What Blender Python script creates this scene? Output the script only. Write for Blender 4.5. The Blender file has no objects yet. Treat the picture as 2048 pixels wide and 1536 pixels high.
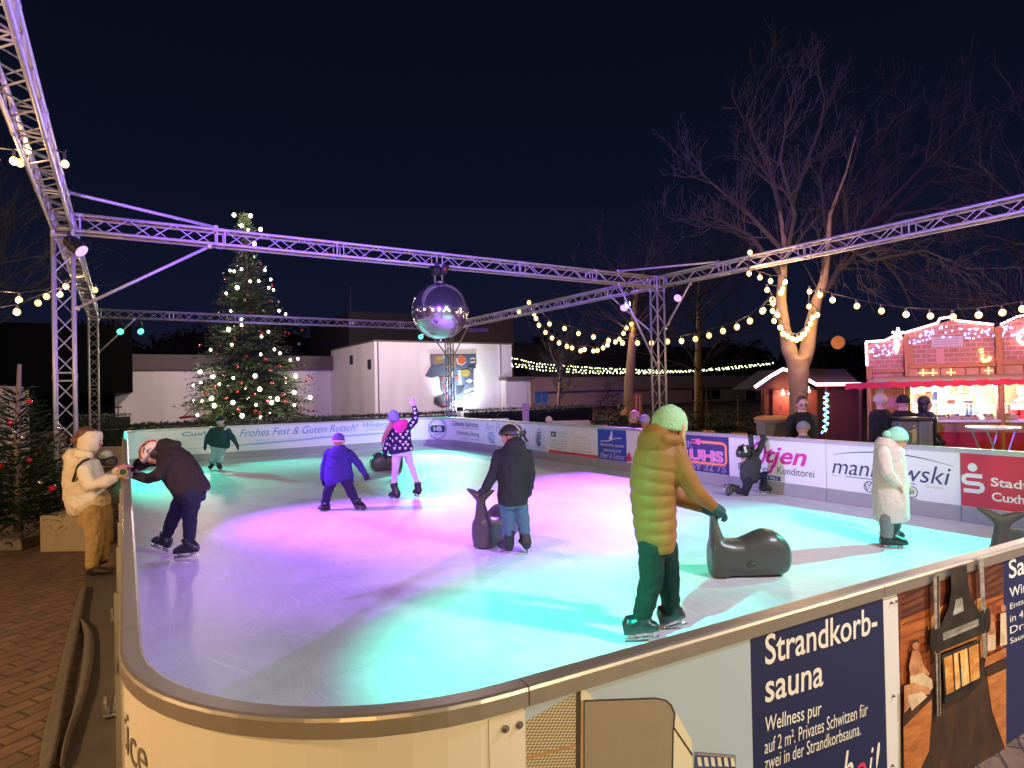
import bpy, math, random
from mathutils import Vector, Matrix
V = Vector
SC = bpy.context.scene
COL = SC.collection
# ---------------------------------------------------------------- camera
F, YAW, PITCH, ROLL, CH = 1247.1, .56065, .007604, -.020637, 1.8   # focal length in pixels of a 2048 x 1536 frame
fwd = V((math.sin(YAW) * math.cos(PITCH), math.cos(YAW) * math.cos(PITCH), math.sin(PITCH)))
_r = fwd.cross(V((0, 0, 1))).normalized()
_u = _r.cross(fwd)
cR = math.cos(ROLL) * _r + math.sin(ROLL) * _u
cU = -math.sin(ROLL) * _r + math.cos(ROLL) * _u
CAM = V((0, 0, CH))
cam = bpy.data.objects.new('camera', bpy.data.cameras.new('camera'))
COL.objects.link(cam)
cam.data.sensor_width = 36
cam.data.lens = F / 2048 * 36
cam.data.clip_start = .05
cam.data.clip_end = 600
m = Matrix((cR, cU, -fwd)).transposed().to_4x4()
m.translation = CAM
cam.matrix_world = m
SC.camera = cam
SC.view_settings.view_transform = 'Standard'
SC.view_settings.look = 'None'
SC.view_settings.exposure = 0
SC.view_settings.gamma = 1
SC.cycles.use_denoising = True
SC.cycles.max_bounces = 6
SC.cycles.diffuse_bounces = 3
SC.cycles.glossy_bounces = 3
SC.cycles.sample_clamp_indirect = 3
SC.cycles.sample_clamp_direct = 0
SC.cycles.caustics_reflective = False
SC.cycles.caustics_refractive = False


def lin(r, g, b):
    return tuple(((c / 255) / 12.92 if c <= 10 else ((c / 255 + .055) / 1.055) ** 2.4) for c in (r, g, b))


# ---------------------------------------------------------------- night sky
W = bpy.data.worlds.new('World')
SC.world = W
W.use_nodes = True
nt = W.node_tree
bg = nt.nodes['Background']
tc = nt.nodes.new('ShaderNodeTexCoord')
sp = nt.nodes.new('ShaderNodeSeparateXYZ')
rp = nt.nodes.new('ShaderNodeValToRGB')
nt.links.new(tc.outputs['Generated'], sp.inputs[0])
nt.links.new(sp.outputs['Z'], rp.inputs['Fac'])
nt.links.new(rp.outputs['Color'], bg.inputs['Color'])
el = rp.color_ramp.elements
el[0].position = 0
el[0].color = (*lin(24, 23, 32), 1)
el[1].position = .62
el[1].color = (*lin(8, 11, 20), 1)
for p_, c_ in ((.12, lin(17, 21, 42)), (.3, lin(11, 16, 33))):
    e_ = el.new(p_)
    e_.color = (*c_, 1)
bg.inputs['Strength'].default_value = 1.0


def ray(px, py):
    return fwd + cR * ((px - 1024) / F) - cU * ((py - 768) / F)


def D(px, py, dep):                       # point on a pixel's ray at a given depth
    return CAM + ray(px, py) * dep


def G(px, py, z=0.):                      # point on a pixel's ray at a given height
    d = ray(px, py)
    return CAM + d * ((z - CH) / d.z)


def PL(px, py, p0, n):                    # point on a pixel's ray in a plane
    d = ray(px, py)
    return CAM + d * ((p0 - CAM).dot(n) / d.dot(n))


def proj(P):
    d = P - CAM
    z = d.dot(fwd)
    return 1024 + F * d.dot(cR) / z, 768 - F * d.dot(cU) / z


def depth(P):
    return (P - CAM).dot(fwd)


# ---------------------------------------------------------------- lamps that the place has, with assumed lamps and added fill lights
def spot(name, loc, target, color, watts, size=40, blend=.6, rad=.06):
    l = bpy.data.lights.new(name, 'SPOT')
    l.energy, l.color, l.spot_size, l.spot_blend, l.shadow_soft_size = watts, color, math.radians(size), blend, rad
    o = bpy.data.objects.new(name, l)
    COL.objects.link(o)
    o.location = loc
    o.rotation_euler = (V(target) - V(loc)).to_track_quat('-Z', 'Y').to_euler()
    return o


def point(name, loc, color, watts, rad=.05):
    l = bpy.data.lights.new(name, 'POINT')
    l.energy, l.color, l.shadow_soft_size = watts, color, rad
    o = bpy.data.objects.new(name, l)
    COL.objects.link(o)
    o.location = loc
    return o


PURPLE, TEAL = (.40, .085, 1.), (.015, .9, .6)
# purple and teal stage lamps on the trusses (the three near ones, out of view, are assumed)
LAMPS = [  # body position, target on the ice, colour, watts, cone
    ((-.52, 11.15, 4.02), (3.3, 8.3, 0), PURPLE, 6400, 46),
    ((10.95, 11.95, 3.86), (6.9, 8.7, 0), PURPLE, 6200, 38),
    ((11.75, 10.85, 4.0), (4.9, 7.9, 0), PURPLE, 8200, 34),
    ((.0, 23.3, 3.9), (1.6, 15.2, 0), TEAL, 4600, 24),
    ((.53, 23.25, 3.92), (4.2, 16.0, 0), TEAL, 4600, 24),
    ((10.4, 23.5, 4.02), (6.8, 14.4, 0), TEAL, 5600, 20),
    ((-.7, 2.0, 4.2), (2.75, 3.7, 0), TEAL, 4200, 36),
    ((11.6, 2.2, 4.2), (7.4, 4.2, 0), TEAL, 5200, 42),
    ((-.7, -.1, 4.1), (3.3, 9.3, 0), PURPLE, 3800, 36),
]
for i, (p_, t_, c_, w_, s_) in enumerate(LAMPS):
    spot('stage_lamp_light', V(p_) + (V(t_) - V(p_)).normalized() * .16, t_, c_, w_, s_, 1.0)
# added spots without lamp bodies that tint the beams and brighten the boards
spot('beam_wash_light', (-.55, .3, 3.7), (5.2, 12.0, 6.6), (.2, .04, 1.), 17000, 56, .5)
spot('beam_wash_light', (-.3, 1.2, 3.9), (11.6, 5.2, 4.8), (.2, .04, 1.), 8000, 42, .6)
spot('beam_wash_light', (11.2, 2.5, 3.7), (-.8, 8.6, 6.4), (.21, .045, 1.), 12000, 46, .6)
spot('ice_fill_light', (5.4, -.4, 4.3), (4.0, 6.0, 0), (.92, .87, 1.), 1400, 110, .8, .2)  # unseen fill, added to lift the ice and skaters evenly
spot('board_wash_light', (-.4, 11.0, 4.0), (9.0, 6.2, -.1), (.52, .4, 1.), 4200, 34, .9)
spot('board_wash_light', (11.2, 11.6, 3.9), (5.2, 19., .5), (.6, 1., .9), 2600, 62, .8)
# unseen warm lights, assumed behind and beside the photographer, to brighten boards and paving
point('assumed_warm_light', (-2.2, -2.2, 1.9), (1., .6, .2), 300, .25)
point('assumed_warm_light', (2.8, -3.8, 1.9), (1., .8, .48), 640, .3)
point('assumed_warm_light', (8.5, -3.8, 2.2), (1., .68, .4), 650, .3)
point('assumed_warm_light', (-4.6, 3.8, 3.2), (1., .6, .28), 1250, .25)
point('assumed_warm_light', (-7.5, 11.0, 4.0), (1., .55, .3), 400, .3)
# added point fills that brighten the white hall and its wing
point('building_fill_light', (4., 36., 6.), (1., .76, .7), 2100, .4)
point('building_fill_light', (15., 30., 6.), (1., .78, .78), 3100, .4)


point('building_fill_light', (25., 40., 3.6), (1., .6, .55), 900, .3)  # added pinkish fill for the long low building


# ---------------------------------------------------------------- materials
MATS = {}


def mat(name, col, rough=.6, metal=0., noise=.0, nscale=8., bump=0., spec=.5, emit=0., ecol=None, alpha=1., coat=0.):
    if name in MATS:
        return MATS[name]
    M = bpy.data.materials.new(name)
    M.use_nodes = True
    t = M.node_tree
    b = t.nodes['Principled BSDF']
    b.inputs['Base Color'].default_value = (*col, 1)
    b.inputs['Roughness'].default_value = rough
    b.inputs['Metallic'].default_value = metal
    b.inputs['Specular IOR Level'].default_value = spec
    b.inputs['Coat Weight'].default_value = coat
    if alpha < 1:
        b.inputs['Alpha'].default_value = alpha
    if emit:
        b.inputs['Emission Color'].default_value = (*(ecol or col), 1)
        b.inputs['Emission Strength'].default_value = emit
        M.cycles.emission_sampling = 'NONE'
    if noise or bump:
        g = t.nodes.new('ShaderNodeNewGeometry')
        n = t.nodes.new('ShaderNodeTexNoise')
        n.inputs['Scale'].default_value = nscale
        n.inputs['Detail'].default_value = 6
        t.links.new(g.outputs['Position'], n.inputs['Vector'])
        if noise:
            mx = t.nodes.new('ShaderNodeMixRGB')
            mx.inputs[1].default_value = (*[c * (1 - noise) for c in col], 1)
            mx.inputs[2].default_value = (*[min(1, c * (1 + noise)) for c in col], 1)
            t.links.new(n.outputs['Fac'], mx.inputs[0])
            t.links.new(mx.outputs[0], b.inputs['Base Color'])
        if bump:
            bp = t.nodes.new('ShaderNodeBump')
            bp.inputs['Strength'].default_value = bump
            bp.inputs['Distance'].default_value = .02
            t.links.new(n.outputs['Fac'], bp.inputs['Height'])
            t.links.new(bp.outputs[0], b.inputs['Normal'])
    MATS[name] = M
    return M


def cloth(name, col, rough=.85, ns=22., bump=.55, noise=.18):
    return mat(name, col, rough, 0, noise, ns, bump, .25)


# ---------------------------------------------------------------- mesh builder
class MB:
    def __init__(s):
        s.v, s.f, s.mi = [], [], []
        s.m = 0

    def add(s, vs, fs):
        o = len(s.v)
        s.v += [V(p) for p in vs]
        for f in fs:
            s.f.append(tuple(i + o for i in f))
            s.mi.append(s.m)

    def box(s, c, size, ax=None):
        ax = ax or (V((1, 0, 0)), V((0, 1, 0)), V((0, 0, 1)))
        c = V(c)
        h = [ax[i] * size[i] / 2 for i in range(3)]
        vs = [c + h[0] * a + h[1] * b + h[2] * d for a in (-1, 1) for b in (-1, 1) for d in (-1, 1)]
        s.add(vs, [(0, 1, 3, 2), (4, 6, 7, 5), (0, 4, 5, 1), (2, 3, 7, 6), (0, 2, 6, 4), (1, 5, 7, 3)])

    def bbox(s, c, size, ax=None, b=.01):              # box with chamfered vertical profile: an octagonal-edged box
        ax = ax or (V((1, 0, 0)), V((0, 1, 0)), V((0, 0, 1)))
        c = V(c)
        X, Y, Z = (size[i] / 2 for i in range(3))
        b = min(b, X * .45, Y * .45, Z * .45)
        rings = []
        for z, k in ((-Z, b), (-Z + b, 0), (Z - b, 0), (Z, b)):
            x, y = X - k, Y - k
            q = [(x, y - b), (x - b, y), (-x + b, y), (-x, y - b), (-x, -y + b), (-x + b, -y), (x - b, -y), (x, -y + b)]
            rings.append([c + ax[0] * p + ax[1] * r + ax[2] * z for p, r in q])
        s.rings(rings)

    def rings(s, rings, cap=True, close=True):
        n = len(rings[0])
        o = len(s.v)
        for r in rings:
            s.v += [V(p) for p in r]
        for i in range(len(rings) - 1):
            for j in range(n if close else n - 1):
                k = (j + 1) % n
                s.f.append((o + i * n + j, o + i * n + k, o + (i + 1) * n + k, o + (i + 1) * n + j))
                s.mi.append(s.m)
        if cap:
            s.f.append(tuple(o + j for j in reversed(range(n))))
            s.f.append(tuple(o + (len(rings) - 1) * n + j for j in range(n)))
            s.mi += [s.m, s.m]

    def tube(s, pts, rad, seg=8, cap=True, round_=False):
        pts = [V(p) for p in pts]
        if not hasattr(rad, '__len__'):
            rad = [rad] * len(pts)
        if round_ and len(pts) > 1:
            a, b = (pts[0] - pts[1]).normalized(), (pts[-1] - pts[-2]).normalized()
            ra, rb = rad[0], rad[-1]
            pts = [pts[0] + a * ra * .95, pts[0] + a * ra * .7] + pts + [pts[-1] + b * rb * .7, pts[-1] + b * rb * .95]
            rad = [ra * .25, ra * .75] + list(rad) + [rb * .75, rb * .25]
        up = None
        rings = []
        for i, p in enumerate(pts):
            t = (pts[min(i + 1, len(pts) - 1)] - pts[max(i - 1, 0)])
            t = t.normalized() if t.length > 1e-9 else V((0, 0, 1))
            if up is None:
                up = t.orthogonal().normalized()
            else:
                up = up - t * up.dot(t)
                up = up.normalized() if up.length > 1e-6 else t.orthogonal().normalized()
            w = t.cross(up)
            rings.append([p + (up * math.cos(2 * math.pi * k / seg) + w * math.sin(2 * math.pi * k / seg)) * rad[i] for k in range(seg)])
        s.rings(rings, cap)

    def ell(s, c, r, ax=None, seg=14, ring=9):
        ax = ax or (V((1, 0, 0)), V((0, 1, 0)), V((0, 0, 1)))
        if not hasattr(r, '__len__'):
            r = (r, r, r)
        c = V(c)
        R_ = []
        for i in range(ring + 1):
            a = math.pi * (i + .0) / ring
            z, q = -math.cos(a), max(math.sin(a), .02)
            R_.append([c + ax[0] * (r[0] * q * math.cos(2 * math.pi * k / seg)) + ax[1] * (r[1] * q * math.sin(2 * math.pi * k / seg)) + ax[2] * (r[2] * z) for k in range(seg)])
        s.rings(R_)

    def poly(s, pts, thick=0., n=None):
        pts = [V(p) for p in pts]
        k = len(pts)
        if not thick:
            s.add(pts, [tuple(range(k))])
        else:
            q = [p + n * thick for p in pts]
            s.add(pts + q, [tuple(range(k))[::-1], tuple(range(k, 2 * k))] + [(i, (i + 1) % k, k + (i + 1) % k, k + i) for i in range(k)])

    def build(s, name, mats, parent=None, smooth=False, loc=None):
        if not isinstance(mats, (list, tuple)):
            mats = [mats]
        org = V(loc) if loc is not None else (wloc(parent) if parent else V((0, 0, 0)))
        me = bpy.data.meshes.new(name)
        me.from_pydata([p - org for p in s.v], [], s.f)
        for x in mats:
            me.materials.append(x)
        if len(mats) > 1:
            me.polygons.foreach_set('material_index', s.mi)
        if smooth:
            me.polygons.foreach_set('use_smooth', [True] * len(me.polygons))
        me.validate()
        me.update()
        o = bpy.data.objects.new(name, me)
        COL.objects.link(o)
        if parent:
            o.parent = parent
        else:
            o.location = org
        return o


def wloc(o):
    p = V(o.location)
    while o.parent:
        o = o.parent
        p += V(o.location)
    return p


def thing(name, label, cat, loc, group=None):
    o = bpy.data.objects.new(name, None)
    o.empty_display_size = .1
    COL.objects.link(o)
    o.location = loc
    return tag(o, label, cat, group)


def tag(o, label=None, cat=None, group=None, kind=None):
    if label:
        o['label'] = label
    if cat:
        o['category'] = cat
    if group:
        o['group'] = group
    if kind:
        o['kind'] = kind
    return o


def remesh(o, vox, it=3):
    a = o.modifiers.new('remesh', 'REMESH')
    a.mode = 'VOXEL'
    a.voxel_size = vox
    a.use_smooth_shade = True
    b = o.modifiers.new('smooth', 'SMOOTH')
    b.factor = .5
    b.iterations = it
    return o


TEXTS = []


def text(body, parent, P, Q, h, up, M, shear=0., bold=0., name='lettering', track=1.):
    """lettering whose ink runs from P to Q along its foot and is h tall; fitted after all texts exist"""
    c = bpy.data.curves.new(name, 'FONT')
    c.body = body
    c.shear = shear
    c.offset = bold
    c.space_character = track
    c.resolution_u = 4
    c.materials.append(M)
    o = bpy.data.objects.new(name, c)
    COL.objects.link(o)
    o.parent = parent
    TEXTS.append((o, V(P) - wloc(parent), V(Q) - wloc(parent), h, V(up)))
    return o


def fit_texts():
    bpy.context.view_layer.update()
    for o, P, Q, h, up in TEXTS:
        bb = [V(c) for c in o.bound_box]
        x0, x1 = min(b.x for b in bb), max(b.x for b in bb)
        y0, y1 = min(b.y for b in bb), max(b.y for b in bb)
        r = (Q - P)
        w = r.length
        r.normalize()
        up = (up - r * up.dot(r)).normalized()
        n = r.cross(up)
        sx, sy = w / max(x1 - x0, 1e-6), h / max(y1 - y0, 1e-6)
        M = Matrix((r * sx, up * sy, n)).transposed().to_4x4()
        M.translation = P - r * (x0 * sx) - up * (y0 * sy)
        o.matrix_basis = M
    dg = bpy.context.evaluated_depsgraph_get()
    for o, *_ in TEXTS:                    # lettering as plain meshes
        me = bpy.data.meshes.new_from_object(o.evaluated_get(dg))
        me.name = 'lettering'
        q = bpy.data.objects.new('lettering', me)
        COL.objects.link(q)
        q.parent = o.parent
        q.matrix_basis = o.matrix_basis.copy()
        bpy.data.objects.remove(o)


UPZ = V((0, 0, 1))
HR = V((cR.x, cR.y, 0)).normalized()      # level right and level forward of the view
HF = V((fwd.x, fwd.y, 0)).normalized()
random.seed(7)
# ---------------------------------------------------------------- ground and ice
def ground():
    b = MB()
    b.add([(-150, -60, -.06), (160, -60, -.06), (160, 190, -.06), (-150, 190, -.06)], [(0, 1, 2, 3)])
    M = mat('paving', (.16, .085, .05), .75)
    t = M.node_tree
    p = t.nodes['Principled BSDF']
    g = t.nodes.new('ShaderNodeNewGeometry')
    mp = t.nodes.new('ShaderNodeMapping')
    mp.inputs['Rotation'].default_value = (0, 0, math.radians(-33))
    br = t.nodes.new('ShaderNodeTexBrick')
    br.inputs['Scale'].default_value = 2.1
    br.inputs['Mortar Size'].default_value = .018
    br.inputs['Mortar Smooth'].default_value = .4
    br.inputs['Color1'].default_value = (.2, .13, .095, 1)
    br.inputs['Color2'].default_value = (.145, .097, .073, 1)
    br.inputs['Mortar'].default_value = (.06, .042, .032, 1)
    n = t.nodes.new('ShaderNodeTexNoise')
    n.inputs['Scale'].default_value = 5
    n.inputs['Detail'].default_value = 8
    n.inputs['Roughness'].default_value = .7
    ad = t.nodes.new('ShaderNodeVectorMath')
    ad.operation = 'MULTIPLY_ADD'
    ad.inputs[1].default_value = (.035, .035, 0)
    mx = t.nodes.new('ShaderNodeMixRGB')
    mx.blend_type = 'MULTIPLY'
    mx.inputs[0].default_value = .75
    L = t.links.new
    L(g.outputs['Position'], mp.inputs[0])
    L(g.outputs['Position'], n.inputs['Vector'])
    L(n.outputs['Color'], ad.inputs[0])
    L(mp.outputs[0], ad.inputs[2])
    L(ad.outputs[0], br.inputs['Vector'])
    L(br.outputs['Color'], mx.inputs[1])
    r = t.nodes.new('ShaderNodeValToRGB')
    r.color_ramp.elements[0].position = .3
    r.color_ramp.elements[0].color = (.45, .42, .4, 1)
    r.color_ramp.elements[1].position = .7
    r.color_ramp.elements[1].color = (1.3, 1.2, 1.15, 1)
    L(n.outputs['Fac'], r.inputs[0])
    L(r.outputs[0], mx.inputs[2])
    L(mx.outputs[0], p.inputs['Base Color'])
    bp = t.nodes.new('ShaderNodeBump')
    bp.inputs['Strength'].default_value = .8
    bp.inputs['Distance'].default_value = .02
    m2 = t.nodes.new('ShaderNodeMath')
    m2.operation = 'MULTIPLY_ADD'
    m2.inputs[1].default_value = -.8
    L(br.outputs['Fac'], m2.inputs[0])
    L(n.outputs['Fac'], m2.inputs[2])
    L(m2.outputs[0], bp.inputs['Height'])
    L(bp.outputs[0], p.inputs['Normal'])
    tag(b.build('ground', M), kind='structure')


ground()

# rounded board outline, run clockwise seen from above; the inside of the rink is on the right hand
CORN = [(V((9.03, 1.105, 0)), 1.2), (V((.015, 1.622, 0)), .98), (V((.09, 18.97, 0)), .5), (V((9.03, 18.97, 0)), 1.25)]


def outline():
    pts = []
    for i in range(4):
        c, r = CORN[i]
        a, b = CORN[i - 1][0], CORN[(i + 1) % 4][0]
        u, w = (a - c).normalized(), (b - c).normalized()
        th = u.angle(w)
        d = r / math.tan(th / 2)
        cen = c + (u + w).normalized() * (r / math.sin(th / 2))
        s0, s1 = c + u * d - cen, c + w * d - cen
        ang = s0.angle(s1)
        ax = s0.cross(s1).normalized()
        for k in range(17):
            pts.append(cen + Matrix.Rotation(ang * k / 16, 3, ax) @ s0)
    # fill in the long sides
    out = []
    for i, p in enumerate(pts):
        q = pts[(i + 1) % len(pts)]
        n = max(1, int((q - p).length / .5))
        for k in range(n):
            out.append(p.lerp(q, k / n))
    return out


PATH = outline()
NPATH = len(PATH)
CUM = [0]
for i in range(NPATH):
    CUM.append(CUM[-1] + (PATH[(i + 1) % NPATH] - PATH[i]).length)
TOTAL = CUM[-1]


def at(s):
    s = s % TOTAL
    lo, hi = 0, NPATH
    while hi - lo > 1:
        md = (lo + hi) // 2
        if CUM[md] <= s:
            lo = md
        else:
            hi = md
    a, b = PATH[lo], PATH[(lo + 1) % NPATH]
    k = (s - CUM[lo]) / max(CUM[lo + 1] - CUM[lo], 1e-9)
    t = (b - a).normalized()
    pv = PATH[lo - 1]
    nx = PATH[(lo + 2) % NPATH]
    t = ((a - pv).normalized() * (1 - k) + t + (nx - b).normalized() * k).normalized()
    return a.lerp(b, k), t, V((t.y, -t.x, 0))


def s_of(P):
    P = V((P.x, P.y, 0))
    best = (1e9, 0)
    for i in range(NPATH):
        a, b = PATH[i], PATH[(i + 1) % NPATH]
        d = b - a
        k = max(0, min(1, (P - a).dot(d) / d.length_squared))
        e = (a + d * k - P).length
        if e < best[0]:
            best = (e, CUM[i] + k * d.length)
    return best[1]


def ice():
    b = MB()
    pts = []
    for i in range(NPATH):
        p, t, n = at(CUM[i])
        pts.append(p + n * .0)
    b.poly([V((p.x, p.y, 0)) for p in pts][::-1])
    M = mat('synthetic_ice', (.74, .78, .8), .3, spec=.45)
    t = M.node_tree
    p = t.nodes['Principled BSDF']
    L = t.links.new
    g = t.nodes.new('ShaderNodeNewGeometry')
    br = t.nodes.new('ShaderNodeTexBrick')
    br.offset = .5
    br.inputs['Scale'].default_value = 1
    br.inputs['Brick Width'].default_value = 2.
    br.inputs['Row Height'].default_value = 1.
    br.inputs['Mortar Size'].default_value = .004
    br.inputs['Color1'].default_value = (.76, .8, .82, 1)
    br.inputs['Color2'].default_value = (.74, .78, .8, 1)
    br.inputs['Mortar'].default_value = (.63, .67, .7, 1)
    n1 = t.nodes.new('ShaderNodeTexNoise')
    n1.inputs['Scale'].default_value = 1.6
    n1.inputs['Detail'].default_value = 9
    n1.inputs['Roughness'].default_value = .72
    # long thin skate scratches in two directions
    nw = t.nodes.new('ShaderNodeTexNoise')
    nw.inputs['Scale'].default_value = .55
    nw.inputs['Detail'].default_value = 1
    wp = t.nodes.new('ShaderNodeVectorMath')
    wp.operation = 'MULTIPLY_ADD'
    wp.inputs[1].default_value = (1.6, 1.6, 0)
    L(g.outputs['Position'], nw.inputs['Vector'])
    L(nw.outputs['Color'], wp.inputs[0])
    L(g.outputs['Position'], wp.inputs[2])
    last = None
    for rot, sc in ((.5, (48, .9, 1)), (-.9, (60, .8, 1)), (2.2, (44, 1.1, 1)), (1.4, (38, 1.5, 1))):
        mp = t.nodes.new('ShaderNodeMapping')
        mp.inputs['Rotation'].default_value = (0, 0, rot)
        mp.inputs['Scale'].default_value = sc
        n2 = t.nodes.new('ShaderNodeTexNoise')
        n2.inputs['Scale'].default_value = 1
        n2.inputs['Detail'].default_value = 3
        n2.inputs['Distortion'].default_value = .4
        L(wp.outputs[0], mp.inputs[0])
        L(mp.outputs[0], n2.inputs['Vector'])
        r = t.nodes.new('ShaderNodeMapRange')
        r.inputs[1].default_value = .63
        r.inputs[2].default_value = .74
        L(n2.outputs['Fac'], r.inputs[0])
        if last is None:
            last = r.outputs[0]
        else:
            a = t.nodes.new('ShaderNodeMath')
            a.operation = 'MAXIMUM'
            L(last, a.inputs[0])
            L(r.outputs[0], a.inputs[1])
            last = a.outputs[0]
    L(g.outputs['Position'], br.inputs['Vector'])
    L(g.outputs['Position'], n1.inputs['Vector'])
    mx = t.nodes.new('ShaderNodeMixRGB')
    mx.blend_type = 'MULTIPLY'
    mx.inputs[0].default_value = 1
    r1 = t.nodes.new('ShaderNodeValToRGB')
    r1.color_ramp.elements[0].position = .3
    r1.color_ramp.elements[0].color = (.72, .74, .76, 1)
    r1.color_ramp.elements[1].position = .7
    r1.color_ramp.elements[1].color = (1, 1, 1, 1)
    L(n1.outputs['Fac'], r1.inputs[0])
    L(br.outputs['Color'], mx.inputs[1])
    L(r1.outputs[0], mx.inputs[2])
    m3 = t.nodes.new('ShaderNodeMixRGB')
    m3.inputs[2].default_value = (.9, .92, .93, 1)
    mm = t.nodes.new('ShaderNodeMath')
    mm.operation = 'MULTIPLY'
    mm.inputs[1].default_value = .65
    L(last, mm.inputs[0])
    L(mm.outputs[0], m3.inputs[0])
    L(mx.outputs[0], m3.inputs[1])
    L(m3.outputs[0], p.inputs['Base Color'])
    rr = t.nodes.new('ShaderNodeMapRange')
    rr.inputs[3].default_value = .3
    rr.inputs[4].default_value = .62
    L(n1.outputs['Fac'], rr.inputs[0])
    L(rr.outputs[0], p.inputs['Roughness'])
    tag(b.build('ice', M), kind='structure')


ice()

M_ALU = mat('aluminium', (.55, .54, .52), .33, .9, .12, 14, .05)
M_TRUSS = mat('truss_aluminium', (.5, .49, .49), .4, .3, .08, 9, .04)
M_WHITE = mat('white_panel', (.74, .75, .74), .42, 0, .04, 3, .0)
M_GREY = mat('grey_kickboard', (.3, .3, .31), .5, 0, .1, 6)
M_CREAM = mat('cream_panel', (.78, .74, .64), .45, 0, .06, 2.5)
M_DARK = mat('black_plastic', (.015, .015, .017), .45, 0, .2, 20)
M_SCREW = mat('steel_screw', (.35, .34, .32), .35, .9)
M_NAVY = mat('print_navy', (.012, .02, .085), .5, 0, .08, 4)
M_WTXT = mat('print_white', (.82, .82, .76), .5)
M_BLACKP = mat('print_black', (.02, .025, .03), .5)
M_RAIL = mat('rail_aluminium', (.5, .47, .43), .38, .75, .1, 12, .06)


ZB = -.06


def strip(b, s0, s1, off0, off1, z0, z1):
    """a bar with rectangular section that follows the outline; off measured towards the inside"""
    ss = [s0] + [c for c in CUM[:-1] if s0 + .01 < c < s1 - .01] + [s1]
    rings = []
    for s in ss:
        p, t, n = at(s)
        a, c = p + n * off0, p + n * off1
        rings.append([V((a.x, a.y, z0)), V((c.x, c.y, z0)), V((c.x, c.y, z1)), V((a.x, a.y, z1))])
    b.rings(rings)


def railing(b, s0, s1):
    ss = [s0] + [c for c in CUM[:-1] if s0 + .01 < c < s1 - .01] + [s1]
    prof = [(-.036, .872), (-.028, .872), (-.028, .885), (.028, .885), (.028, .872), (.036, .872), (.037, .918), (.033, .927), (.024, .931), (-.024, .931), (-.033, .927), (-.037, .918)]
    b.rings([[V((p.x + n.x * o, p.y + n.y * o, z)) for o, z in prof] for p, t, n in (at(s) for s in ss)])


def board(label, s0, s1, face=None, group=None, cat='rink board', name='rink_board', kick=True, inner=None):
    p, t, n = at((s0 + s1) / 2)
    th = thing(name, label, cat, (p.x, p.y, -.06), group)
    e = .004
    b = MB()
    strip(b, s0 + e, s1 - e, -.024, .024, -.055, .884)
    b.build('panel', face or M_WHITE, th)
    b = MB()
    railing(b, s0 + .002, s1 - .002)
    b.build('top_rail', M_RAIL, th)
    if kick:
        b = MB()
        strip(b, s0 + e, s1 - e, .0245, .034, .002, .2)
        b.build('kick_strip', M_GREY, th)
    return th


def ads_s(px, py, z=.9):
    return s_of(G(px, py, z))


# inner face helpers ----------------------------------------------------------
def inner_pt(s, z, off=.027):
    p, t, n = at(s)
    return V((p.x + n.x * off, p.y + n.y * off, z))


def sY(y):                                 # arc length on the right-hand board at world Y
    return s_of(V((9.03, y, 0)))


def sX(x):                                 # arc length on the back board at world X
    return s_of(V((x, 18.97, 0)))


def s_px(px, lo, hi, z=.55):               # arc length where the inner face passes a pixel column
    f = lambda q: proj(inner_pt(q, z))[0] - px
    for k in range(50):
        md = (lo + hi) / 2
        if f(md) < 0:
            lo = md
        else:
            hi = md
    return lo


S_A, S_Z = s_of(V((.3, 18.97, 0))), s_of(V((9.03, 2.45, 0)))


def pix_right(px):
    return s_px(px, S_A, S_Z)


def pix_back(px):
    return s_px(px, S_A, S_Z)


S_HB0, S_HB1 = s_px(830, S_A, S_Z), s_px(899, S_A, S_Z)


def ad_text(th, body, s0, s1, z, h, M, **k):
    return text(body, th, inner_pt(s0, z), inner_pt(s1, z), h, UPZ, M, **k)


def ad_rect(th, s0, s1, z0, z1, M, name, off=.0265):
    b = MB()
    strip(b, s0, s1, .0242, off, z0, z1)
    return b.build(name, M, th)


def disc_ring(th, s, z, r0, r1, M, name, off=.028, a0=0., a1=2 * math.pi, seg=40, sq=1.):
    b = MB()
    A, B = [], []
    for i in range(seg + 1):
        a = a0 + (a1 - a0) * i / seg
        A.append(inner_pt(s + r0 * math.cos(a) * sq, z + r0 * math.sin(a), off))
        B.append(inner_pt(s + r1 * math.cos(a) * sq, z + r1 * math.sin(a), off))
    b.add(A + B, [(i, i + 1, seg + 2 + i, seg + 1 + i) for i in range(seg)])
    return b.build(name, M, th)


def stroke(th, pts, w, M, name, off=.028):
    """flat printed line through (s, z) points"""
    b = MB()
    L_, R_ = [], []
    for i, (s, z) in enumerate(pts):
        a, c = pts[max(i - 1, 0)], pts[min(i + 1, len(pts) - 1)]
        dx, dz = c[0] - a[0], c[1] - a[1]
        q = math.hypot(dx, dz) or 1
        ww = w[i] if hasattr(w, '__len__') else w
        L_.append(inner_pt(s - dz / q * ww / 2, z + dx / q * ww / 2, off))
        R_.append(inner_pt(s + dz / q * ww / 2, z - dx / q * ww / 2, off))
    k = len(pts)
    b.add(L_ + R_, [(i, i + 1, k + i + 1, k + i) for i in range(k - 1)])
    return b.build(name, M, th)


S_NL0 = s_of(V((1.0, 1.565, 0)))            # joint beside the bolts on the near side
S_NL1 = s_of(V((.03, 2.75, 0)))
S_BL = s_of(V((.09, 18.3, 0)))


# ---------------------------------------------------------------- left and corner boards
left = board('plain white rink board along the left side with a long grey top rail', S_NL1, S_BL)
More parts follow.
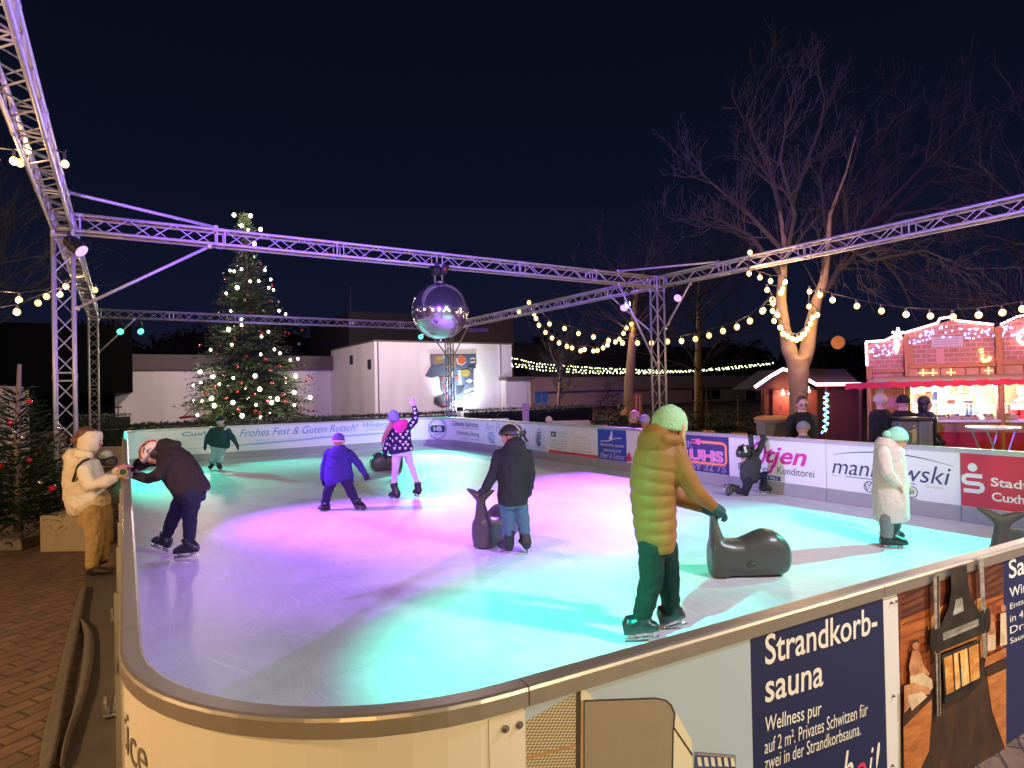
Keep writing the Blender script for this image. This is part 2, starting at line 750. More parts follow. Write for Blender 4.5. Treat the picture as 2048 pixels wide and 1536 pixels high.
# posts, braces and foot plates on the outside of the left board
for k, y in enumerate((3.6, 4.7, 5.6, 6.6, 7.6, 9.6, 11.6, 13.6, 15.6, 17.4)):
    p, t, n = at(s_of(V((.05, y, 0))))
    b = MB()
    o = -n
    b.box(p + o * .045 + UPZ * .4, (.04, .03, .9), (o, t, UPZ))
    b.build('post', M_ALU, left)
for q0, q1, q2 in (((243, 1296), (228, 1400), (222, 1424)), ((249, 1180), (238, 1225), (232, 1238))):
    b = MB()
    P, Q = G(q0[0], q0[1], .7), G(q2[0], q2[1], ZB + .02)
    b.tube([P, Q], .012, 6)
    b.bbox(Q + V((.06, 0, .0)), (.2, .11, .02), b=.004)
    b.bbox(Q + V((-.03, 0, .04)), (.015, .1, .08), b=.004)
    b.build('brace', M_ALU, left)

corner = board('curved cream rink board at the near corner with a grey ice logo', S_NL0, S_NL1, M_CREAM)
b = MB()
p, t, n = at(S_NL1 - .03)
strip(b, S_NL1 - .10, S_NL1 - .07, -.032, -.0245, -.055, .87)
b.build('panel_edge', M_WHITE, corner)


def outer_pt(s, z, off=-.027):
    p, t, n = at(s)
    return V((p.x + n.x * off, p.y + n.y * off, z))


# grey lettering on the curved outside, partly turned out of sight
M_ICET = mat('print_grey', (.2, .17, .14), .5)
sE = s_of(V((.055, 2.25, 0)))
for ch, ds, w_, h_ in (('e', 0., .075, .085), ('c', .085, .07, .085), ('i', .16, .03, .13), ('t', .21, .045, .12)):
    text(ch, corner, outer_pt(sE + ds + w_ * .5, .635), outer_pt(sE + ds - w_ * .5, .635), h_, UPZ, M_ICET)
text('.com', corner, outer_pt(sE + .09, .56), outer_pt(sE + .0, .56), .035, UPZ, M_ICET)

# ---------------------------------------------------------------- near poster boards
s_x = lambda x: s_of(V((x, 1.565 - .0575 * (x - 1), 0)))
pN, tN, nN = at(s_x(3.0))
FACE0 = pN - nN * .027
PN = lambda px, py: PL(px, py, FACE0, nN)
x_of = lambda px, py=1400: PN(px, py).x
XJ = x_of(1771, 1400)
XJ2 = x_of(1800, 1400)
XA = x_of(1052, 1460)
XB = x_of(1503, 1380)
XC = x_of(2006, 1250)
near1 = board('near rink board printed with a wicker beach chair beside a navy sauna advert', s_x(XJ), S_NL0, cat='advertising board', name='advertising_board')
near2 = board('near rink board printed with a glowing sauna room and a stove', s_x(6.0), s_x(XJ), cat='advertising board', name='advertising_board')
near3 = board('white rink board running out of view behind the sauna advert', s_x(8.0), s_x(6.0))


def art(name, parent, items, mats):
    """printed picture: polygons in order, each a hair prouder than the one below"""
    b = MB()
    for i, (mi, pts) in enumerate(items):
        b.m = mi
        q = [PN(*p) if len(p) == 2 else p for p in pts]
        b.poly([p - nN * (.0006 + .0005 * i) for p in q])
    return b.build(name, mats, parent)


def nface(x, z):
    p, t, n = at(s_x(x))
    return V((p.x - n.x * .027, p.y - n.y * .027, z))


m_sky = mat('print_sky', (.42, .54, .64), .5, 0, .05, 1.5)
m_wick = mat('print_wicker', (.5, .44, .28), .6)
t_ = m_wick.node_tree
gk = t_.nodes.new('ShaderNodeNewGeometry')
wv = t_.nodes.new('ShaderNodeTexChecker')
wv.inputs['Scale'].default_value = 80
wv.inputs['Color1'].default_value = (.62, .56, .37, 1)
wv.inputs['Color2'].default_value = (.2, .15, .08, 1)
mpk = t_.nodes.new('ShaderNodeMapping')
mpk.inputs['Scale'].default_value = (1.3, 0, 2.2)
mpk.inputs['Rotation'].default_value = (0, .35, 0)
t_.links.new(gk.outputs['Position'], mpk.inputs[0])
t_.links.new(mpk.outputs[0], wv.inputs['Vector'])
t_.links.new(wv.outputs['Color'], t_.nodes['Principled BSDF'].inputs['Base Color'])
m_frame = mat('print_darkwood', (.06, .045, .035), .5)
m_wood = mat('print_wood', (.45, .25, .12), .5, 0, .2, 30)
m_inside = mat('print_taupe', (.3, .25, .185), .5, 0, .08, 25)
m_creamp = mat('print_cream', (.75, .72, .52), .5)
m_blue = mat('print_blue', (.05, .09, .3), .5)
zb = -.05
art('printed_picture', near1, [
    (0, [nface(XA, .868), nface(XB, .868), nface(XB, zb), nface(XA, zb)]),
    (1, [(1052, 1442), (1152, 1385), (1152, 1640), (1052, 1700)]),
    (3, [(1052, 1512), (1152, 1487), (1152, 1493), (1052, 1520)]),
    (2, [(1152, 1372), (1161, 1371), (1158, 1760), (1150, 1760)]),
    (4, [(1161, 1371), (1188, 1398), (1168, 1400), (1165, 1760), (1158, 1760)]),
    (3, [(1161, 1400), (1168, 1400), (1165, 1760), (1158, 1760)]),
    (2, [(1166, 1399), (1310, 1394), (1330, 1398), (1342, 1408), (1349, 1425), (1346, 1460), (1338, 1760), (1165, 1760)]),
    (5, [(1168, 1402.5), (1310, 1397.5), (1328, 1401), (1339, 1411), (1345.5, 1427), (1343, 1460), (1335, 1760), (1167, 1760)]),
    (4, [(1350, 1422), (1368, 1455), (1382, 1480), (1384, 1545), (1370, 1760), (1340, 1760), (1346, 1460)]),
    (2, [(1347, 1453), (1384, 1507), (1382, 1511), (1346, 1458)]),
    (6, [(1390, 1502), (1468, 1509), (1470, 1545), (1388, 1540)]),
] + [(4, [(1392 + 13 * i, 1512), (1399 + 13 * i, 1513), (1402 + 13 * i, 1531), (1394 + 13 * i, 1530)]) for i in range(6)]
    + [(5, [(1389, 1502), (1468, 1509), (1468, 1514), (1389, 1507)]), (5, [(1340, 1760), (1385, 1538), (1470, 1543), (1480, 1760)])],
    [m_sky, m_wick, m_frame, m_wood, m_creamp, m_inside, m_blue])
b = MB()
b.poly([nface(XB, .868) - nN * .001, nface(XJ - .002, .868) - nN * .001, nface(XJ - .002, zb) - nN * .001, nface(XB, zb) - nN * .001])
b.build('advert_panel', M_NAVY, near1)


M_PINKP = mat('print_hot_pink', (.7, .04, .16), .5)


def ntext(body, a, bpx, h, th, M=M_WTXT, **k):
    """text on the near board between two pixels of its foot line; h in pixels at its left end"""
    P, Q = PN(*a) - nN * .003, PN(*bpx) - nN * .003
    U = PN(a[0], a[1] - h) - PN(*a)
    # straight foot, level top
    return text(body, th, P, Q, U.length, U, M, **k)


ntext('Strandkorb-', (1529, 1331), (1753, 1265), 62, near1, bold=.012)
ntext('sauna', (1529, 1406), (1645, 1371), 42, near1, bold=.012)
ntext('Wellness pur', (1528, 1474), (1641, 1438), 40, near1, bold=.006)
ntext('auf 2 m². Privates Schwitzen für', (1528, 1508), (1734, 1430), 30, near1)
ntext('zwei in der Strandkorbsauna.', (1528, 1541), (1720, 1469), 29, near1)
ntext('a', (1655, 1592), (1678, 1584), 34, near1, shear=.2)
ntext('h', (1682, 1582), (1704, 1574), 78, near1, shear=.2)
ntext('o', (1708, 1573), (1730, 1565), 44, near1, M_PINKP, shear=.2)
ntext('i', (1734, 1563), (1743, 1560), 66, near1, shear=.2)
ntext('!', (1747, 1559), (1757, 1555), 72, near1, shear=.2, bold=.01)
# bolts on the corner strip and the white joint strip
b = MB()
strip(b, s_x(XJ2), s_x(XJ), -.0285, -.0245, -.055, .858)
b.build('joint_strip', M_WHITE, near2)
b = MB()
strip(b, s_x(XA) - .0, s_x(XA) + .115, -.0275, -.0245, -.055, .862)
b.build('joint_strip', M_CREAM, near1)


def bolt(px, py, th, r=.0075, big=True):
    b = MB()
    c = PN(px, py)
    b.tube([c - nN * .003, c - nN * .006], r, 16)
    b.tube([c - nN * .006, c - nN * .012], r * .55, 6)
    b.build('bolt', M_SCREW, th)


bolt(1010, 1457, near1, .011)
bolt(1038, 1449, near1, .011)
for q in ((1781, 1205), (1791, 1202), (1785, 1391), (1783, 1530)):
    bolt(*q, near2, .006)
# sauna photograph


def firelit(name, ramp, scale, stretch):
    M = mat(name, ramp[1], .5)
    t = M.node_tree
    g = t.nodes.new('ShaderNodeNewGeometry')
    mp = t.nodes.new('ShaderNodeMapping')
    mp.inputs['Scale'].default_value = stretch
    n = t.nodes.new('ShaderNodeTexNoise')
    n.inputs['Scale'].default_value = scale
    n.inputs['Detail'].default_value = 7
    n.inputs['Roughness'].default_value = .65
    r = t.nodes.new('ShaderNodeValToRGB')
    r.color_ramp.elements[0].position = .3
    r.color_ramp.elements[0].color = (*ramp[0], 1)
    r.color_ramp.elements[1].position = .72
    r.color_ramp.elements[1].color = (*ramp[2], 1)
    e = r.color_ramp.elements.new(.5)
    e.color = (*ramp[1], 1)
    t.links.new(g.outputs['Position'], mp.inputs[0])
    t.links.new(mp.outputs[0], n.inputs['Vector'])
    t.links.new(n.outputs['Fac'], r.inputs[0])
    t.links.new(r.outputs[0], t.nodes['Principled BSDF'].inputs['Base Color'])
    return M


def oval(cx, cy, rx, ry, tilt=0., n=16):
    q = []
    for k in range(n):
        a = 2 * math.pi * k / n
        x, y = rx * math.cos(a), ry * math.sin(a)
        q.append((cx + x * math.cos(tilt) - y * math.sin(tilt), cy + x * math.sin(tilt) + y * math.cos(tilt)))
    return q


m_s = [firelit('print_sauna_amber', ((.2, .045, .015), (.36, .09, .025), (.5, .16, .04)), 6, (1, 1, 3)),
       firelit('print_sauna_dim', ((.06, .015, .012), (.13, .035, .02), (.24, .07, .03)), 7, (1, 1, 2)),
       firelit('print_sauna_brown', ((.02, .01, .007), (.045, .022, .012), (.09, .04, .018)), 5, (2, 1, 1)),
       firelit('print_sauna_stove', ((.008, .007, .007), (.02, .016, .014), (.05, .04, .03)), 9, (1, 1, 1)),
       firelit('print_sauna_fire', ((.55, .16, .02), (.95, .5, .12), (1., .85, .5)), 30, (2, 1, .7)),
       firelit('print_sauna_steel', ((.1, .1, .085), (.26, .25, .2), (.5, .5, .45)), 8, (1, 1, 3)),
       firelit('print_sauna_bench', ((.3, .09, .025), (.46, .16, .04), (.6, .25, .07)), 10, (1, 1, 4)),
       firelit('print_sauna_skin', ((.3, .11, .05), (.52, .23, .1), (.7, .38, .18)), 14, (1, 1, 1)),
       firelit('print_sauna_glow', ((.4, .13, .03), (.62, .26, .06), (.85, .45, .12)), 12, (1, 1, 2)),
       firelit('print_sauna_towel', ((.45, .3, .17), (.66, .5, .32), (.8, .66, .46)), 16, (1, 1, 1))]
X2 = XJ2 + .002
art('printed_picture', near2, [
    (1, [nface(X2, .868), nface(XC, .868), nface(XC, zb), nface(X2, zb)]),
    (0, [(1800, 1240), (1862, 1215), (1862, 1345), (1800, 1372)]),
    (1, [(1862, 1180), (2006, 1130), (2006, 1215), (1862, 1262)]),
    (0, [(1945, 1205), (2006, 1190), (2006, 1300), (1950, 1320)]),
    (8, oval(1905, 1265, 52, 60)), (8, oval(1958, 1255, 22, 60)),
] + [(2, [(1802, 1196 + 13 * k), (1860, 1168 + 15 * k), (1860, 1169.5 + 15 * k), (1802, 1198 + 13 * k)]) for k in range(5)]
  + [(2, [(1956, 1150 + 13 * k), (2005, 1118 + 15 * k), (2005, 1120 + 15 * k), (1956, 1151.5 + 13 * k)]) for k in range(6)]
  + [(2, [(1801, 1275 + 14 * k), (1860, 1250 + 15 * k), (1860, 1251 + 15 * k), (1801, 1276 + 14 * k)]) for k in range(6)] + [
    (2, [(1800, 1425), (1845, 1385), (1880, 1350), (1985, 1310), (2006, 1460), (2006, 1760), (1800, 1760)]),
    (6, [(1801, 1452), (1858, 1395), (1858, 1420), (1852, 1500), (1804, 1600)]),
    (2, [(1801, 1440), (1860, 1384), (1860, 1392), (1801, 1452)]),
    (6, [(1968, 1352), (2006, 1335), (2006, 1500), (1978, 1420)]),
    (2, [(1962, 1335), (2006, 1314), (2006, 1335), (1968, 1352)]),
    (6, [(1965, 1312), (2006, 1293), (2006, 1312), (1962, 1332)]),
    # seated bather with towel, second one lying in front
    (7, [(1817, 1300), (1830, 1298), (1836, 1312), (1834, 1330), (1842, 1344), (1838, 1352), (1814, 1356), (1811, 1330)]),
    (7, [(1834, 1308), (1841, 1330), (1852, 1344), (1850, 1349), (1836, 1338)]), (7, oval(1824, 1288, 6.5, 9)), (2, [(1817, 1286), (1820, 1276), (1829, 1276), (1832, 1285), (1825, 1281)]),
    (9, [(1812, 1350), (1838, 1342), (1856, 1356), (1858, 1372), (1846, 1386), (1812, 1392)]),
    (7, [(1800, 1368), (1820, 1362), (1850, 1372), (1852, 1384), (1826, 1392), (1806, 1418), (1800, 1422)]),
    (9, [(1806, 1388), (1836, 1380), (1846, 1390), (1815, 1418)]),
    # standing bathers beyond the fire
    (7, oval(1974, 1232, 4.5, 6.5)), (7, [(1968, 1240), (1980, 1239), (1983, 1262), (1979, 1290), (1966, 1294), (1965, 1262)]),
    (9, [(1966, 1268), (1982, 1264), (1982, 1296), (1966, 1300)]),
    (9, [(1992, 1225), (2003, 1222), (2005, 1286), (1991, 1290)]), (7, oval(1998, 1214, 5, 7)),
    # stove: firebox with flames, flue, hood, steel band and posts
    (3, [(1874, 1306), (1950, 1276), (1954, 1362), (1880, 1396)]),
    (8, [(1878, 1312), (1894, 1306), (1898, 1378), (1883, 1386)]), (4, [(1897, 1304), (1924, 1293), (1929, 1362), (1901, 1376)]), (8, [(1927, 1292), (1946, 1284), (1949, 1352), (1931, 1360)]),
    (4, [(1902, 1372), (1905, 1330), (1910, 1345), (1914, 1315), (1919, 1342), (1923, 1328), (1926, 1362)]),
    (9, [(1906, 1370), (1910, 1350), (1914, 1335), (1918, 1352), (1922, 1363)]),
    (3, [(1906, 1302), (1909, 1301), (1913, 1370), (1910, 1372)]),
    (3, [(1876, 1392), (1938, 1364), (1940, 1374), (1880, 1404)]),
    (5, [(1855, 1150), (1867, 1146), (1870, 1425), (1863, 1429)]), (2, [(1862, 1150), (1866, 1148), (1868, 1424), (1865, 1426)]),
    (5, [(1946, 1115), (1955, 1113), (1962, 1310), (1955, 1313)]),
    (3, [(1889, 1137), (1921, 1126), (1924, 1165), (1930, 1192), (1943, 1214), (1950, 1230), (1866, 1264), (1872, 1240), (1884, 1214), (1890, 1180)]),
    (5, [(1899, 1196), (1912, 1192), (1915, 1218), (1893, 1228)]),
    (3, [(1856, 1256), (1955, 1216), (1958, 1262), (1860, 1302)]), (3, oval(1853, 1276, 6, 26)), (3, oval(1962, 1236, 6, 26)),
    (5, [(1872, 1262), (1943, 1234), (1944, 1247), (1873, 1277)]),
], m_s)
b = MB()
b.poly([nface(XC, .868) - nN * .001, nface(5.98, .868) - nN * .001, nface(5.98, zb) - nN * .001, nface(XC, zb) - nN * .001])
b.build('advert_panel', M_NAVY, near2)
ntext('Sauna', (2017, 1158), (2098, 1130), 38, near2, bold=.01)
ntext('Winterwelt', (2018, 1196), (2110, 1160), 20, near2, bold=.006)
for i, w_ in enumerate(('Entspannung', 'in 4 Saunen', 'Draußen', 'Saunagarten')):
    ntext(w_, (2019, 1222 + 23 * i), (2100, 1188 + 23 * i), 15, near2)

# ---------------------------------------------------------------- back board and adverts
M_TB = mat('print_teal_blue', (.09, .27, .46), .5)
M_PB = mat('print_pale_blue', (.3, .47, .62), .5)
M_PG = mat('print_pale_grey', (.42, .45, .48), .5)
M_DT = mat('print_dark_teal', (.01, .06, .085), .5)
M_RED = mat('print_red', (.62, .03, .06), .5)
M_MAG = mat('print_magenta', (.62, .015, .3), .5)
M_PINK = mat('print_pink', (.8, .12, .35), .5)
M_BLUE2 = mat('print_blue_advert', (.02, .05, .32), .5, 0, .06, 3)
M_INK = mat('print_ink', (.03, .04, .11), .5)
M_PURP = mat('print_dark_violet', (.03, .02, .13), .5)
M_ORNG = mat('print_orange', (.85, .25, .12), .5)
M_LIL = mat('print_lilac', (.6, .55, .8), .5)

pb = pix_back
back = board('white back rink board with blue script greetings and a pale blue wave', S_BL, S_HB0, cat='advertising board', name='advertising_board')
ad_text(back, 'Cuxhaven', pb(364), pb(464), .70, .115, M_TB, bold=.015, shear=.1)
ad_text(back, 'Tourismus', pb(378), pb(436), .60, .05, M_PG)
ad_text(back, 'Frohes Fest & Guten Rutsch!', pb(479), pb(717), .60, .22, M_TB, shear=.35)
ad_text(back, 'Winterzeit', pb(727), pb(792), .68, .16, M_TB, shear=.4)
stroke(back, [(pb(738), .6), (pb(760), .615), (pb(790), .64)], .012, M_TB, 'underline')
ad_text(back, '(', pb(732), pb(742), .56, .1, M_PB, shear=.5)
ad_text(back, 'winterzauber am strand', pb(512), pb(590), .46, .04, M_PB)
wave = [(pb(365), .355), (pb(420), .36), (pb(470), .37), (pb(515), .385), (pb(560), .40), (pb(610), .425), (pb(640), .455), (pb(700), .46), (pb(760), .47), (pb(800), .48)]
stroke(back, wave, [.015, .02, .025, .05, .06, .05, .06, .05, .05, .04], M_PB, 'wave_stripe')
stroke(back, [(pb(455), .42), (pb(458), .46), (pb(462), .42)], .05, M_PB, 'boat_mark')
for q in (352, 354.5):
    stroke(back, [(pb(q), .55), (pb(q), .66)], .012, M_PG, 'tower_mark')

hb = board('white rink board at the far right bend with a round dark letter badge', S_HB0, S_HB1, cat='advertising board', name='advertising_board')
sH = pix_back(876)
zH, RH = .545, .33
disc_ring(hb, sH, zH, RH, RH + .018, M_DT, 'badge_ring')
disc_ring(hb, sH, zH, RH - .04, RH - .025, M_DT, 'badge_ring', off=.0275)
wB = RH - .04
stroke(hb, [(sH + wB * k / 8 * .94, zH) for k in range(-8, 9)], [.1 if abs(k) == 8 else .2 if abs(k) == 7 else .23 for k in range(-8, 9)], M_DT, 'badge_band', .0275)
text('HB', hb, inner_pt(sH - .15, zH - .075, .034), inner_pt(sH + .15, zH - .075, .034), .15, UPZ, M_WTXT, bold=.02)
text('GASTRO', hb, inner_pt(sH - .14, zH - .215, .03), inner_pt(sH + .14, zH - .215, .03), .06, UPZ, M_DT)

pr = pix_right
def adboard(label, a, c, face=None):
    return board(label, a, c, face, cat='advertising board', name='advertising_board')


sN1 = pr(966)
news = adboard('white rink board with two narrow lines of dark newspaper lettering', S_HB1, sN1)
ad_text(news, 'Cuxhavener Nachrichten', pr(905), pr(957), .66, .16, M_DT, track=.9)
ad_text(news, 'Niederelbe-Zeitung', pr(914), pr(958), .36, .16, M_DT, track=.9)
ad_rect(news, pr(923), pr(957), .6, .615, M_RED, 'underline')
ad_rect(news, pr(922), pr(957), .29, .302, M_TB, 'underline')
sN2 = pr(1024)
spiral = adboard('white rink board with thin grey letters above two blue and green spirals', sN1, sN2)
ad_text(spiral, 'Am Pier', sN1 + .12, sN2 - .3, .6, .24, M_PG, track=.9)
for cx, M_, dr in ((.48, M_TB, 1), (1.3, mat('print_spring_green', (.3, .6, .35), .5), 1)):
    pts, w_ = [], []
    for k in range(40):
        a = k / 39 * 2.3 * 2 * math.pi
        r = .03 + .15 * k / 39
        pts.append((sN1 + cx + r * math.cos(a + 1.2) * 1.15, .4 + r * math.sin(a + 1.2)))
        w_.append(.03)
    pts += [(sN1 + cx + .2, .25), (sN1 + cx + .05, .22)]
    w_ += [.025, .015]
    stroke(spiral, pts, w_, M_, 'spiral_mark')
sN3 = pr(1096)
arcs = adboard('white rink board with dark blue initials and fanned arcs', sN2, sN3)
ad_text(arcs, 'B', sN2 + .02, sN2 + .3, .4, .36, M_DT, bold=.03)
ad_text(arcs, 'R', sN2 + .36, sN2 + .82, .4, .36, M_DT, bold=.03)
ad_text(arcs, 'R', sN2 + .44, sN2 + .72, .44, .28, M_WTXT, bold=.0).location
for k, r in enumerate((.08, .14, .2, .26)):
    disc_ring(arcs, sN2 + 1.4, .45 + .06 * k * .3, r - .02, r + .02, (M_TB, M_DT, M_DT, M_PG)[k], 'arc_mark', a0=math.radians(95), a1=math.radians(255 - 10 * k), off=.029)
ad_text(arcs, 'Restaurierungen', sN2 + .5, sN3 - .05, .27, .05, M_PB)
ad_text(arcs, 'Cuxhaven', sN2 + .6, sN3 - .3, .2, .05, M_PB)
sN4 = pr(1195)
cams = adboard('white rink board with small grey print above a red stripe', sN3, sN4)
L4 = sN4 - sN3
ad_rect(cams, sN3 + .02, sN4, .205, .27, M_RED, 'red_stripe')
ad_rect(cams, sN3 + .13, sN3 + .33, .6, .73, M_DT, 'camera_mark')
disc_ring(cams, sN3 + .23, .66, .001, .035, M_WTXT, 'lens_mark', off=.03)
ad_text(cams, 'FOTOGRAF', sN3 + .38, sN3 + .78, .68, .045, M_PG)
ad_text(cams, 'MARKETING', sN3 + .38, sN3 + .8, .6, .045, M_PG)
ad_text(cams, 'SIXTTWO', sN3 + .57 * L4, sN3 + .8 * L4, .6, .06, M_PG)
for k, z in enumerate((.5, .44, .38)):
    ad_text(cams, 'fotos videos luftbilder', sN3 + .13, sN3 + .42 * L4, z, .035, M_PG)
    ad_text(cams, 'werbung design print web', sN3 + .5 * L4, sN3 + .88 * L4, z - .02, .035, M_PG)
ad_text(cams, 'www.fotomarketing.de', sN3 + .13, sN3 + .38 * L4, .31, .035, M_DT)
ad_text(cams, 'www.sixttwo-werbung.de', sN3 + .52 * L4, sN3 + .9 * L4, .3, .035, M_DT)
sN5 = pr(1253)
blue = adboard('blue rink board with a white sail mark and script', sN4, sN5, None)
ad_rect(blue, sN4 + .01, sN5 - .005, .205, .868, M_BLUE2, 'advert_panel')
L5 = sN5 - sN4
o3 = .031
stroke(blue, [(sN4 + .12 * L5, .6), (sN4 + .4 * L5, .62), (sN4 + .6 * L5, .68), (sN4 + .85 * L5, .7)], .016, M_WTXT, 'wave_mark', o3)
stroke(blue, [(sN4 + .45 * L5, .65), (sN4 + .5 * L5, .72), (sN4 + .52 * L5, .84)], [.1, .07, .03], M_WTXT, 'sail_mark', o3)
for bd, z, h, a, c in (('STRANDHOTEL DUHNEN', .5, .055, .1, .92), ('APARTHOTEL KAMP', .385, .055, .2, .82)):
    text(bd, blue, inner_pt(sN4 + a * L5, z, o3), inner_pt(sN4 + c * L5, z, o3), h, UPZ, M_WTXT)
text('Meer & Genuss', blue, inner_pt(sN4 + .1 * L5, .24, o3), inner_pt(sN4 + .93 * L5, .24, o3), .12, UPZ, M_LIL, shear=.4)
sN6 = pr(1318)
drop = adboard('white rink board with a small red drop, behind the walking woman', sN5, sN6)
b = MB()
b.poly([inner_pt(sN5 + .07 + .085 * math.cos(a) * (1 if math.sin(a) < .2 else .7), .3 + (.08 * math.sin(a) if math.sin(a) < .2 else .11 * math.sin(a)), .028) for a in [k * math.pi / 12 for k in range(24)]])
b.build('drop_mark', M_RED, drop)
sN7 = pr(1458)
truhs = adboard('dark violet rink board with a pink plug and outlined phone number', sN6, sN7)
ad_rect(truhs, sN6 + .005, sN7 - .005, .205, .868, M_PURP, 'advert_panel')
L7 = sN7 - sN6
T = lambda k: sN6 + k * L7
def tt(body, k0, k1, z, h, M, off=.031, **kw):
    return text(body, truhs, inner_pt(T(k0), z, off), inner_pt(T(k1), z, off), h, UPZ, M, **kw)


tt('WERNER', .06, .52, .63, .13, M_LIL, bold=.03)
tt('WERNER', .06, .52, .63, .13, M_PURP, off=.034, bold=.0)
tt('STRUHS', .06, .93, .405, .21, M_LIL, bold=.055)
tt('STRUHS', .07, .92, .41, .2, M_PINK, off=.034, bold=.02)
tt('04721 / 59 32 75', .04, .96, .235, .13, M_LIL, bold=.02)
tt('04721 / 59 32 75', .045, .955, .24, .12, M_PURP, off=.034, bold=-.012)
stroke(truhs, [(T(.64), .755), (T(.9), .755), (T(.945), .74), (T(.965), .7), (T(.965), .43), (T(.945), .385), (T(.9), .37), (T(.3), .37), (T(.1), .37)], .05, M_ORNG, 'cable_mark', .0335)
disc_ring(truhs, T(.6), .755, .001, .06, M_PINK, 'plug_mark', off=.035)
stroke(truhs, [(T(.5), .785), (T(.57), .785)], .02, M_ORNG, 'plug_pin', .0335)
stroke(truhs, [(T(.5), .73), (T(.57), .73)], .02, M_ORNG, 'plug_pin', .0335)
sN8 = pr(1652)
otjen = adboard('white rink board with big magenta script and dark serif bakery words', sN7, sN8)
L8 = sN8 - sN7
O8 = lambda k: sN7 + k * L8
k8 = lambda px: (pr(px) - sN7)
q8 = lambda px: pr(px)
# the big magenta initial with its long tail
cx8, cz8 = q8(1516), .62
pts = [(cx8 + .13 * math.cos(a) + .05 * math.sin(a), cz8 + .2 * math.sin(a)) for a in [math.radians(100 - k * 12) for k in range(31)]]
stroke(otjen, pts, .045, M_MAG, 'script_mark')
ad_text(otjen, 'tjen', q8(1531), q8(1614), .405, .36, M_MAG, bold=.022, shear=.3)
stroke(otjen, [(q8(1545), .44), (q8(1541), .36), (q8(1533), .32), (q8(1527), .32)], [.05, .045, .035, .02], M_MAG, 'script_mark')
ad_text(otjen, 'Bäckerei', q8(1476), q8(1536), .335, .11, M_INK)
ad_text(otjen, 'Konditorei', q8(1554), q8(1628), .335, .115, M_INK)
ad_rect(otjen, q8(1508), q8(1560), .215, .29, M_BLUE2, 'date_plate')
text('seit 1982', otjen, inner_pt(q8(1512), .23, .031), inner_pt(q8(1556), .23, .031), .045, UPZ, M_WTXT)
sN9 = pr(1921)
mank = adboard('white rink board with thin dark car dealer lettering under an arched line', sN8, sN9)
ad_text(mank, 'manikowski', q8(1664), q8(1902), .44, .23, M_INK, shear=.25)
arc = []
for k in range(33):
    u = k / 32
    arc.append((q8(1667) + (q8(1908) - q8(1667)) * u, .65 + .15 * math.sin(math.pi * (.12 + .82 * u)) ** .8))
stroke(mank, arc, [.004 + .012 * math.sin(math.pi * k / 32) for k in range(33)], M_INK, 'arch_line')
ad_rect(mank, q8(1690), q8(1831), .405, .415, M_INK, 'underline')
for k in range(5):
    ad_rect(mank, q8(1663) + .03 * k, q8(1663) + .03 * k + .012, .405, .413, M_INK, 'dot')
ad_text(mank, 'Gruppe', q8(1850), q8(1886), .37, .05, M_PG)


def roundel(px, z, kind):
    s = q8(px)
    disc_ring(mank, s, z, .068, .08, M_INK, 'emblem_ring')
    if kind == 'w':
        stroke(mank, [(s - .03, z + .06), (s, z + .012), (s + .03, z + .06)], .014, M_INK, 'emblem')
        stroke(mank, [(s - .058, z + .03), (s - .03, z - .055), (s, z - .002), (s + .03, z - .055), (s + .058, z + .03)], .014, M_INK, 'emblem')
    else:
        stroke(mank, [(s - .03, z - .035), (s + .01, z + .03), (s + .035, z + .02)], [.03, .025, .01], M_INK, 'emblem', .0285)
        stroke(mank, [(s - .03, z + .03), (s + .01, z - .0), (s + .03, z - .03)], [.01, .025, .012], M_INK, 'emblem', .0285)


roundel(1738, .3, 'w')
roundel(1822, .3, 's')
ad_rect(mank, q8(1815), q8(1834), .205, .213, M_INK, 'underline')
sN10 = sY(2.45)
red = adboard('red rink board with a white S and dot emblem and bank name', sN9, sN10)
ad_rect(red, sN9 + .005, sN10, .205, .868, mat('print_bank_red', (.58, .02, .05), .5, 0, .05, 3), 'advert_panel')
r0 = lambda px: pr(px)
sS, wS = r0(1926), r0(1966) - r0(1926)
U_ = lambda k: sS + wS * k
o5 = .031
stroke(red, [(U_(.98), .595), (U_(.2), .595), (U_(.06), .575), (U_(.03), .545), (U_(.06), .515), (U_(.2), .5), (U_(.8), .5), (U_(.94), .485), (U_(.97), .455), (U_(.94), .425), (U_(.8), .405), (U_(.03), .405)], .052, M_WTXT, 'emblem', o5)
disc_ring(red, U_(.5), .7, .001, .052, M_WTXT, 'emblem_dot', off=o5)
g_ = r0(2046) - r0(1982)
text('Stadtsparkasse', red, inner_pt(r0(1982), .455, o5), inner_pt(r0(1982) + g_ / .29, .455, o5), .14, UPZ, M_WTXT, bold=.02)
text('Cuxhaven', red, inner_pt(r0(1983), .31, o5), inner_pt(r0(1983) + g_ / .52, .31, o5), .108, UPZ, M_WTXT, bold=.02)

# ---------------------------------------------------------------- trusses
TA, TB, TC, TD = V((-.70, 11.48, 0)), V((-.70, 23.41, 0)), V((11.64, 23.41, 0)), V((11.64, 11.48, 0))
ZT, HO = 4.577, .12                        # top of the beams (outer 4.60), half spacing of the chords


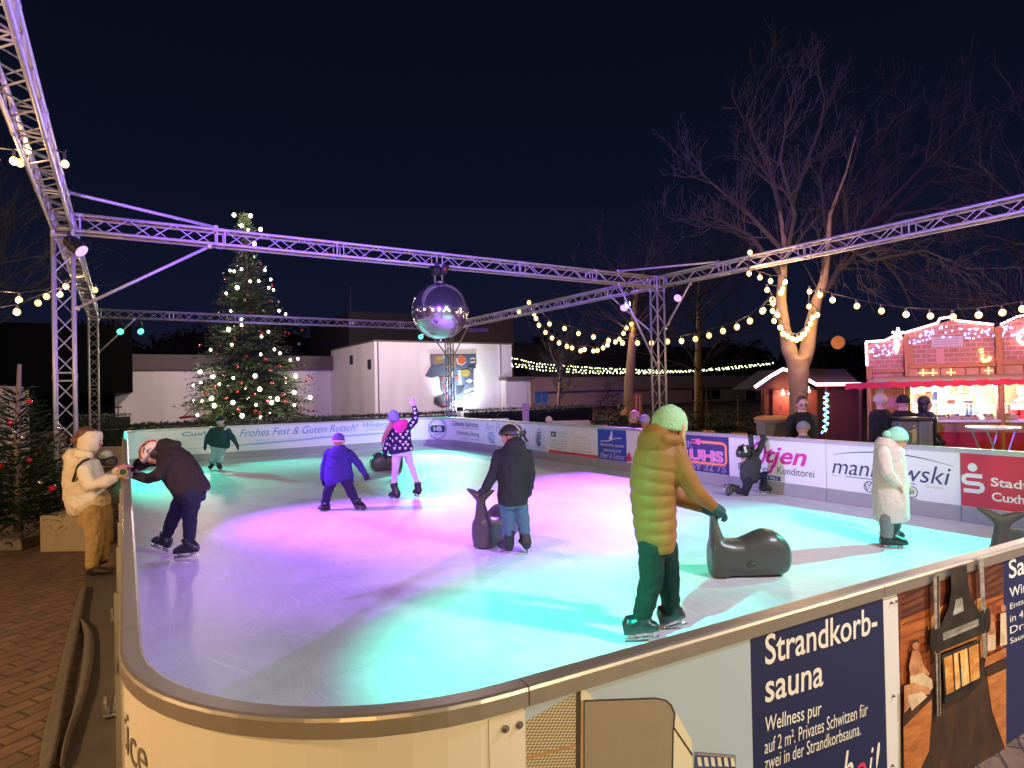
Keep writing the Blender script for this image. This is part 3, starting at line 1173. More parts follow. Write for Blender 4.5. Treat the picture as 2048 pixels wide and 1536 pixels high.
def truss(name, label, cat, A, B, u, w, group, flat_ends=(True, True), pitch=.5):
    """four chords and zigzag lacing between A and B, which are its axis ends"""
    L = (B - A).length
    d = (B - A).normalized()
    c = (A + B) / 2
    th = thing(name, label, cat, c if abs(d.z) < .5 else A, group)
    for i in (-1, 1):
        for j in (-1, 1):
            b = MB()
            o = u * i * HO + w * j * HO
            b.tube([A + o, B + o], .025, 10)
            b.build('chord', M_TRUSS, th, True)
    b = MB()
    seg = 2.0
    n = max(1, round(L / seg))
    sl = L / n
    for k in range(n):
        s0 = A + d * (sl * k + .06)
        ln = sl - .12
        m_ = max(2, round(ln / .31))
        st = ln / m_
        for (a, e) in ((u, w), (-u, -w), (w, u), (-w, -u)):
            off = a * HO
            for q in range(m_):
                sg = 1 if (q % 2 == 0) else -1
                b.tube([s0 + d * (st * q) + off - e * HO * sg, s0 + d * (st * (q + 1)) + off + e * HO * sg], .009, 5, False)
            for p_ in (0, ln):
                b.tube([s0 + d * p_ + off - e * HO, s0 + d * p_ + off + e * HO], .011, 5, False)
    for k in range(n + 1):
        for i in (-1, 1):
            for j in (-1, 1):
                p = A + d * min(max(sl * k, .05), L - .05) + u * i * HO + w * j * HO
                b.tube([p - d * .05, p + d * .05], .029, 10)
    b.build('lattice', M_TRUSS, th)
    return th


X_, Y_ = V((1, 0, 0)), V((0, 1, 0))
zc = ZT - HO - .025
gT = 'lattice truss towers round the rink'
for P, lb in ((TA, 'tall aluminium truss tower behind the woman in the cream hoodie'), (TB, 'slim aluminium truss tower at the far left corner of the rink'),
              (TC, 'aluminium truss tower in front of the wall relief, under the mirror ball'), (TD, 'aluminium truss tower behind the woman in the green hat')):
    th = truss('truss_tower', lb, 'truss tower', V((P.x, P.y, -.05)), V((P.x, P.y, zc - HO - .03)), X_, Y_, gT)
    b = MB()
    b.bbox(V((P.x, P.y, -.045)), (.6, .6, .02))
    b.build('base_plate', M_ALU, th)
gB = 'lattice truss beams over the rink'
e_ = .15
Z3 = V((0, 0, zc))
truss('truss_beam', 'steep near truss beam running out of the top left of the view', 'truss beam', V((-.7, -.4, zc)), TA + Z3 - Y_ * e_, X_, UPZ, gB)
truss('truss_beam', 'truss beam between the two left towers, seen almost end on', 'truss beam', TA + Z3 + Y_ * e_, TB + Z3 - Y_ * e_, X_, UPZ, gB)
truss('truss_beam', 'long violet lit truss beam that carries the mirror ball', 'truss beam', TA + Z3 + X_ * e_, TD + Z3 - X_ * e_, Y_, UPZ, gB)
truss('truss_beam', 'farthest truss beam, crossing in front of the big Christmas tree', 'truss beam', TB + Z3 + X_ * e_, TC + Z3 - X_ * e_, Y_, UPZ, gB)
truss('truss_beam', 'truss beam from behind the mirror ball to the tower by the green hat', 'truss beam', TC + Z3 - Y_ * e_, TD + Z3 + Y_ * e_, X_, UPZ, gB)
truss('truss_beam', 'violet truss beam running out of view to the right under the bare tree', 'truss beam', TD + Z3 - Y_ * e_, V((11.64, -.4, zc)), X_, UPZ, gB)
for P, lb in ((TA, 'dark corner block on top of the tall left truss tower'), (TB, 'corner block on top of the far left truss tower'), (TC, 'corner block of the truss tower behind the mirror ball'), (TD, 'corner block where three beams meet above the green hat')):
    b = MB()
    c = P + Z3
    for d_, (a, e) in ((X_, (Y_, UPZ)), (Y_, (X_, UPZ)), (UPZ, (X_, Y_))):
        for i in (-1, 1):
            for j in (-1, 1):
                o = a * i * HO + e * j * HO
                b.tube([c - d_ * .145 + o, c + d_ * .145 + o], .0255, 10)
    tag(b.build('truss_corner_block', M_TRUSS, None, True, c), lb, 'truss corner', 'corner blocks of the truss frame')


def brace(P, Q, lb):
    th = thing('brace_pole', lb, 'brace pole', P, 'brace poles of the truss frame')
    b = MB()
    d = (Q - P).normalized()
    b.tube([P, Q], .024, 10)
    b.build('tube', M_TRUSS, th, True)
    for e in (P, Q):
        b = MB()
        b.bbox(e, (.075, .075, .075), b=.012)
        b.build('clamp', M_ALU, th)


fA = TA - Y_ * HO
brace(TA + V((.16, -.1, 3.14)), TA + V((1.98, -.1, zc - HO - .05)), 'violet lit brace pole from the left tower up to the mirror ball beam')
brace(TA + V((.12, -1.15, zc + HO + .04)), TA + V((2.08, -.1, zc + HO + .04)), 'brace pole lying flat across the near left corner of the trusses')
brace(TD + V((-.14, -.13, 2.2)), TD + V((-1.4, -.13, zc - HO - .05)), 'brace pole on the left of the tower by the green hat')
brace(TD + V((.1, -.16, 3.25)), TD + V((.1, -1.0, zc - HO - .05)), 'brace pole on the right of the tower by the green hat')
brace(TD + V((-.1, .16, 3.2)), TD + V((-.1, 1.6, zc - HO - .05)), 'thin brace pole behind the tower by the green hat')
brace(TD + V((-1.4, -.1, zc + HO + .04)), TD + V((-.1, -2.0, zc + HO + .04)), 'brace pole lying flat across the right corner of the trusses')
brace(TB + V((.14, -.1, 3.2)), TB + V((1.1, -.1, zc - HO - .05)), 'short brace pole beside the far left tower')
brace(TC + V((-.14, -.1, 3.2)), TC + V((-1.0, -.1, zc - HO - .05)), 'brace pole on the left of the tower behind the mirror ball')
brace(TC + V((.12, -.15, 3.2)), TC + V((.12, -1.4, zc - HO - .05)), 'brace pole on the right of the tower behind the mirror ball')


# ---------------------------------------------------------------- stage lamps
def stage_lamp(P, target, ecol, strength, label, hang, group='stage lamps on the trusses', s=1.):
    d = (V(target) - V(P)).normalized()
    th = thing('stage_lamp', label, 'stage lamp', P, group)
    b = MB()
    P = V(P)
    b.tube([P - d * .2 * s, P - d * .17 * s, P - d * .06 * s, P + d * .10 * s], [.05 * s, .085 * s, .1 * s, .1 * s], 20)
    b.build('lamp_housing', M_DARK, th, False)
    b = MB()
    b.tube([P + d * .101 * s, P + d * .106 * s], .094 * s, 24)
    lens = mat('lens_%.2f_%.2f_%.0f' % (ecol[0], ecol[2], strength), (.2, .2, .2), .3, emit=strength, ecol=ecol)
    b.build('lens', lens, th)
    b = MB()
    side = d.cross(UPZ).normalized() * .13 * s
    hp = V(hang)
    b.tube([P + side, P + side + UPZ * .1, hp + side * .3 - UPZ * .03, hp - side * .3 - UPZ * .03, P - side + UPZ * .1, P - side], .012, 6)
    b.tube([hp - UPZ * .06, hp + UPZ * .03], .02, 8)
    b.build('yoke', M_DARK, th)
    return th


def hang(P, z=zc - HO - .03):
    return V((P[0], P[1], z))


stage_lamp(LAMPS[0][0], LAMPS[0][1], (.5, .3, 1.), 1.8, 'violet stage lamp at the top of the tall left tower', (-.62, 11.36, 4.28))
stage_lamp(LAMPS[1][0], LAMPS[1][1], (.5, .3, 1.), 1.8, 'violet stage lamp half behind the brace left of the tower', (11.2, 12.05, 4.28))
stage_lamp(LAMPS[2][0], LAMPS[2][1], (.5, .3, 1.), 1.8, 'violet stage lamp hanging right of the tower by the green hat', (11.66, 10.9, 4.28))
stage_lamp(LAMPS[3][0], LAMPS[3][1], (.06, 1., .62), 4, 'teal stage lamp next to the far left tower', (.0, 23.38, 4.28))
stage_lamp(LAMPS[4][0], LAMPS[4][1], (.06, 1., .62), 4, 'teal stage lamp second from the far left tower', (.53, 23.38, 4.28))
stage_lamp(LAMPS[5][0], LAMPS[5][1], (.06, 1., .62), 4, 'teal stage lamp below left of the mirror ball', (10.4, 23.4, 4.28))
stage_lamp(LAMPS[6][0], LAMPS[6][1], (.06, 1., .62), 4, 'assumed teal stage lamp on the near left truss, out of view above', (-.7, 2.05, 4.28))
stage_lamp(LAMPS[7][0], LAMPS[7][1], (.06, 1., .62), 4, 'assumed teal stage lamp on the near right truss, out of view', (11.64, 2.25, 4.28))
stage_lamp(LAMPS[8][0], LAMPS[8][1], (.5, .3, 1.), 1.8, 'assumed violet stage lamp on the near left truss, out of view above', (-.7, -.05, 4.28))
# unlit floodlight pair on the right-hand beam
P = D(957, 656, 25.0)
th = thing('floodlight', 'unlit black floodlight with grey front glass right of the mirror ball', 'floodlight', P)
for k in (-1, 1):
    b = MB()
    ax = (HR, (HF * .5 - UPZ * .85).normalized(), HR.cross((HF * .5 - UPZ * .85).normalized()))
    c = P + HR * k * .2
    b.rings([[c + ax[0] * x * .17 + ax[2] * y * .16 for x, y in ((-1, -1), (1, -1), (1, 1), (-1, 1))], [c - UPZ * .13 - HF * .16 + ax[0] * x * .21 + ax[2] * y * .1 for x, y in ((-1, -1), (1, -1), (1, 1), (-1, 1))]])
    b.build('front_glass', mat('dull_glass', (.22, .22, .2), .25, 0, .1, 9), th)
b = MB()
b.bbox(P + UPZ * .13 + HF * .12, (.8, .3, .26), (HR, HF, UPZ), .04)
b.tube([P + UPZ * .2, V((P.x, P.y, zc))], .02, 8)
b.build('lamp_housing', M_DARK, th)

# ---------------------------------------------------------------- mirror ball
BC = V((5.42, 11.48, 3.36))
dB = depth(BC)
BC = D(880, 622, dB)
RB = 56.5 / F * dB
th = thing('mirror_ball', 'large mirror ball hanging from the middle of the violet beam', 'mirror ball', BC)
b = MB()
rings = []
NS, NR = 72, 36
for i in range(1, NR):
    a = math.pi * i / NR
    rings.append([BC + V((math.sin(a) * math.cos(2 * math.pi * k / NS), math.sin(a) * math.sin(2 * math.pi * k / NS), -math.cos(a))) * RB for k in range(NS)])
b.rings(rings)
M_MIR = mat('mirror_tiles', (.92, .92, .94), .13, .96, .06, 60)
b.build('mirror_tiles', M_MIR, th, True)
b = MB()
b.tube([BC + UPZ * (RB - .02), BC + UPZ * (RB + .03)], .06, 16)
b.tube([BC - UPZ * (RB + .05), BC - UPZ * (RB - .02)], .03, 12)
b.build('cap', M_ALU, th, True)
zt = zc - HO - .03
for k in (-.1, .06):
    b = MB()
    n = 5
    for i in range(n):
        p = BC + X_ * k + UPZ * (RB + .0 + .035 * i)
        ring = [p + (X_ if i % 2 else Y_) * math.cos(a) * .018 + UPZ * math.sin(a) * .026 for a in [q * math.pi / 5 for q in range(11)]]
        b.tube(ring, .005, 5, False)
    b.build('chain', M_ALU, th)
b = MB()
zb_ = BC.z + RB + .15
b.bbox(BC + UPZ * (RB + .27) + X_ * -.08, (.14, .2, .24), b=.02)
b.bbox(BC + UPZ * (RB + .27) + X_ * .08, (.14, .2, .22), b=.02)
for k in (-.12, .12):
    b.tube([V((BC.x + k, BC.y, zb_ + .2)), V((BC.x + k, BC.y, zt + .06))], .02, 8)
    b.bbox(V((BC.x + k, BC.y, zt)), (.06, .34, .07), b=.01)
b.build('motor', M_DARK, th)
b = MB()
b.bbox(BC + UPZ * (RB + .27) + V((.08, -.105, 0)), (.05, .01, .06), b=.004)
b.build('motor_label', mat('red_plastic', (.5, .04, .03), .5), th)

# ---------------------------------------------------------------- whale skating aids
M_WHALE = mat('whale_plastic', (.068, .068, .06), .33, 0, .15, 5, .02, .5)


def whale(P, ang, label):
    """nose along ang (world heading); the tail stands up at the other end"""
    dx, dy = V((math.cos(ang), math.sin(ang), 0)), V((-math.sin(ang), math.cos(ang), 0))
    th = thing('whale_skating_aid', label, 'skating aid', P, 'whale shaped skating aids on the ice')
    b = MB()

    def ring(x, z0, z1, w, p=2.6, n=28):
        out = []
        for k in range(n):
            a = 2 * math.pi * k / n
            c, s_ = math.cos(a), math.sin(a)
            q = (abs(c) ** p + abs(s_) ** p) ** (-1 / p)
            out.append(P + dx * x + dy * (c * q * w) + UPZ * ((z0 + z1) / 2 + s_ * q * (z1 - z0) / 2))
        return out
    prof = [(.012, .03, .30, .085), (.03, .01, .36, .115), (.08, .0, .38, .135), (.14, .0, .36, .145), (.22, .0, .345, .15), (.3, .0, .345, .155), (.38, .0, .375, .165),
            (.46, .0, .41, .172), (.53, .0, .43, .178), (.6, .0, .425, .178), (.66, .003, .395, .17), (.71, .02, .35, .15), (.745, .06, .3, .115), (.765, .12, .26, .06)]
    b.rings([ring(*q) for q in prof])
    # tail stock: horizontal rings rising to the flukes
    R_ = []
    for z, x0, x1, w in ((.012, .008, .2, .132), (.1, .01, .205, .132), (.25, .015, .2, .12), (.33, .015, .165, .1), (.42, .02, .125, .078), (.5, .025, .1, .062), (.57, .03, .09, .06), (.62, .032, .085, .07)):
        rr = []
        for k in range(20):
            a = 2 * math.pi * k / 20
            rr.append(P + dx * ((x0 + x1) / 2 + math.cos(a) * (x1 - x0) / 2) + dy * math.sin(a) * w + UPZ * z)
        R_.append(rr)
    b.rings(R_)
    for sg in (-1, 1):                      # flukes: curved horns up and outwards
        pts = [P + dx * .055 + dy * sg * y + UPZ * z for y, z in ((.0, .57), (.05, .60), (.1, .632), (.15, .655), (.185, .672))]
        R_ = []
        for i, p in enumerate(pts):
            h_, d_ = (.06, .052, .04, .026, .012)[i], (.03, .03, .026, .02, .01)[i]
            t = (pts[min(i + 1, 4)] - pts[max(i - 1, 0)]).normalized()
            up = dx.cross(t)
            R_.append([p + dx * math.cos(2 * math.pi * k / 14) * d_ + up * math.sin(2 * math.pi * k / 14) * h_ for k in range(14)])
        b.rings(R_)
    o = b.build('body', M_WHALE, th)
    remesh(o, .011, 7)
    for sg in (-1, 1):
        b = MB()
        b.ell(P + dx * .69 + dy * sg * .118 + UPZ * .23, (.02, .012, .065), ((dx * .6 + dy * sg * .8), (dy * sg * .6 - dx * .8) * -1, UPZ), 16, 8)
        b.build('eye', mat('whale_eye', (.2, .32, .36), .3), th, True)
        b = MB()
        R_ = [P + dx * x + dy * sg * (.156 + .018 * math.sin(math.pi * k / 8)) + UPZ * z for k, (x, z) in enumerate([(.3 + .014 * q, .13 + .03 * math.sin(math.pi * q / 8)) for q in range(9)])]
        b.tube(R_, [.006 + .009 * math.sin(math.pi * k / 8) for k in range(9)], 8)
        b.build('fin', M_WHALE, th, True)
    return th


aR = math.atan2(HR.y, HR.x)
pB = G(1417, 1152)
whale(pB, aR + .03, 'dark whale skating aid seen from the side, pushed by the woman')
pA = G(958, 1100)
whale(pA - V((0, 0, 0)), aR + math.radians(62), 'dark whale skating aid with raised tail, held by the boy in the helmet')
pC = G(805, 938)
whale(pC, aR + math.radians(212), 'dark whale skating aid beyond the girl in white leggings')
pD = G(2003, 1178)
whale(pD, aR + math.radians(38), 'dark whale skating aid cut off by the right edge, tail towards us')
# ---------------------------------------------------------------- buildings behind
M_PLAST = mat('white_plaster', (.7, .68, .66), .85, 0, .1, .8, .1)
t_ = M_PLAST.node_tree                      # streaks of damp running down
g_ = t_.nodes.new('ShaderNodeNewGeometry')
mp_ = t_.nodes.new('ShaderNodeMapping')
mp_.inputs['Scale'].default_value = (.5, .5, .09)
n_ = t_.nodes.new('ShaderNodeTexNoise')
n_.inputs['Scale'].default_value = .8
n_.inputs['Detail'].default_value = 5
r_ = t_.nodes.new('ShaderNodeValToRGB')
r_.color_ramp.elements[0].position = .32
r_.color_ramp.elements[0].color = (.6, .58, .56, 1)
r_.color_ramp.elements[1].position = .55
r_.color_ramp.elements[1].color = (.76, .74, .72, 1)
t_.links.new(g_.outputs['Position'], mp_.inputs[0])
t_.links.new(mp_.outputs[0], n_.inputs['Vector'])
t_.links.new(n_.outputs['Fac'], r_.inputs[0])
t_.links.new(r_.outputs[0], t_.nodes['Principled BSDF'].inputs['Base Color'])
M_FASC = mat('brown_fascia', (.12, .1, .095), .8, 0, .15, 2)
M_DBRICK = mat('dark_brown_cladding', (.035, .028, .026), .85, 0, .2, 2)
M_BLACKW = mat('black_cladding', (.003, .003, .0035), .95, 0, .3, 2, spec=.03)
M_PBRICK = mat('pale_brick', (.42, .3, .28), .85, 0, .12, 4, .2)
M_ROOF = mat('dark_roof', (.03, .025, .027), .85, 0, .25, 5)
M_WIN = mat('dark_window', (.02, .03, .05), .15, 0, .2, 1)
M_WFR = mat('window_frame', (.5, .45, .45), .6)
NY = V((0, -1, 0))
ZG = -.06


def yplane(px, py, y):
    return PL(px, py, V((0, y, 0)), NY)


def xat(px, y):
    return yplane(px, 780, y).x


def zat(px, py, y):
    return yplane(px, py, y).z


def bbx(b, x0, x1, y0, y1, z0, z1):
    b.box(((x0 + x1) / 2, (y0 + y1) / 2, (z0 + z1) / 2), (abs(x1 - x0), abs(y1 - y0), abs(z1 - z0)))


YW = 38.
# tall white block with the wall relief
xl, xr = xat(750, YW), xat(1025, YW)
zt_ = zat(755, 683, YW)
hall = thing('hall_building', 'windowless white hall block that carries the coloured wall relief', 'building', ((xl + xr) / 2, YW, ZG))
b = MB()
yb_ = 47.495
dz = 1.3
b.add([(xl, YW, ZG), (xr, YW, ZG), (xr, yb_, ZG), (xl, yb_, ZG), (xl, YW, zt_), (xr, YW, zt_), (xr, yb_, zt_), (xl, yb_, zt_)],
      [(0, 1, 5, 4), (1, 2, 6, 5), (2, 3, 7, 6), (3, 0, 4, 7), (4, 5, 6, 7)])
b.build('wall', M_PLAST, hall)
b = MB()
bbx(b, xl - .06, xr + .06, YW - .06, yb_ + .06, zt_ + .002, zt_ + .1)
b.build('roof_edge', M_FASC, hall)
for px, dx in ((757, 0.), (1000, 0)):
    b = MB()
    x = xat(px, YW)
    b.tube([(x, YW - .05, ZG), (x, YW - .05, zt_ - .02)], .035 if px < 900 else .05, 8)
    b.build('down_pipe', M_FASC if px < 900 else M_WFR, hall)
# slanting west face runs back to the low wing
xw = xat(670, 47.)
b = MB()
zw = zat(670, 700, 47.)
for q in ((703, 720), (739, 729)):
    k = (750 - q[0]) / 80.
    y = YW + 9 * k * .9
    p = PL(q[0], q[1], V((xl - .005, 0, 0)), V((1, 0, 0)))
    bbx(b, xl - .04, xl - .004, p.y - .3, p.y + .3, p.z - .32, p.z + .32)
b.build('vent_window', M_WIN, hall)
# low white wing on the left
YL = 47.5
wing = thing('low_wing', 'long low white wing with a dark brown roof edge behind the Christmas tree', 'building', (xat(450, YL), YL, ZG))
x0, x1 = xat(228, YL), xl - .01
z1, z2 = zat(450, 740, YL), zat(450, 711, YL)
b = MB()
bbx(b, x0, x1, YL, YL + 10, ZG, z1)
b.build('wall', M_PLAST, wing)
b = MB()
bbx(b, xat(264, YL), x1 + 2.5, YL - .5, YL + 10.2, z1 + .003, z2)
b.build('roof_edge', M_FASC, wing)
# annex on the right of the block
YX = 37.2
annex = thing('annex_building', 'small white annex with a brown flat roof right of the wall relief', 'building', (xat(1035, YX), YX, ZG))
b = MB()
z1 = zat(1035, 760, YX)
bbx(b, xat(1012, YX), xat(1054, YX), YX, YX + 6, ZG, z1)
b.build('wall', M_PLAST, annex)
b = MB()
bbx(b, xat(1011, YX) - .05, xat(1067, YX), YX - .25, YX + 6.3, z1 + .003, z1 + .24)
b.build('roof', M_FASC, annex)
b = MB()
bbx(b, xat(1054, YX) + .004, xat(1062, YX), YX + .06, YX + 6, ZG, z1)
b.build('side_wall', M_CREAM, annex)
# brown upper storey behind the white block
YU = 49.
b = MB()
bbx(b, xat(700, YU), xat(1030, YU), YU, YU + 12, ZG, zat(850, 630, YU))
upper = b.build('upper_block', M_DBRICK, None, False, V((xat(860, YU), YU, ZG)))
tag(upper, 'dark brown windowless building rising behind the white hall block', 'building')
# black overhanging building at the far left
YD = 44.
dark = thing('dark_building', 'black building with an overhanging upper storey behind the left towers', 'building', (xat(200, YD), YD, ZG))
b = MB()
bbx(b, xat(-90, YD), xat(265, YD), YD - 1.5, YD + 8, zat(200, 786, YD), zat(200, 655, YD))
b.build('upper_storey', M_BLACKW, dark)
b = MB()
bbx(b, xat(-90, YD), xat(229, YD), YD, YD + 8, ZG, zat(200, 786, YD) - .003)
b.build('ground_storey', M_BLACKW, dark)
# pinkish hut at the far left
P = D(-32, 900, 17)
b = MB()
zz = D(10, 772, 17).z
w_ = 36 * 17 / F
b.bbox(P + UPZ * ((zz + ZG) / 2 - P.z), (2 * w_, 2.2, zz - ZG), (HR, HF, UPZ), .12)
tag(b.build('market_trailer', mat('trailer_pink', (.42, .3, .27), .7, 0, .1, 6, .1), None, False, V((P.x, P.y, ZG))), 'pale closed market trailer behind the little fir at the left edge', 'trailer')

# wall relief -------------------------------------------------------------
relief = thing('wall_relief', 'angular blue grey wall relief with an orange polygon and yellow pieces', 'wall relief', yplane(905, 815, YW - .1))
m_r = {k: mat('relief_' + k, c, .6, 0, .15, 3) for k, c in dict(slate=(.1, .13, .18), blue=(.07, .09, .14), light=(.3, .36, .44), dark=(.03, .035, .045),
       orange=(.42, .09, .03), yellow=(.3, .24, .06), white=(.55, .55, .56), red=(.35, .05, .05), brown=(.2, .14, .1)).items()}


def plate(name, col, pts, t0, t1):
    b = MB()
    q = [yplane(x, y, YW - .002) for x, y in pts]
    q = [p + NY * t0 for p in q]
    ar = sum(q[i].x * q[(i + 1) % len(q)].z - q[(i + 1) % len(q)].x * q[i].z for i in range(len(q)))
    if ar < 0:
        q.reverse()
    b.poly(q, t1 - t0, NY)
    return b.build(name, m_r[col], relief)


cx_, cy_ = 640, 540
Z_ = lambda x, y: (cx_ + x / 4.452, cy_ + y / 4.452)
plate('relief_plate', 'slate', [Z_(*p) for p in ((978, 748), (1290, 748), (1374, 745), (1374, 870), (1350, 885), (1352, 1110), (1260, 1160), (1130, 1170), (1075, 1060), (1065, 945), (990, 958), (935, 942), (985, 850))], 0, .16)
plate('relief_plate', 'brown', [Z_(*p) for p in ((985, 755), (1105, 752), (1095, 830), (1000, 850))], .162, .2)
plate('relief_plate', 'yellow', [Z_(*p) for p in ((1015, 775), (1060, 765), (1070, 800), (1030, 812))], .202, .23)
plate('relief_plate', 'light', [Z_(*p) for p in ((1075, 768), (1100, 765), (1102, 790), (1078, 792))], .202, .23)
plate('relief_plate', 'blue', [Z_(*p) for p in ((1000, 855), (1100, 835), (1100, 930), (1000, 950), (945, 935))], .162, .22)
plate('relief_plate', 'blue', [Z_(*p) for p in ((1200, 755), (1370, 750), (1370, 860), (1250, 885), (1200, 870))], .162, .2)
plate('relief_plate', 'white', [Z_(1245 + 46 * math.cos(a), 805 + 46 * math.sin(a)) for a in [math.radians(20 + 60 * k) for k in range(6)]], .202, .235)
plate('relief_plate', 'orange', [Z_(1245 + 40 * math.cos(a), 805 + 40 * math.sin(a)) for a in [math.radians(20 + 60 * k) for k in range(6)]], .237, .27)
for y in (785, 815):
    plate('relief_plate', 'white', [Z_(*p) for p in ((1325, y), (1368, y - 3), (1368, y + 9), (1325, y + 11))], .202, .225)
plate('relief_plate', 'dark', [Z_(*p) for p in ((1300, 852), (1372, 845), (1372, 872), (1300, 870))], .202, .225)
plate('relief_plate', 'yellow', [Z_(*p) for p in ((1240, 895), (1300, 885), (1320, 900), (1325, 930), (1300, 950), (1250, 948))], .162, .23)
plate('relief_plate', 'light', [Z_(*p) for p in ((1215, 890), (1238, 890), (1252, 1020), (1225, 1025))], .162, .2)
plate('relief_plate', 'blue', [Z_(*p) for p in ((1275, 960), (1348, 880), (1350, 1010), (1280, 1020))], .162, .2)
plate('relief_plate', 'white', [Z_(*p) for p in ((1285, 985), (1320, 970), (1350, 985), (1320, 1008))], .202, .23)
plate('relief_plate', 'orange', [Z_(*p) for p in ((1198, 945), (1222, 945), (1222, 975), (1200, 975))], .162, .22)
plate('relief_plate', 'red', [Z_(*p) for p in ((1070, 950), (1090, 948), (1092, 980), (1076, 985))], .162, .22)
plate('relief_plate', 'light', [Z_(*p) for p in ((1100, 955), (1135, 950), (1140, 1090), (1108, 1095))], .162, .2)
plate('relief_plate', 'red', [Z_(*p) for p in ((1085, 1020), (1103, 1018), (1108, 1060), (1092, 1065))], .202, .22)
plate('relief_plate', 'brown', [Z_(*p) for p in ((1140, 760), (1195, 758), (1200, 870), (1150, 875))], .162, .22)
plate('relief_plate', 'dark', [Z_(*p) for p in ((1205, 1035), (1275, 1025), (1255, 1085), (1205, 1115))], .162, .22)
plate('relief_plate', 'white', [Z_(*p) for p in ((1275, 1075), (1350, 1045), (1350, 1065), (1280, 1100))], .162, .22)
plate('relief_plate', 'white', [Z_(*p) for p in ((1250, 1130), (1350, 1085), (1350, 1098), (1260, 1148))], .162, .22)
plate('relief_plate', 'dark', [Z_(*p) for p in ((1015, 1135), (1100, 1110), (1150, 1135), (1150, 1215), (1090, 1225), (1010, 1180))], .0, .22)
plate('relief_plate', 'orange', [Z_(*p) for p in ((1097, 1110), (1125, 1105), (1128, 1140), (1102, 1145))], .222, .25)
plate('relief_plate', 'red', [Z_(*p) for p in ((1050, 1195), (1110, 1180), (1120, 1195), (1085, 1215))], .222, .25)
plate('relief_plate', 'yellow', [Z_(*p) for p in ((1150, 1030), (1165, 1028), (1166, 1060), (1152, 1062))], .222, .25)
plate('relief_plate', 'white', [Z_(*p) for p in ((1160, 900), (1175, 898), (1178, 960), (1164, 962))], .162, .2)
b = MB()
b.tube([yplane(*Z_(*p), YW - .03) for p in ((1280, 1175), (1300, 1168), (1305, 1185), (1330, 1172), (1345, 1182), (1358, 1165))], .02, 6)
b.build('signature', m_r['dark'], relief)
# the floodlight that washes the relief from below
PF = yplane(920, 835, YW - 1.6)
PF.z = .55
fl = thing('relief_floodlight', 'low floodlight at the foot of the white wall below the relief', 'floodlight', PF)
b = MB()
b.bbox(PF, (.4, .2, .3), b=.03)
b.tube([PF, V((PF.x, PF.y, ZG))], .03, 8)
b.build('lamp_housing', M_DARK, fl)
b = MB()
b.bbox(PF + V((0, .03, .16)), (.34, .16, .02), b=.004)
b.build('lens', mat('flood_lens', (.9, .95, 1.), .3, emit=12), fl)
spot('relief_flood_light', PF + V((.2, -.3, .4)), (PF.x + .9, YW, 2.3), (.72, .82, 1.), 1150, 125, 1., .1)
tag(MB().build('x', M_DARK) if False else fl)

# long low building on the right, dim pink brick under a dark roof
YR = 46.
long_ = thing('long_building', 'long low pinkish building with a dark roof hung with tiny green white lights', 'building', (xat(1300, YR), YR, ZG))
xa_, xb_ = xat(1064, YR), xat(1555, YR)
zr0, zr1, zr2 = zat(1300, 778, YR), zat(1300, 752, YR), zat(1300, 744, YR)
b = MB()
bbx(b, xa_, xb_, YR, YR + 9, ZG, zr0)
b.build('wall', M_PBRICK, long_)
b = MB()
bbx(b, xa_, xb_ + .3, YR - .6, YR + 9, zr0 + .003, zr1)
b.build('fascia', mat('dim_fascia', (.33, .26, .25), .85, 0, .15, 1), long_)
b = MB()
zr3 = zat(1300, 715, YR) + 1.5
b.add([(xa_ - .3, YR - .9, zr1 + .004), (xb_ + .5, YR - .9, zr1 + .004), (xb_ + .5, YR + 5, zr3), (xa_ - .3, YR + 5, zr3), (xa_ - .3, YR - .9, zr1 + .12), (xb_ + .5, YR - .9, zr1 + .12), (xb_ + .5, YR + 5, zr3 + .12), (xa_ - .3, YR + 5, zr3 + .12)],
      [(0, 3, 2, 1), (4, 5, 6, 7), (0, 1, 5, 4), (1, 2, 6, 5), (2, 3, 7, 6), (3, 0, 4, 7)])
b.build('roof', M_ROOF, long_)


def window(px0, px1, py0, py1, y, th, glass=M_WIN, n=1):
    x0, x1, z0, z1 = xat(px0, y), xat(px1, y), zat(px0, py1, y), zat(px0, py0, y)
    b = MB()
    bbx(b, x0, x1, y - .04, y - .006, z0, z1)
    f = b.build('window', glass, th)
    b = MB()
    w = .07
    bbx(b, x0 - w, x1 + w, y - .07, y - .042, z1, z1 + w)
    bbx(b, x0 - w, x1 + w, y - .07, y - .042, z0 - w, z0)
    for k in range(n + 1):
        x = x0 + (x1 - x0) * k / n
        bbx(b, x - w / 2, x + w / 2, y - .07, y - .043, z0 + .001, z1 - .001)
    b.build('frame', M_WFR, f)


window(1068, 1096, 783, 807, YR, long_, mat('bluish_window', (.03, .06, .16), .2, emit=.12, ecol=(.1, .25, .8)), 2)
window(1382, 1440, 780, 800, YR, long_, M_WIN, 3)
window(1490, 1512, 760, 800, YR - .0, long_, M_WIN, 1)
# ---------------------------------------------------------------- hedges, walls, blocks
M_HEDGE = mat('hedge_leaf', (.028, .045, .018), .7, 0, .5, 3)


def leafcloud(b, rnd, n, sample, size):
    for i in range(n):
        p = sample()
        d = V((rnd.gauss(0, 1), rnd.gauss(0, 1), rnd.gauss(0, 1))).normalized()
        e = d.orthogonal().normalized()
        s = size * rnd.uniform(.6, 1.4)
        b.add([p - d * s, p + e * s * .5, p + d * s, p - e * s * .5], [(0, 1, 2, 3)])


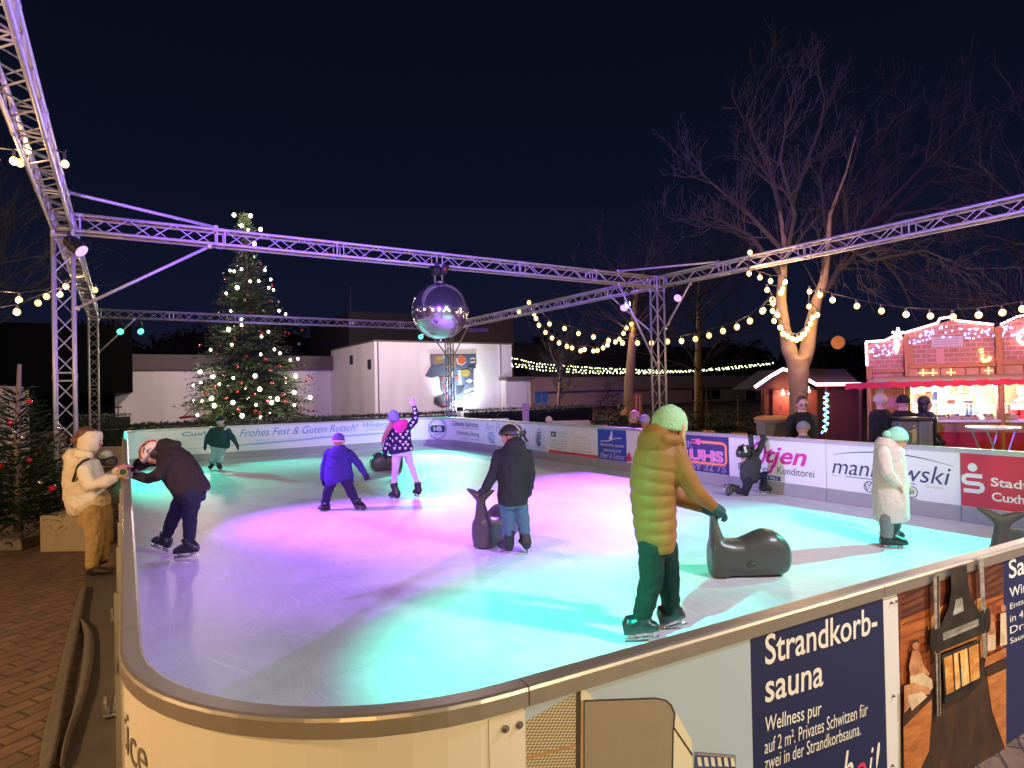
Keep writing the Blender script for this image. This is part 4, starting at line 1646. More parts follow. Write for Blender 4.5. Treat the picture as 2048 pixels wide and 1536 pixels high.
def hedge(label, xs, ys, h, seed, dens=900, group='clipped hedges behind the rink'):
    """clipped hedge between two ground points"""
    A, B = V((*xs, ZG)), V((*ys, ZG))
    d = (B - A).normalized()
    n = V((-d.y, d.x, 0))
    L, w = (B - A).length, .7
    rnd = random.Random(seed)
    b = MB()
    b.box((A + B) / 2 + UPZ * (h / 2 - .05), (L - .1, w - .16, h - .12), (d, n, UPZ))

    def smp():
        k = rnd.random()
        t = rnd.uniform(0, L)
        if k < .55:
            return A + d * t + n * (-w / 2 + rnd.gauss(0, .035)) + UPZ * rnd.uniform(.02, h)
        return A + d * t + n * rnd.uniform(-w / 2, w / 2) + UPZ * (h + rnd.gauss(0, .035))
    leafcloud(b, rnd, int(dens * L), smp, .045)
    tag(b.build('hedge', M_HEDGE, None, False, (A + B) / 2), label, 'hedge', group)


YH = 24.6
hedge('long low clipped hedge behind the back rink board', (xat(130, YH), YH), (xat(922, YH) - .3, YH), zat(500, 841, YH) - ZG, 1, 700)
YH2 = 26.5
hedge('taller dark clipped hedge right of the wall relief', (xat(930, YH2), YH2), (xat(1178, YH2), YH2), zat(1050, 816, YH2) - ZG, 2, 500)
hedge('dark rounded hedge in front of the black building', (xat(150, 34), 34.), (xat(262, 34), 34.), zat(230, 829, 34) - ZG, 3, 300)


def slab(label, px0, px1, py0, py1, dep, thick=.45, M=None, name='concrete_bench', cat='bench', group=None):
    P, Q = D(px0, py1, dep), D(px1, py1, dep)
    z1 = D((px0 + px1) / 2, py0, dep).z
    c = (P + Q) / 2
    b = MB()
    b.bbox(V((c.x, c.y, (z1 + ZG) / 2)) + HF * thick / 2, ((Q - P).length, thick, z1 - ZG), (HR, HF, UPZ), .015)
    return tag(b.build(name, M or M_CONC, None, False, V((c.x, c.y, ZG))), label, cat, group)


M_CONC = mat('sandy_concrete', (.36, .3, .2), .85, 0, .15, 9, .3)
pc = G(79, 1106, ZG)
dpc = depth(pc)
slab('sandy concrete block beside the woman in the cream hoodie', 79, 176, 1031, 1106, dpc, .5, M_CONC, 'concrete_block', 'concrete block')
slab('small low stone block at the left edge under the little fir', -30, 42, 1078, 1102, depth(G(40, 1102, ZG)), .4, mat('grey_stone', (.2, .18, .15), .9, 0, .2, 9, .3), 'stone_block', 'stone block')
M_CONC2 = mat('pale_concrete', (.55, .46, .4), .8, 0, .08, 5)
gl = 'low pale walls behind the right board'
slab('short low pale wall behind the board with spirals', 962, 1018, 838, 850, 19.5, .3, M_CONC2, 'low_wall', 'wall', gl)
slab('low pale wall beside the small child in the cream hood', 1106, 1181, 842, 860, 17.5, .3, M_CONC2, 'low_wall', 'wall', gl)
slab('low pale wall left of the two women at the board', 1181, 1216, 851, 862, 16.5, .3, M_CONC2, 'low_wall', 'wall', gl)
slab('small pale box on top of the taller hedge', 1045, 1058, 807, 815, 26.4, .3, M_CONC2, 'planter_box', 'planter')
slab('long pale kerb wall behind the left truss towers', 120, 250, 896, 915, 16.5, .3, M_CONC2, 'low_wall', 'wall', gl)

# grey strap and cover lying on the paving along the left board
b = MB()
rnd = random.Random(5)
R_ = []
line = [(166, 1172), (152, 1195), (140, 1240), (125, 1300), (105, 1380), (88, 1450), (62, 1560)]
wd = [12, 20, 26, 30, 33, 40, 52]
M_TARP = mat('grey_tarpaulin', (.1, .085, .07), .8, 0, .4, 14, .6)
for i, (x, y) in enumerate(line):
    P, Q = G(x, y, ZG + .01), G(x + wd[i], y + 2, ZG + .01)
    m_ = (P + Q) / 2
    R_.append([P, P.lerp(Q, .2) + UPZ * (.015 + rnd.uniform(0, .015)), m_ + UPZ * (.015 + rnd.uniform(0, .03)), P.lerp(Q, .8) + UPZ * (.035 + rnd.uniform(0, .02)), Q, m_ - UPZ * .004])
b.rings(R_)
line2 = [(158, 1240), (182, 1255), (194, 1280), (190, 1320), (182, 1370), (165, 1425), (140, 1480), (128, 1545)]
R_ = []
for i, (x, y) in enumerate(line2):
    w_ = (6, 20, 28, 28, 26, 20, 14, 14)[i]
    P, Q = G(x - w_, y, ZG + .012), G(x, y + 2, ZG + .012)
    m_ = (P + Q) / 2
    R_.append([P, P.lerp(Q, .3) + UPZ * (.03 + rnd.uniform(0, .02)), P.lerp(Q, .75) + UPZ * (.03 + rnd.uniform(0, .03)), Q, m_ - UPZ * .004])
b.rings(R_)
o = b.build('ground_cover_strip', M_TARP, None, True, G(140, 1300, ZG))
sb_ = o.modifiers.new('sub', 'SUBSURF')
sb_.levels = sb_.render_levels = 2
tag(o, 'creased grey cover strip lying along the paving by the left board', 'cover strip')
# cable-like darker mat between the strip and the board
b = MB()
q = [G(172, 1150, ZG), G(236, 1150, ZG), G(246, 1330, ZG), G(240, 1560, ZG), G(120, 1560, ZG), G(160, 1300, ZG)]
b.poly([p + UPZ * .004 for p in q][::-1])
tag(b.build('pavement_edge', mat('dark_grey_paving', (.075, .062, .055), .8, 0, .3, 6, .4)), kind='structure')

# signpost, antenna, red sled
P = D(236, 843, 30)
b = MB()
b.tube([V((P.x, P.y, ZG)), D(237, 814, 30)], .04, 8)
b.bbox(D(237, 814, 30), (.36, .04, .08), (HR, HF, UPZ), .01)
tag(b.build('signpost', mat('pale_wood_post', (.3, .25, .2), .8), None, False, V((P.x, P.y, ZG))), 'thin pale post with a short crossbar in front of the black building', 'post')
P = D(702, 690, 60)
b = MB()
b.tube([V((P.x, P.y, ZG)), D(701, 660, 60), D(701, 572, 60)], [.1, .08, .03], 8)
tag(b.build('antenna_mast', mat('mast_grey', (.12, .13, .18), .7), None, False, V((P.x, P.y, ZG))), 'tall thin mast rising behind the roofs right of the Christmas tree', 'mast')
P = D(375, 838, 26)
th = thing('red_sledge', 'red sledge shaped shovel leaning left of the Christmas tree', 'shovel', V((P.x, P.y, .6)))
b = MB()
b.bbox(D(375, 834, 26) , (.55, .3, .1), ((HR * .96 + UPZ * .1).normalized(), HF, UPZ), .03)
b.build('blade', mat('red_shovel', (.5, .03, .05), .5), th)
b = MB()
b.tube([D(366, 835, 26), D(388, 812, 26)], .02, 6)
b.build('handle', mat('red_shovel', (.5, .03, .05), .5), th)


# ---------------------------------------------------------------- Christmas tree
M_NEEDLE = mat('fir_needles', (.045, .075, .024), .6, 0, .45, 2.2)
M_NEEDLE2 = mat('dark_fir_needles', (.016, .028, .013), .95, 0, .45, 3, 0., .05)
M_BARK = mat('bark', (.12, .085, .055), .9, 0, .3, 12, .6)
DT = 26.
TX = D(498, 840, DT)
TZ0, TZ1 = D(498, 838, DT).z, D(490, 470, DT).z
TBASE = V((TX.x, TX.y, ZG))


def spray(b, p, d, L, rnd, size, fl=.35):
    """a fir branch: twigs of needle tufts along a drooping axis"""
    n = max(4, int(L / .11))
    side = d.cross(UPZ).normalized()
    for i in range(n):
        t = (i + 1) / n
        c = p + d * (L * t) - UPZ * (.28 * L * t * t * .5)
        w = L * fl * (1 - t) + size * .8
        for s_ in (-1, 1):
            m_ = max(1, int(w / (size * .9)))
            for j in range(m_):
                q = c + side * s_ * w * (j + .7) / m_ + d * (j / m_) * w * .5 + V((rnd.gauss(0, .03), rnd.gauss(0, .03), rnd.gauss(-.02, .035)))
                a = (d * .7 + side * s_ * .7 + V((0, 0, rnd.gauss(0, .35)))).normalized()
                u = V((rnd.gauss(0, 1), rnd.gauss(0, 1), rnd.gauss(0, 1))).cross(a).normalized()
                z = size * rnd.uniform(.7, 1.3)
                b.add([q - a * z * .6, q + u * z * .2, q + a * z * 1.1, q - u * z * .2], [(0, 1, 2, 3)])


def conifer(b, base, z0, z1, R, rnd, tiers, per, size, power=1.0, lift=-.1):
    for k in range(tiers):
        t = k / (tiers - 1)
        z = z0 + (z1 - z0) * t
        r = R * (1 - t) ** power + .12
        n = max(4, int(per * (1 - t * .75)))
        a0 = rnd.uniform(0, 6.28)
        for j in range(n):
            a = a0 + 2 * math.pi * j / n + rnd.gauss(0, .15)
            el_ = lift + .75 * t + rnd.gauss(0, .08)
            d = V((math.cos(a) * math.cos(el_), math.sin(a) * math.cos(el_), math.sin(el_)))
            spray(b, V((base.x, base.y, z + rnd.gauss(0, .06))), d, r * rnd.uniform(.72, 1.12), rnd, size)


rnd = random.Random(11)
tree = thing('christmas_tree', 'tall decorated Christmas tree with white lights behind the back board', 'tree', TBASE)
b = MB()
b.tube([TBASE, V((TX.x, TX.y, TZ1 + .3))], [.2, .02], 10)
b.build('trunk', M_BARK, tree, True)
b = MB()
TR = 122 * DT / F
conifer(b, TX, TZ0 + .2, TZ1 - .1, TR, rnd, 27, 32, .1, .85)
zq = D(490, 430, DT).z
b.tube([V((TX.x, TX.y, TZ1)), D(487, 428, DT)], [.03, .01], 6)
for k in range(7):
    z = TZ1 - .1 + (zq - TZ1) * k / 7
    for j in range(6):
        a = j * 1.05 + k
        e2 = .5 + .1 * k
        q = V((TX.x, TX.y, TZ1)).lerp(D(487, 428, DT), k / 7.)
        spray(b, q, V((math.cos(a) * math.cos(e2), math.sin(a) * math.cos(e2), math.sin(e2))), .5 - .05 * k, rnd, .09)
b.build('crown', M_NEEDLE, tree)


def tree_depth(px, py):
    z = D(px, py, DT).z
    t = max(0, min(1, (z - TZ0) / (TZ1 - TZ0)))
    R = TR * (1 - t) ** .85 * .92 + .15
    dx = (px - 494) * DT / F
    return DT - math.sqrt(max(R * R - dx * dx, 0)) * .93 - .05


def c5(x, y):
    return 340 + x / 3.2, 380 + y / 3.2


M_BULBW = mat('white_fairy_bulb', (1, .9, .8), .3, emit=14, ecol=(1., .84, .62))
M_BULBY = mat('warm_bulb', (1, .7, .35), .3, emit=2.8, ecol=(1., .56, .17))
M_CABLE = mat('black_cable', (.01, .01, .01), .6)
tb = [(410, 160), (515, 165), (458, 228), (500, 255), (580, 252), (540, 345), (385, 515), (410, 520), (458, 507), (608, 513), (430, 625), (513, 585), (568, 583), (645, 573), (632, 625), (662, 638), (360, 662), (390, 773), (698, 773), (740, 795), (458, 828), (458, 865), (375, 893), (630, 907), (586, 938), (395, 990), (260, 1022), (668, 1020), (704, 1045), (580, 1052), (770, 1087), (818, 1080), (192, 1162), (275, 1195), (545, 1190), (805, 1190), (197, 1235), (405, 1203), (316, 1243), (575, 1275), (795, 1295), (897, 1327), (267, 1333), (283, 1380), (403, 1360), (650, 1360), (688, 1338), (551, 1375), (795, 1378), (462, 1445), (580, 1455), (150, 1250), (150, 1352), (205, 1350), (175, 1440)]
big = {(410, 160), (515, 165), (458, 228), (580, 252), (540, 345), (430, 625), (375, 893), (192, 1162), (275, 1195), (545, 1190), (805, 1190), (575, 1275), (795, 1295), (897, 1327), (267, 1333), (283, 1380), (403, 1360), (650, 1360), (688, 1338), (462, 1445)}
fs = thing('fairy_light_string', 'string of white bulbs wound over the big Christmas tree', 'string lights', TBASE)
pts = []
for q in tb:
    px, py = c5(*q)
    P = D(px, py, tree_depth(px, py))
    pts.append(P)
    b = MB()
    r = .074 if q in big else .048
    b.ell(P, (r, r, r * 1.15), None, 10, 6)
    b.build('bulb', M_BULBW, fs, True)
    if q in big:
        point('tree_bulb_light', P - HF * .16, (1., .84, .62), 15, .05)
pts.sort(key=lambda p: -p.z)
b = MB()
for i in range(len(pts) - 1):
    if (pts[i] - pts[i + 1]).length < 2.2:
        m_ = (pts[i] + pts[i + 1]) / 2 - UPZ * .06
        b.tube([pts[i], m_ + HF * .05, pts[i + 1]], .008, 4, False)
b.build('cable', M_CABLE, fs)
M_BAUR = mat('red_bauble', (.5, .01, .03), .12, .3, spec=.8, coat=.6)
M_BAUS = mat('silver_bauble', (.7, .68, .62), .12, .9)
reds = [(580, 472), (352, 567), (655, 610), (330, 675), (325, 725), (643, 710), (515, 785), (245, 875), (467, 885), (583, 917), (737, 910), (762, 916), (843, 895), (418, 955), (188, 996), (320, 1000), (302, 1050), (488, 1063), (612, 1083), (700, 1127), (430, 1132), (643, 1152), (885, 1193), (907, 1207), (870, 1225), (653, 1235), (455, 1235), (290, 1258), (220, 1278), (225, 1302), (430, 1290), (540, 1308), (727, 1312), (740, 1352), (545, 1415), (838, 1415), (917, 1413), (573, 1425), (440, 1403), (620, 1350), (360, 1330)]
silv = [(455, 420), (540, 430), (478, 705), (600, 775), (695, 715), (610, 490), (480, 1270), (740, 1200), (740, 1232), (500, 1330), (350, 1185), (640, 1430), (825, 983), (208, 1405), (428, 480), (340, 530), (312, 780), (372, 1255), (280, 1155), (640, 1325)]
protoR = protoS = None


def bauble(P, red, r, label, group, proto):
    if proto is None:
        b = MB()
        b.ell(V((0, 0, 0)), r, None, 14, 9)
        o = b.build('bauble', M_BAUR if red else M_BAUS, None, True)
        o.location = P
        return tag(o, label, 'bauble', group)
    o = proto.copy()
    COL.objects.link(o)
    o.location = P
    return o


for q in reds:
    px, py = c5(*q)
    o = bauble(D(px, py, tree_depth(px, py) - .02), True, .058, 'shiny red bauble on the big Christmas tree', 'red baubles on the big Christmas tree', protoR)
    protoR = protoR or o
for q in silv:
    px, py = c5(*q)
    o = bauble(D(px, py, tree_depth(px, py) - .02), False, .055, 'shiny silver bauble on the big Christmas tree', 'silver baubles on the big Christmas tree', protoS)
    protoS = protoS or o

# little fir on the left, unlit
LX = D(36, 1080, 8.0)
fir = thing('fir_tree', 'sparse dark fir with red baubles at the left edge', 'tree', V((LX.x, LX.y, ZG)))
b = MB()
b.tube([V((LX.x, LX.y, ZG)), D(35, 860, 8.0), D(39, 728, 8.0)], [.05, .035, .022], 8)
b.build('trunk', mat('fir_trunk', (.2, .15, .11), .85, 0, .2, 20), fir, True)
b = MB()
rnd = random.Random(21)
zt_, zb_ = D(38, 790, 8).z, .25
for k in range(17):
    t = k / 16
    z = zb_ + (zt_ - zb_) * t
    r = .95 * (1 - t) + .24
    n = int(12 - 6 * t)
    for j in range(n):
        a = 2 * math.pi * j / n + rnd.uniform(-.3, .3) + k
        e2 = .05 + .4 * t + rnd.gauss(0, .08)
        d = V((math.cos(a) * math.cos(e2), math.sin(a) * math.cos(e2), math.sin(e2)))
        p = V((LX.x, LX.y, z))
        b.tube([p, p + d * r], [.012, .004], 4, False)
        spray(b, p + d * r * .05, d, r * .95, rnd, .05, .34)
b.build('crown', M_NEEDLE2, fir)
for i, (x, y) in enumerate(((59, 803), (20, 845), (2, 932), (59, 920))):
    o = bauble(D(x, y, 7.6), True, .03, '', '', None)
    tag(o, 'red bauble on the little fir, ' + ('highest one right of its trunk', 'beside the pale trailer', 'cut off by the left edge', 'low on a branch right of the trunk')[i], 'bauble', 'baubles on the little fir')
o = bauble(D(105, 976, 7.6), True, .04, '', '', None)
tag(o, 'large red bauble hanging before the foot of the truss tower', 'bauble', 'baubles on the little fir')
for i, (x, y) in enumerate(((30, 864), (22, 886), (45, 875), (80, 965), (119, 856))):
    o = bauble(D(x, y, 7.6), False, .028, '', '', None)
    tag(o, 'silver bauble on the little fir, ' + ('highest, beside the trunk', 'left of the trunk under another', 'right of the trunk', 'low, yellowish, left of the big red one', 'at the tip of the branch crossing the tower')[i], 'bauble', 'baubles on the little fir')


# ---------------------------------------------------------------- bare trees
def grow(b, p, d, L, r, lv, rnd, bias, cnt, seg=5):
    """one limb with its twigs"""
    n = 4 if lv > 0 else 3
    pts, rad = [p], [r]
    q, dd = p, d
    for i in range(n):
        dd = (dd + V((rnd.gauss(0, .16), rnd.gauss(0, .16), rnd.gauss(0, .14))) + bias * .1).normalized()
        q = q + dd * (L / n)
        pts.append(q)
        rad.append(max(r * (1 - .8 * (i + 1) / n), .0035))
    b.tube(pts, rad, seg if lv > 1 else 3, False)
    if lv <= 0:
        return
    for i in range(cnt[lv]):
        t = rnd.uniform(.18, 1)
        k = min(int(t * n), n - 1)
        pp = pts[k].lerp(pts[k + 1], t * n - k)
        ax = (pts[k + 1] - pts[k]).normalized()
        sd = ax.orthogonal().normalized()
        sd = Matrix.Rotation(rnd.uniform(0, 6.28), 3, ax) @ sd
        nd = (ax * rnd.uniform(.5, 1.1) + sd * rnd.uniform(.5, 1.) + bias * .35).normalized()
        grow(b, pp, nd, L * rnd.uniform(.38, .68), max(rad[k] * .5, .004), lv - 1, rnd, bias, cnt)


M_BARK2 = mat('pale_plane_bark', (.3, .22, .1), .9, 0, .5, 5, .9)
M_TWIG = mat('bare_twig', (.045, .038, .031), .9, 0, .25, 9)
DB = 14.
bt = thing('bare_tree', 'big bare tree with a forked pale trunk wrapped in warm bulbs', 'tree', V((*D(1600, 900, DB).xy, ZG)), 'bare trees behind the rink')
b = MB()
pT = lambda x, y, o=0.: D(x, y, DB + o)
px_ = DB / F
b.tube([V((*pT(1598, 900).xy, ZG)), V((*pT(1598, 870).xy, .3)), pT(1597, 800), pT(1597, 745), pT(1595, 715)], [25 * px_, 19 * px_, 17.5 * px_, 20 * px_, 22 * px_], 16)
b.tube([pT(1590, 735), pT(1579, 700, -.05), pT(1570, 660, -.05), pT(1562, 600), pT(1566, 540), pT(1568, 480), pT(1560, 420), pT(1542, 330, .3), pT(1500, 240, .5)], [12 * px_, 15 * px_, 11 * px_, 10 * px_, 8 * px_, 5.5 * px_, 3.6 * px_, 2.2 * px_, 1 * px_], 12)
b.tube([pT(1604, 740), pT(1614, 700, .05), pT(1622, 650, .05), pT(1634, 600), pT(1648, 560), pT(1655, 510), pT(1660, 430, -.2), pT(1692, 345, -.4), pT(1715, 260, -.5), pT(1755, 180, -.7)], [12 * px_, 15 * px_, 12 * px_, 10 * px_, 8.5 * px_, 6 * px_, 4 * px_, 2.6 * px_, 1.6 * px_, .8 * px_], 12)
b.tube([pT(1584, 712), pT(1574, 690), pT(1560, 660)], [.1, .07, .03], 8)
tr_ = b.build('trunk', M_BARK2, bt)
remesh(tr_, .03, 4)
b = MB()
rnd = random.Random(4)
limbs = [((1565, 500), (1500, 430), (1440, 380), (1400, 345)), ((1560, 420), (1540, 340), (1505, 265), (1492, 230)), ((1568, 470), (1600, 360), (1640, 255), (1650, 200)), ((1640, 590), (1655, 480), (1640, 350), (1685, 215)),
         ((1655, 520), (1720, 400), (1790, 290), (1900, 200)), ((1660, 560), (1750, 450), (1870, 355), (1960, 290)), ((1680, 540), (1790, 430), (1880, 415), (1960, 440)), ((1735, 480), (1800, 560), (1830, 620)),
         ((1570, 560), (1500, 470), (1440, 440), (1405, 455)), ((1655, 500), (1680, 400), (1755, 290), (1815, 190)), ((1700, 480), (1820, 360), (1890, 285), (1940, 235)), ((1565, 540), (1590, 430), (1560, 320), (1575, 235)),
         ((1650, 470), (1740, 520), (1850, 500), (1940, 540)), ((1640, 600), (1700, 500), (1690, 390), (1730, 240))]
up_ = (HR * .35 + UPZ).normalized()
for i, lm in enumerate(limbs):
    o_ = rnd.uniform(-1.8, 1.8)
    pts = [D(x, y, DB + o_ * k / (len(lm) - 1)) for k, (x, y) in enumerate(lm)]
    r0 = .06
    rad = [r0 * (1 - .85 * k / (len(lm) - 1)) for k in range(len(lm))]
    b.tube(pts, rad, 6, False)
    for k in range(len(pts) - 1):
        ax = (pts[k + 1] - pts[k])
        for j in range(4):
            t = rnd.random()
            p = pts[k].lerp(pts[k + 1], t)
            sd = Matrix.Rotation(rnd.uniform(0, 6.28), 3, ax.normalized()) @ ax.orthogonal().normalized()
            bias = up_ if i not in (6, 7, 12) else (HR * .5 - UPZ * .35)
            grow(b, p, (ax.normalized() * .8 + sd * .7).normalized(), rnd.uniform(.55, 1.25), max(.02 * (1 - k * .2), .009), 2, rnd, bias, [0, 4, 5])
b.build('crown', M_TWIG, bt)

DM = 22.
mt = thing('bare_tree', 'bare tree with a leaning trunk left of the tower by the green hat', 'tree', V((*D(1264, 870, DM).xy, ZG)), 'bare trees behind the rink')
pM = lambda x, y, o=0.: D(x, y, DM + o)
b = MB()
k_ = DM / F
b.tube([V((*pM(1259, 870).xy, ZG)), pM(1258, 820), pM(1258, 770), pM(1264, 700), pM(1268, 640), pM(1272, 590), pM(1290, 540)], [.22, 11 * k_, 10 * k_, 8.5 * k_, 6 * k_, 4 * k_, .03], 12)
b.build('trunk', M_BARK2, mt, True)
b = MB()
for i in range(26):
    t = rnd.uniform(.1, 1)
    p = pM(1264, 700).lerp(pM(1285, 545), t)
    a = rnd.uniform(0, 6.28)
    d = (V((math.cos(a), math.sin(a), rnd.uniform(.1, .9)))).normalized()
    grow(b, p, d, rnd.uniform(1.6, 2.9), .035, 2, rnd, (UPZ * .5 + V((math.cos(a), math.sin(a), 0)) * .5), [0, 5, 8])
b.build('crown', M_TWIG, mt)
for lab, px, dep, h, r, n in (('bare tree reaching in from the right edge above the stall', 2130, 13., 7.5, 2.6, 22), ('bare dim tree at the left edge behind the tall tower', -60, 22., 10., 4.2, 22), ('bare tree behind the tower by the green hat', 1400, 27., 9., 3.6, 24),
                              ('dim bare shrub like tree beside the long building', 1120, 33., 4.6, 2.2, 20)):
    P = D(px, 900, dep)
    o = thing('bare_tree', lab, 'tree', V((P.x, P.y, ZG)), 'bare trees behind the rink')
    b = MB()
    b.tube([V((P.x, P.y, ZG)), V((P.x, P.y, h * .3)), V((P.x + .2, P.y, h * .7))], [.22 * h / 9, .16 * h / 9, .05], 10)
    b.build('trunk', M_BARK2, o, True)
    b = MB()
    for i in range(n):
        a = rnd.uniform(0, 6.28)
        d = V((math.cos(a), math.sin(a), rnd.uniform(.2, 1.4))).normalized()
        grow(b, V((P.x, P.y, h * rnd.uniform(.25, .68))), d, r * rnd.uniform(.6, 1.1), .035, 2, rnd, UPZ * .5 + d * .4, [0, 5, 7])
    b.build('crown', M_TWIG, o)

# young firs standing behind the right board
for lab, px, py, dep, base in (('young dark fir left of the leaning bare tree', 1215, 770, 22.5, 900), ('young dark fir under the lit window of the long building', 1412, 775, 19., 900), ('young dark fir left of the small hut with the lit roof', 1475, 790, 18., 900)):
    P = D(px, py, dep)
    o = thing('young_fir', lab, 'tree', V((P.x, P.y, ZG)), 'young firs behind the right board')
    b = MB()
    b.tube([V((P.x, P.y, ZG)), P], [.05, .01], 6)
    b.build('trunk', M_BARK, o)
    b = MB()
    conifer(b, P, .15, P.z - .1, 1.05, rnd, 11, 11, .06, .8, -.05)
    b.build('crown', M_NEEDLE2, o)

# dark wood far behind everything
b = MB()
rnd = random.Random(31)
for i in range(60):
    px = -500 + i * 50
    y0 = 690 + 22 * math.sin(i * 1.7) + rnd.uniform(-16, 16)
    if px < 640:
        y0 -= 22
    P = D(px, y0, 74 + rnd.uniform(-3, 3))
    w_ = 4.6
    c = V((P.x, P.y, P.z * .5))

    def smp():
        while True:
            v = V((rnd.uniform(-1, 1), rnd.uniform(-1, 1), rnd.uniform(-1, 1)))
            if .55 < v.length < 1:
                return c + V((v.x * w_, v.y * 2, v.z * P.z * .52))
    leafcloud(b, rnd, 520, smp, .38)
    b.ell(c, (w_ * .75, 1.5, P.z * .42), None, 10, 6)
tag(b.build('treeline', mat('far_trees', (.022, .019, .016), .9, 0, .3, 1.)), 'dark wooded mass behind the buildings', 'trees', None, 'stuff')
# ---------------------------------------------------------------- market stall on the right
M_STBRICK = mat('painted_brick', (.5, .1, .06), .7)
t_ = M_STBRICK.node_tree
tcn = t_.nodes.new('ShaderNodeTexCoord')
br_ = t_.nodes.new('ShaderNodeTexBrick')
br_.inputs['Scale'].default_value = 1.
br_.inputs['Brick Width'].default_value = .17
br_.inputs['Row Height'].default_value = .085
br_.inputs['Mortar Size'].default_value = .006
br_.inputs['Color1'].default_value = (.42, .18, .09, 1)
br_.inputs['Color2'].default_value = (.34, .14, .07, 1)
br_.inputs['Mortar'].default_value = (.55, .34, .26, 1)
mp_ = t_.nodes.new('ShaderNodeMapping')
mp_.inputs['Rotation'].default_value = (0, 0, 0)
cb_ = t_.nodes.new('ShaderNodeCombineXYZ')
dt1 = t_.nodes.new('ShaderNodeVectorMath')
dt1.operation = 'DOT_PRODUCT'
P0, P1 = D(1735, 900, 12.), D(2048, 900, 11.)
P0.z = P1.z = ZG
SX = (P1 - P0).normalized()
SN = V((SX.y, -SX.x, 0))                    # out of the facade, towards the rink
if SN.dot(HF) > 0:
    SN = -SN
dt1.inputs[1].default_value = SX
spx = t_.nodes.new('ShaderNodeSeparateXYZ')
gg = t_.nodes.new('ShaderNodeNewGeometry')
t_.links.new(gg.outputs['Position'], dt1.inputs[0])
t_.links.new(gg.outputs['Position'], spx.inputs[0])
t_.links.new(dt1.outputs['Value'], cb_.inputs[0])
t_.links.new(spx.outputs['Z'], cb_.inputs[1])
t_.links.new(cb_.outputs[0], br_.inputs['Vector'])
t_.links.new(br_.outputs['Color'], t_.nodes['Principled BSDF'].inputs['Base Color'])
M_TIMB = mat('orange_timber', (.42, .16, .045), .6, 0, .3, 12, .2)
M_TIMB2 = mat('light_timber', (.5, .25, .09), .6, 0, .25, 10, .15)
M_AWN = mat('red_awning', (.5, .015, .03), .75, 0, .15, 8, .2)
M_AWNT = mat('awning_canvas', (.32, .22, .17), .85, 0, .15, 6)
M_SKIRT = mat('red_skirt', (.45, .012, .02), .7, 0, .15, 7)
M_COUNT = mat('white_counter', (.8, .78, .74), .35)
M_INT = mat('cream_interior', (.7, .58, .4), .7, 0, .08, 4)
M_RLED = mat('white_pink_led', (1, .8, .85), .3, emit=3.2, ecol=(1., .72, .82))
M_BLED = mat('blue_led', (.5, .5, 1), .3, emit=3, ecol=(.3, .36, 1.))
M_TUBE = mat('fluorescent_tube', (1, 1, 1), .3, emit=6, ecol=(.95, .97, 1.))
M_GLD = mat('golden_led', (1, .7, .2), .3, emit=5, ecol=(1., .6, .12))
stall = thing('market_stall', 'brick patterned market stall with red awning and lit counter', 'market stall', P0)


def S(px, py, out=0.):                     # pixel -> point on the plane lying 'out' metres before the facade
    return PL(px, py, P0 + SN * out, SN)


def splate(name, M, pts, o0, o1, par=None):
    b = MB()
    q = [S(x, y, o0) if len(p_) == 2 else None for p_ in pts for x, y in [p_]]
    e1, e2 = q[1] - q[0], q[2] - q[0]
    b.poly(q, o1 - o0, SN)
    return b.build(name, M, par or stall)


def zground(px, out=0.):
    p = S(px, 900, out)
    return V((p.x, p.y, ZG))


def spanel(name, M, px0, px1, py0, py1, o0, o1, par=None):
    """upright board between pixel columns; py1 None = to the ground"""
    a, c = S(px0, py0, o0), S(px1, py0, o0)
    zt_ = (a.z + c.z) / 2
    zb_ = ZG if py1 is None else (S(px0, py1, o0).z + S(px1, py1, o0).z) / 2
    b = MB()
    ctr = (a + c) / 2
    b.box(V((ctr.x, ctr.y, (zt_ + zb_) / 2)) + SN * (o1 - o0) / 2, ((V((a.x, a.y, 0)) - V((c.x, c.y, 0))).length, abs(o1 - o0), zt_ - zb_), (SX, SN, UPZ))
    return b.build(name, M, par or stall)


splate('wall', M_STBRICK, [(1733, 758), (1733, 690), (1770, 681), (1806, 677), (1806, 758)], -.05, 0)
splate('wall', M_STBRICK, [(1809, 756), (1809, 668), (1875, 648), (1905, 640), (1950, 645), (1986, 651), (1988, 752)], -.05, 0)
splate('wall', M_STBRICK, [(1990, 752), (1990, 655), (2035, 638), (2080, 630), (2140, 645), (2140, 750)], -.05, 0)
spanel('wall', M_STBRICK, 1744, 1806, 758.5, None, -.05, 0)
spanel('door', mat('stall_door', (.5, .2, .14), .6, 0, .1, 6), 1745, 1786, 748, None, .002, .03)
spanel('post', M_TIMB, 1733, 1743, 733, None, .002, .1)
spanel('post', M_TIMB, 1807, 1816, 672, None, .002, .09)
spanel('post', M_TIMB, 1989, 2001, 655, None, .002, .1)
spanel('beam', M_TIMB, 1744, 1806, 738, 745, .004, .09)
spanel('beam', M_TIMB, 1817, 1988, 727, 735, .004, .12)
spanel('beam', M_TIMB, 2002, 2140, 718, 728, .004, .12)
spanel('beam', M_TIMB, 1817, 1824, 690, 727, .004, .07)
for x0, x1, y0, y1 in ((1818, 1835, 736, 753), (1837, 1858, 736, 753), (1860, 1879, 736, 753), (1881, 1902, 736, 753), (1904, 1929, 735.5, 753), (1931, 1957, 735, 752), (1959, 1987, 735, 752), (2003, 2045, 730, 751), (2047, 2100, 729, 750)):
    spanel('shutter_panel', M_TIMB2, x0, x1, y0, y1, .004, .04)
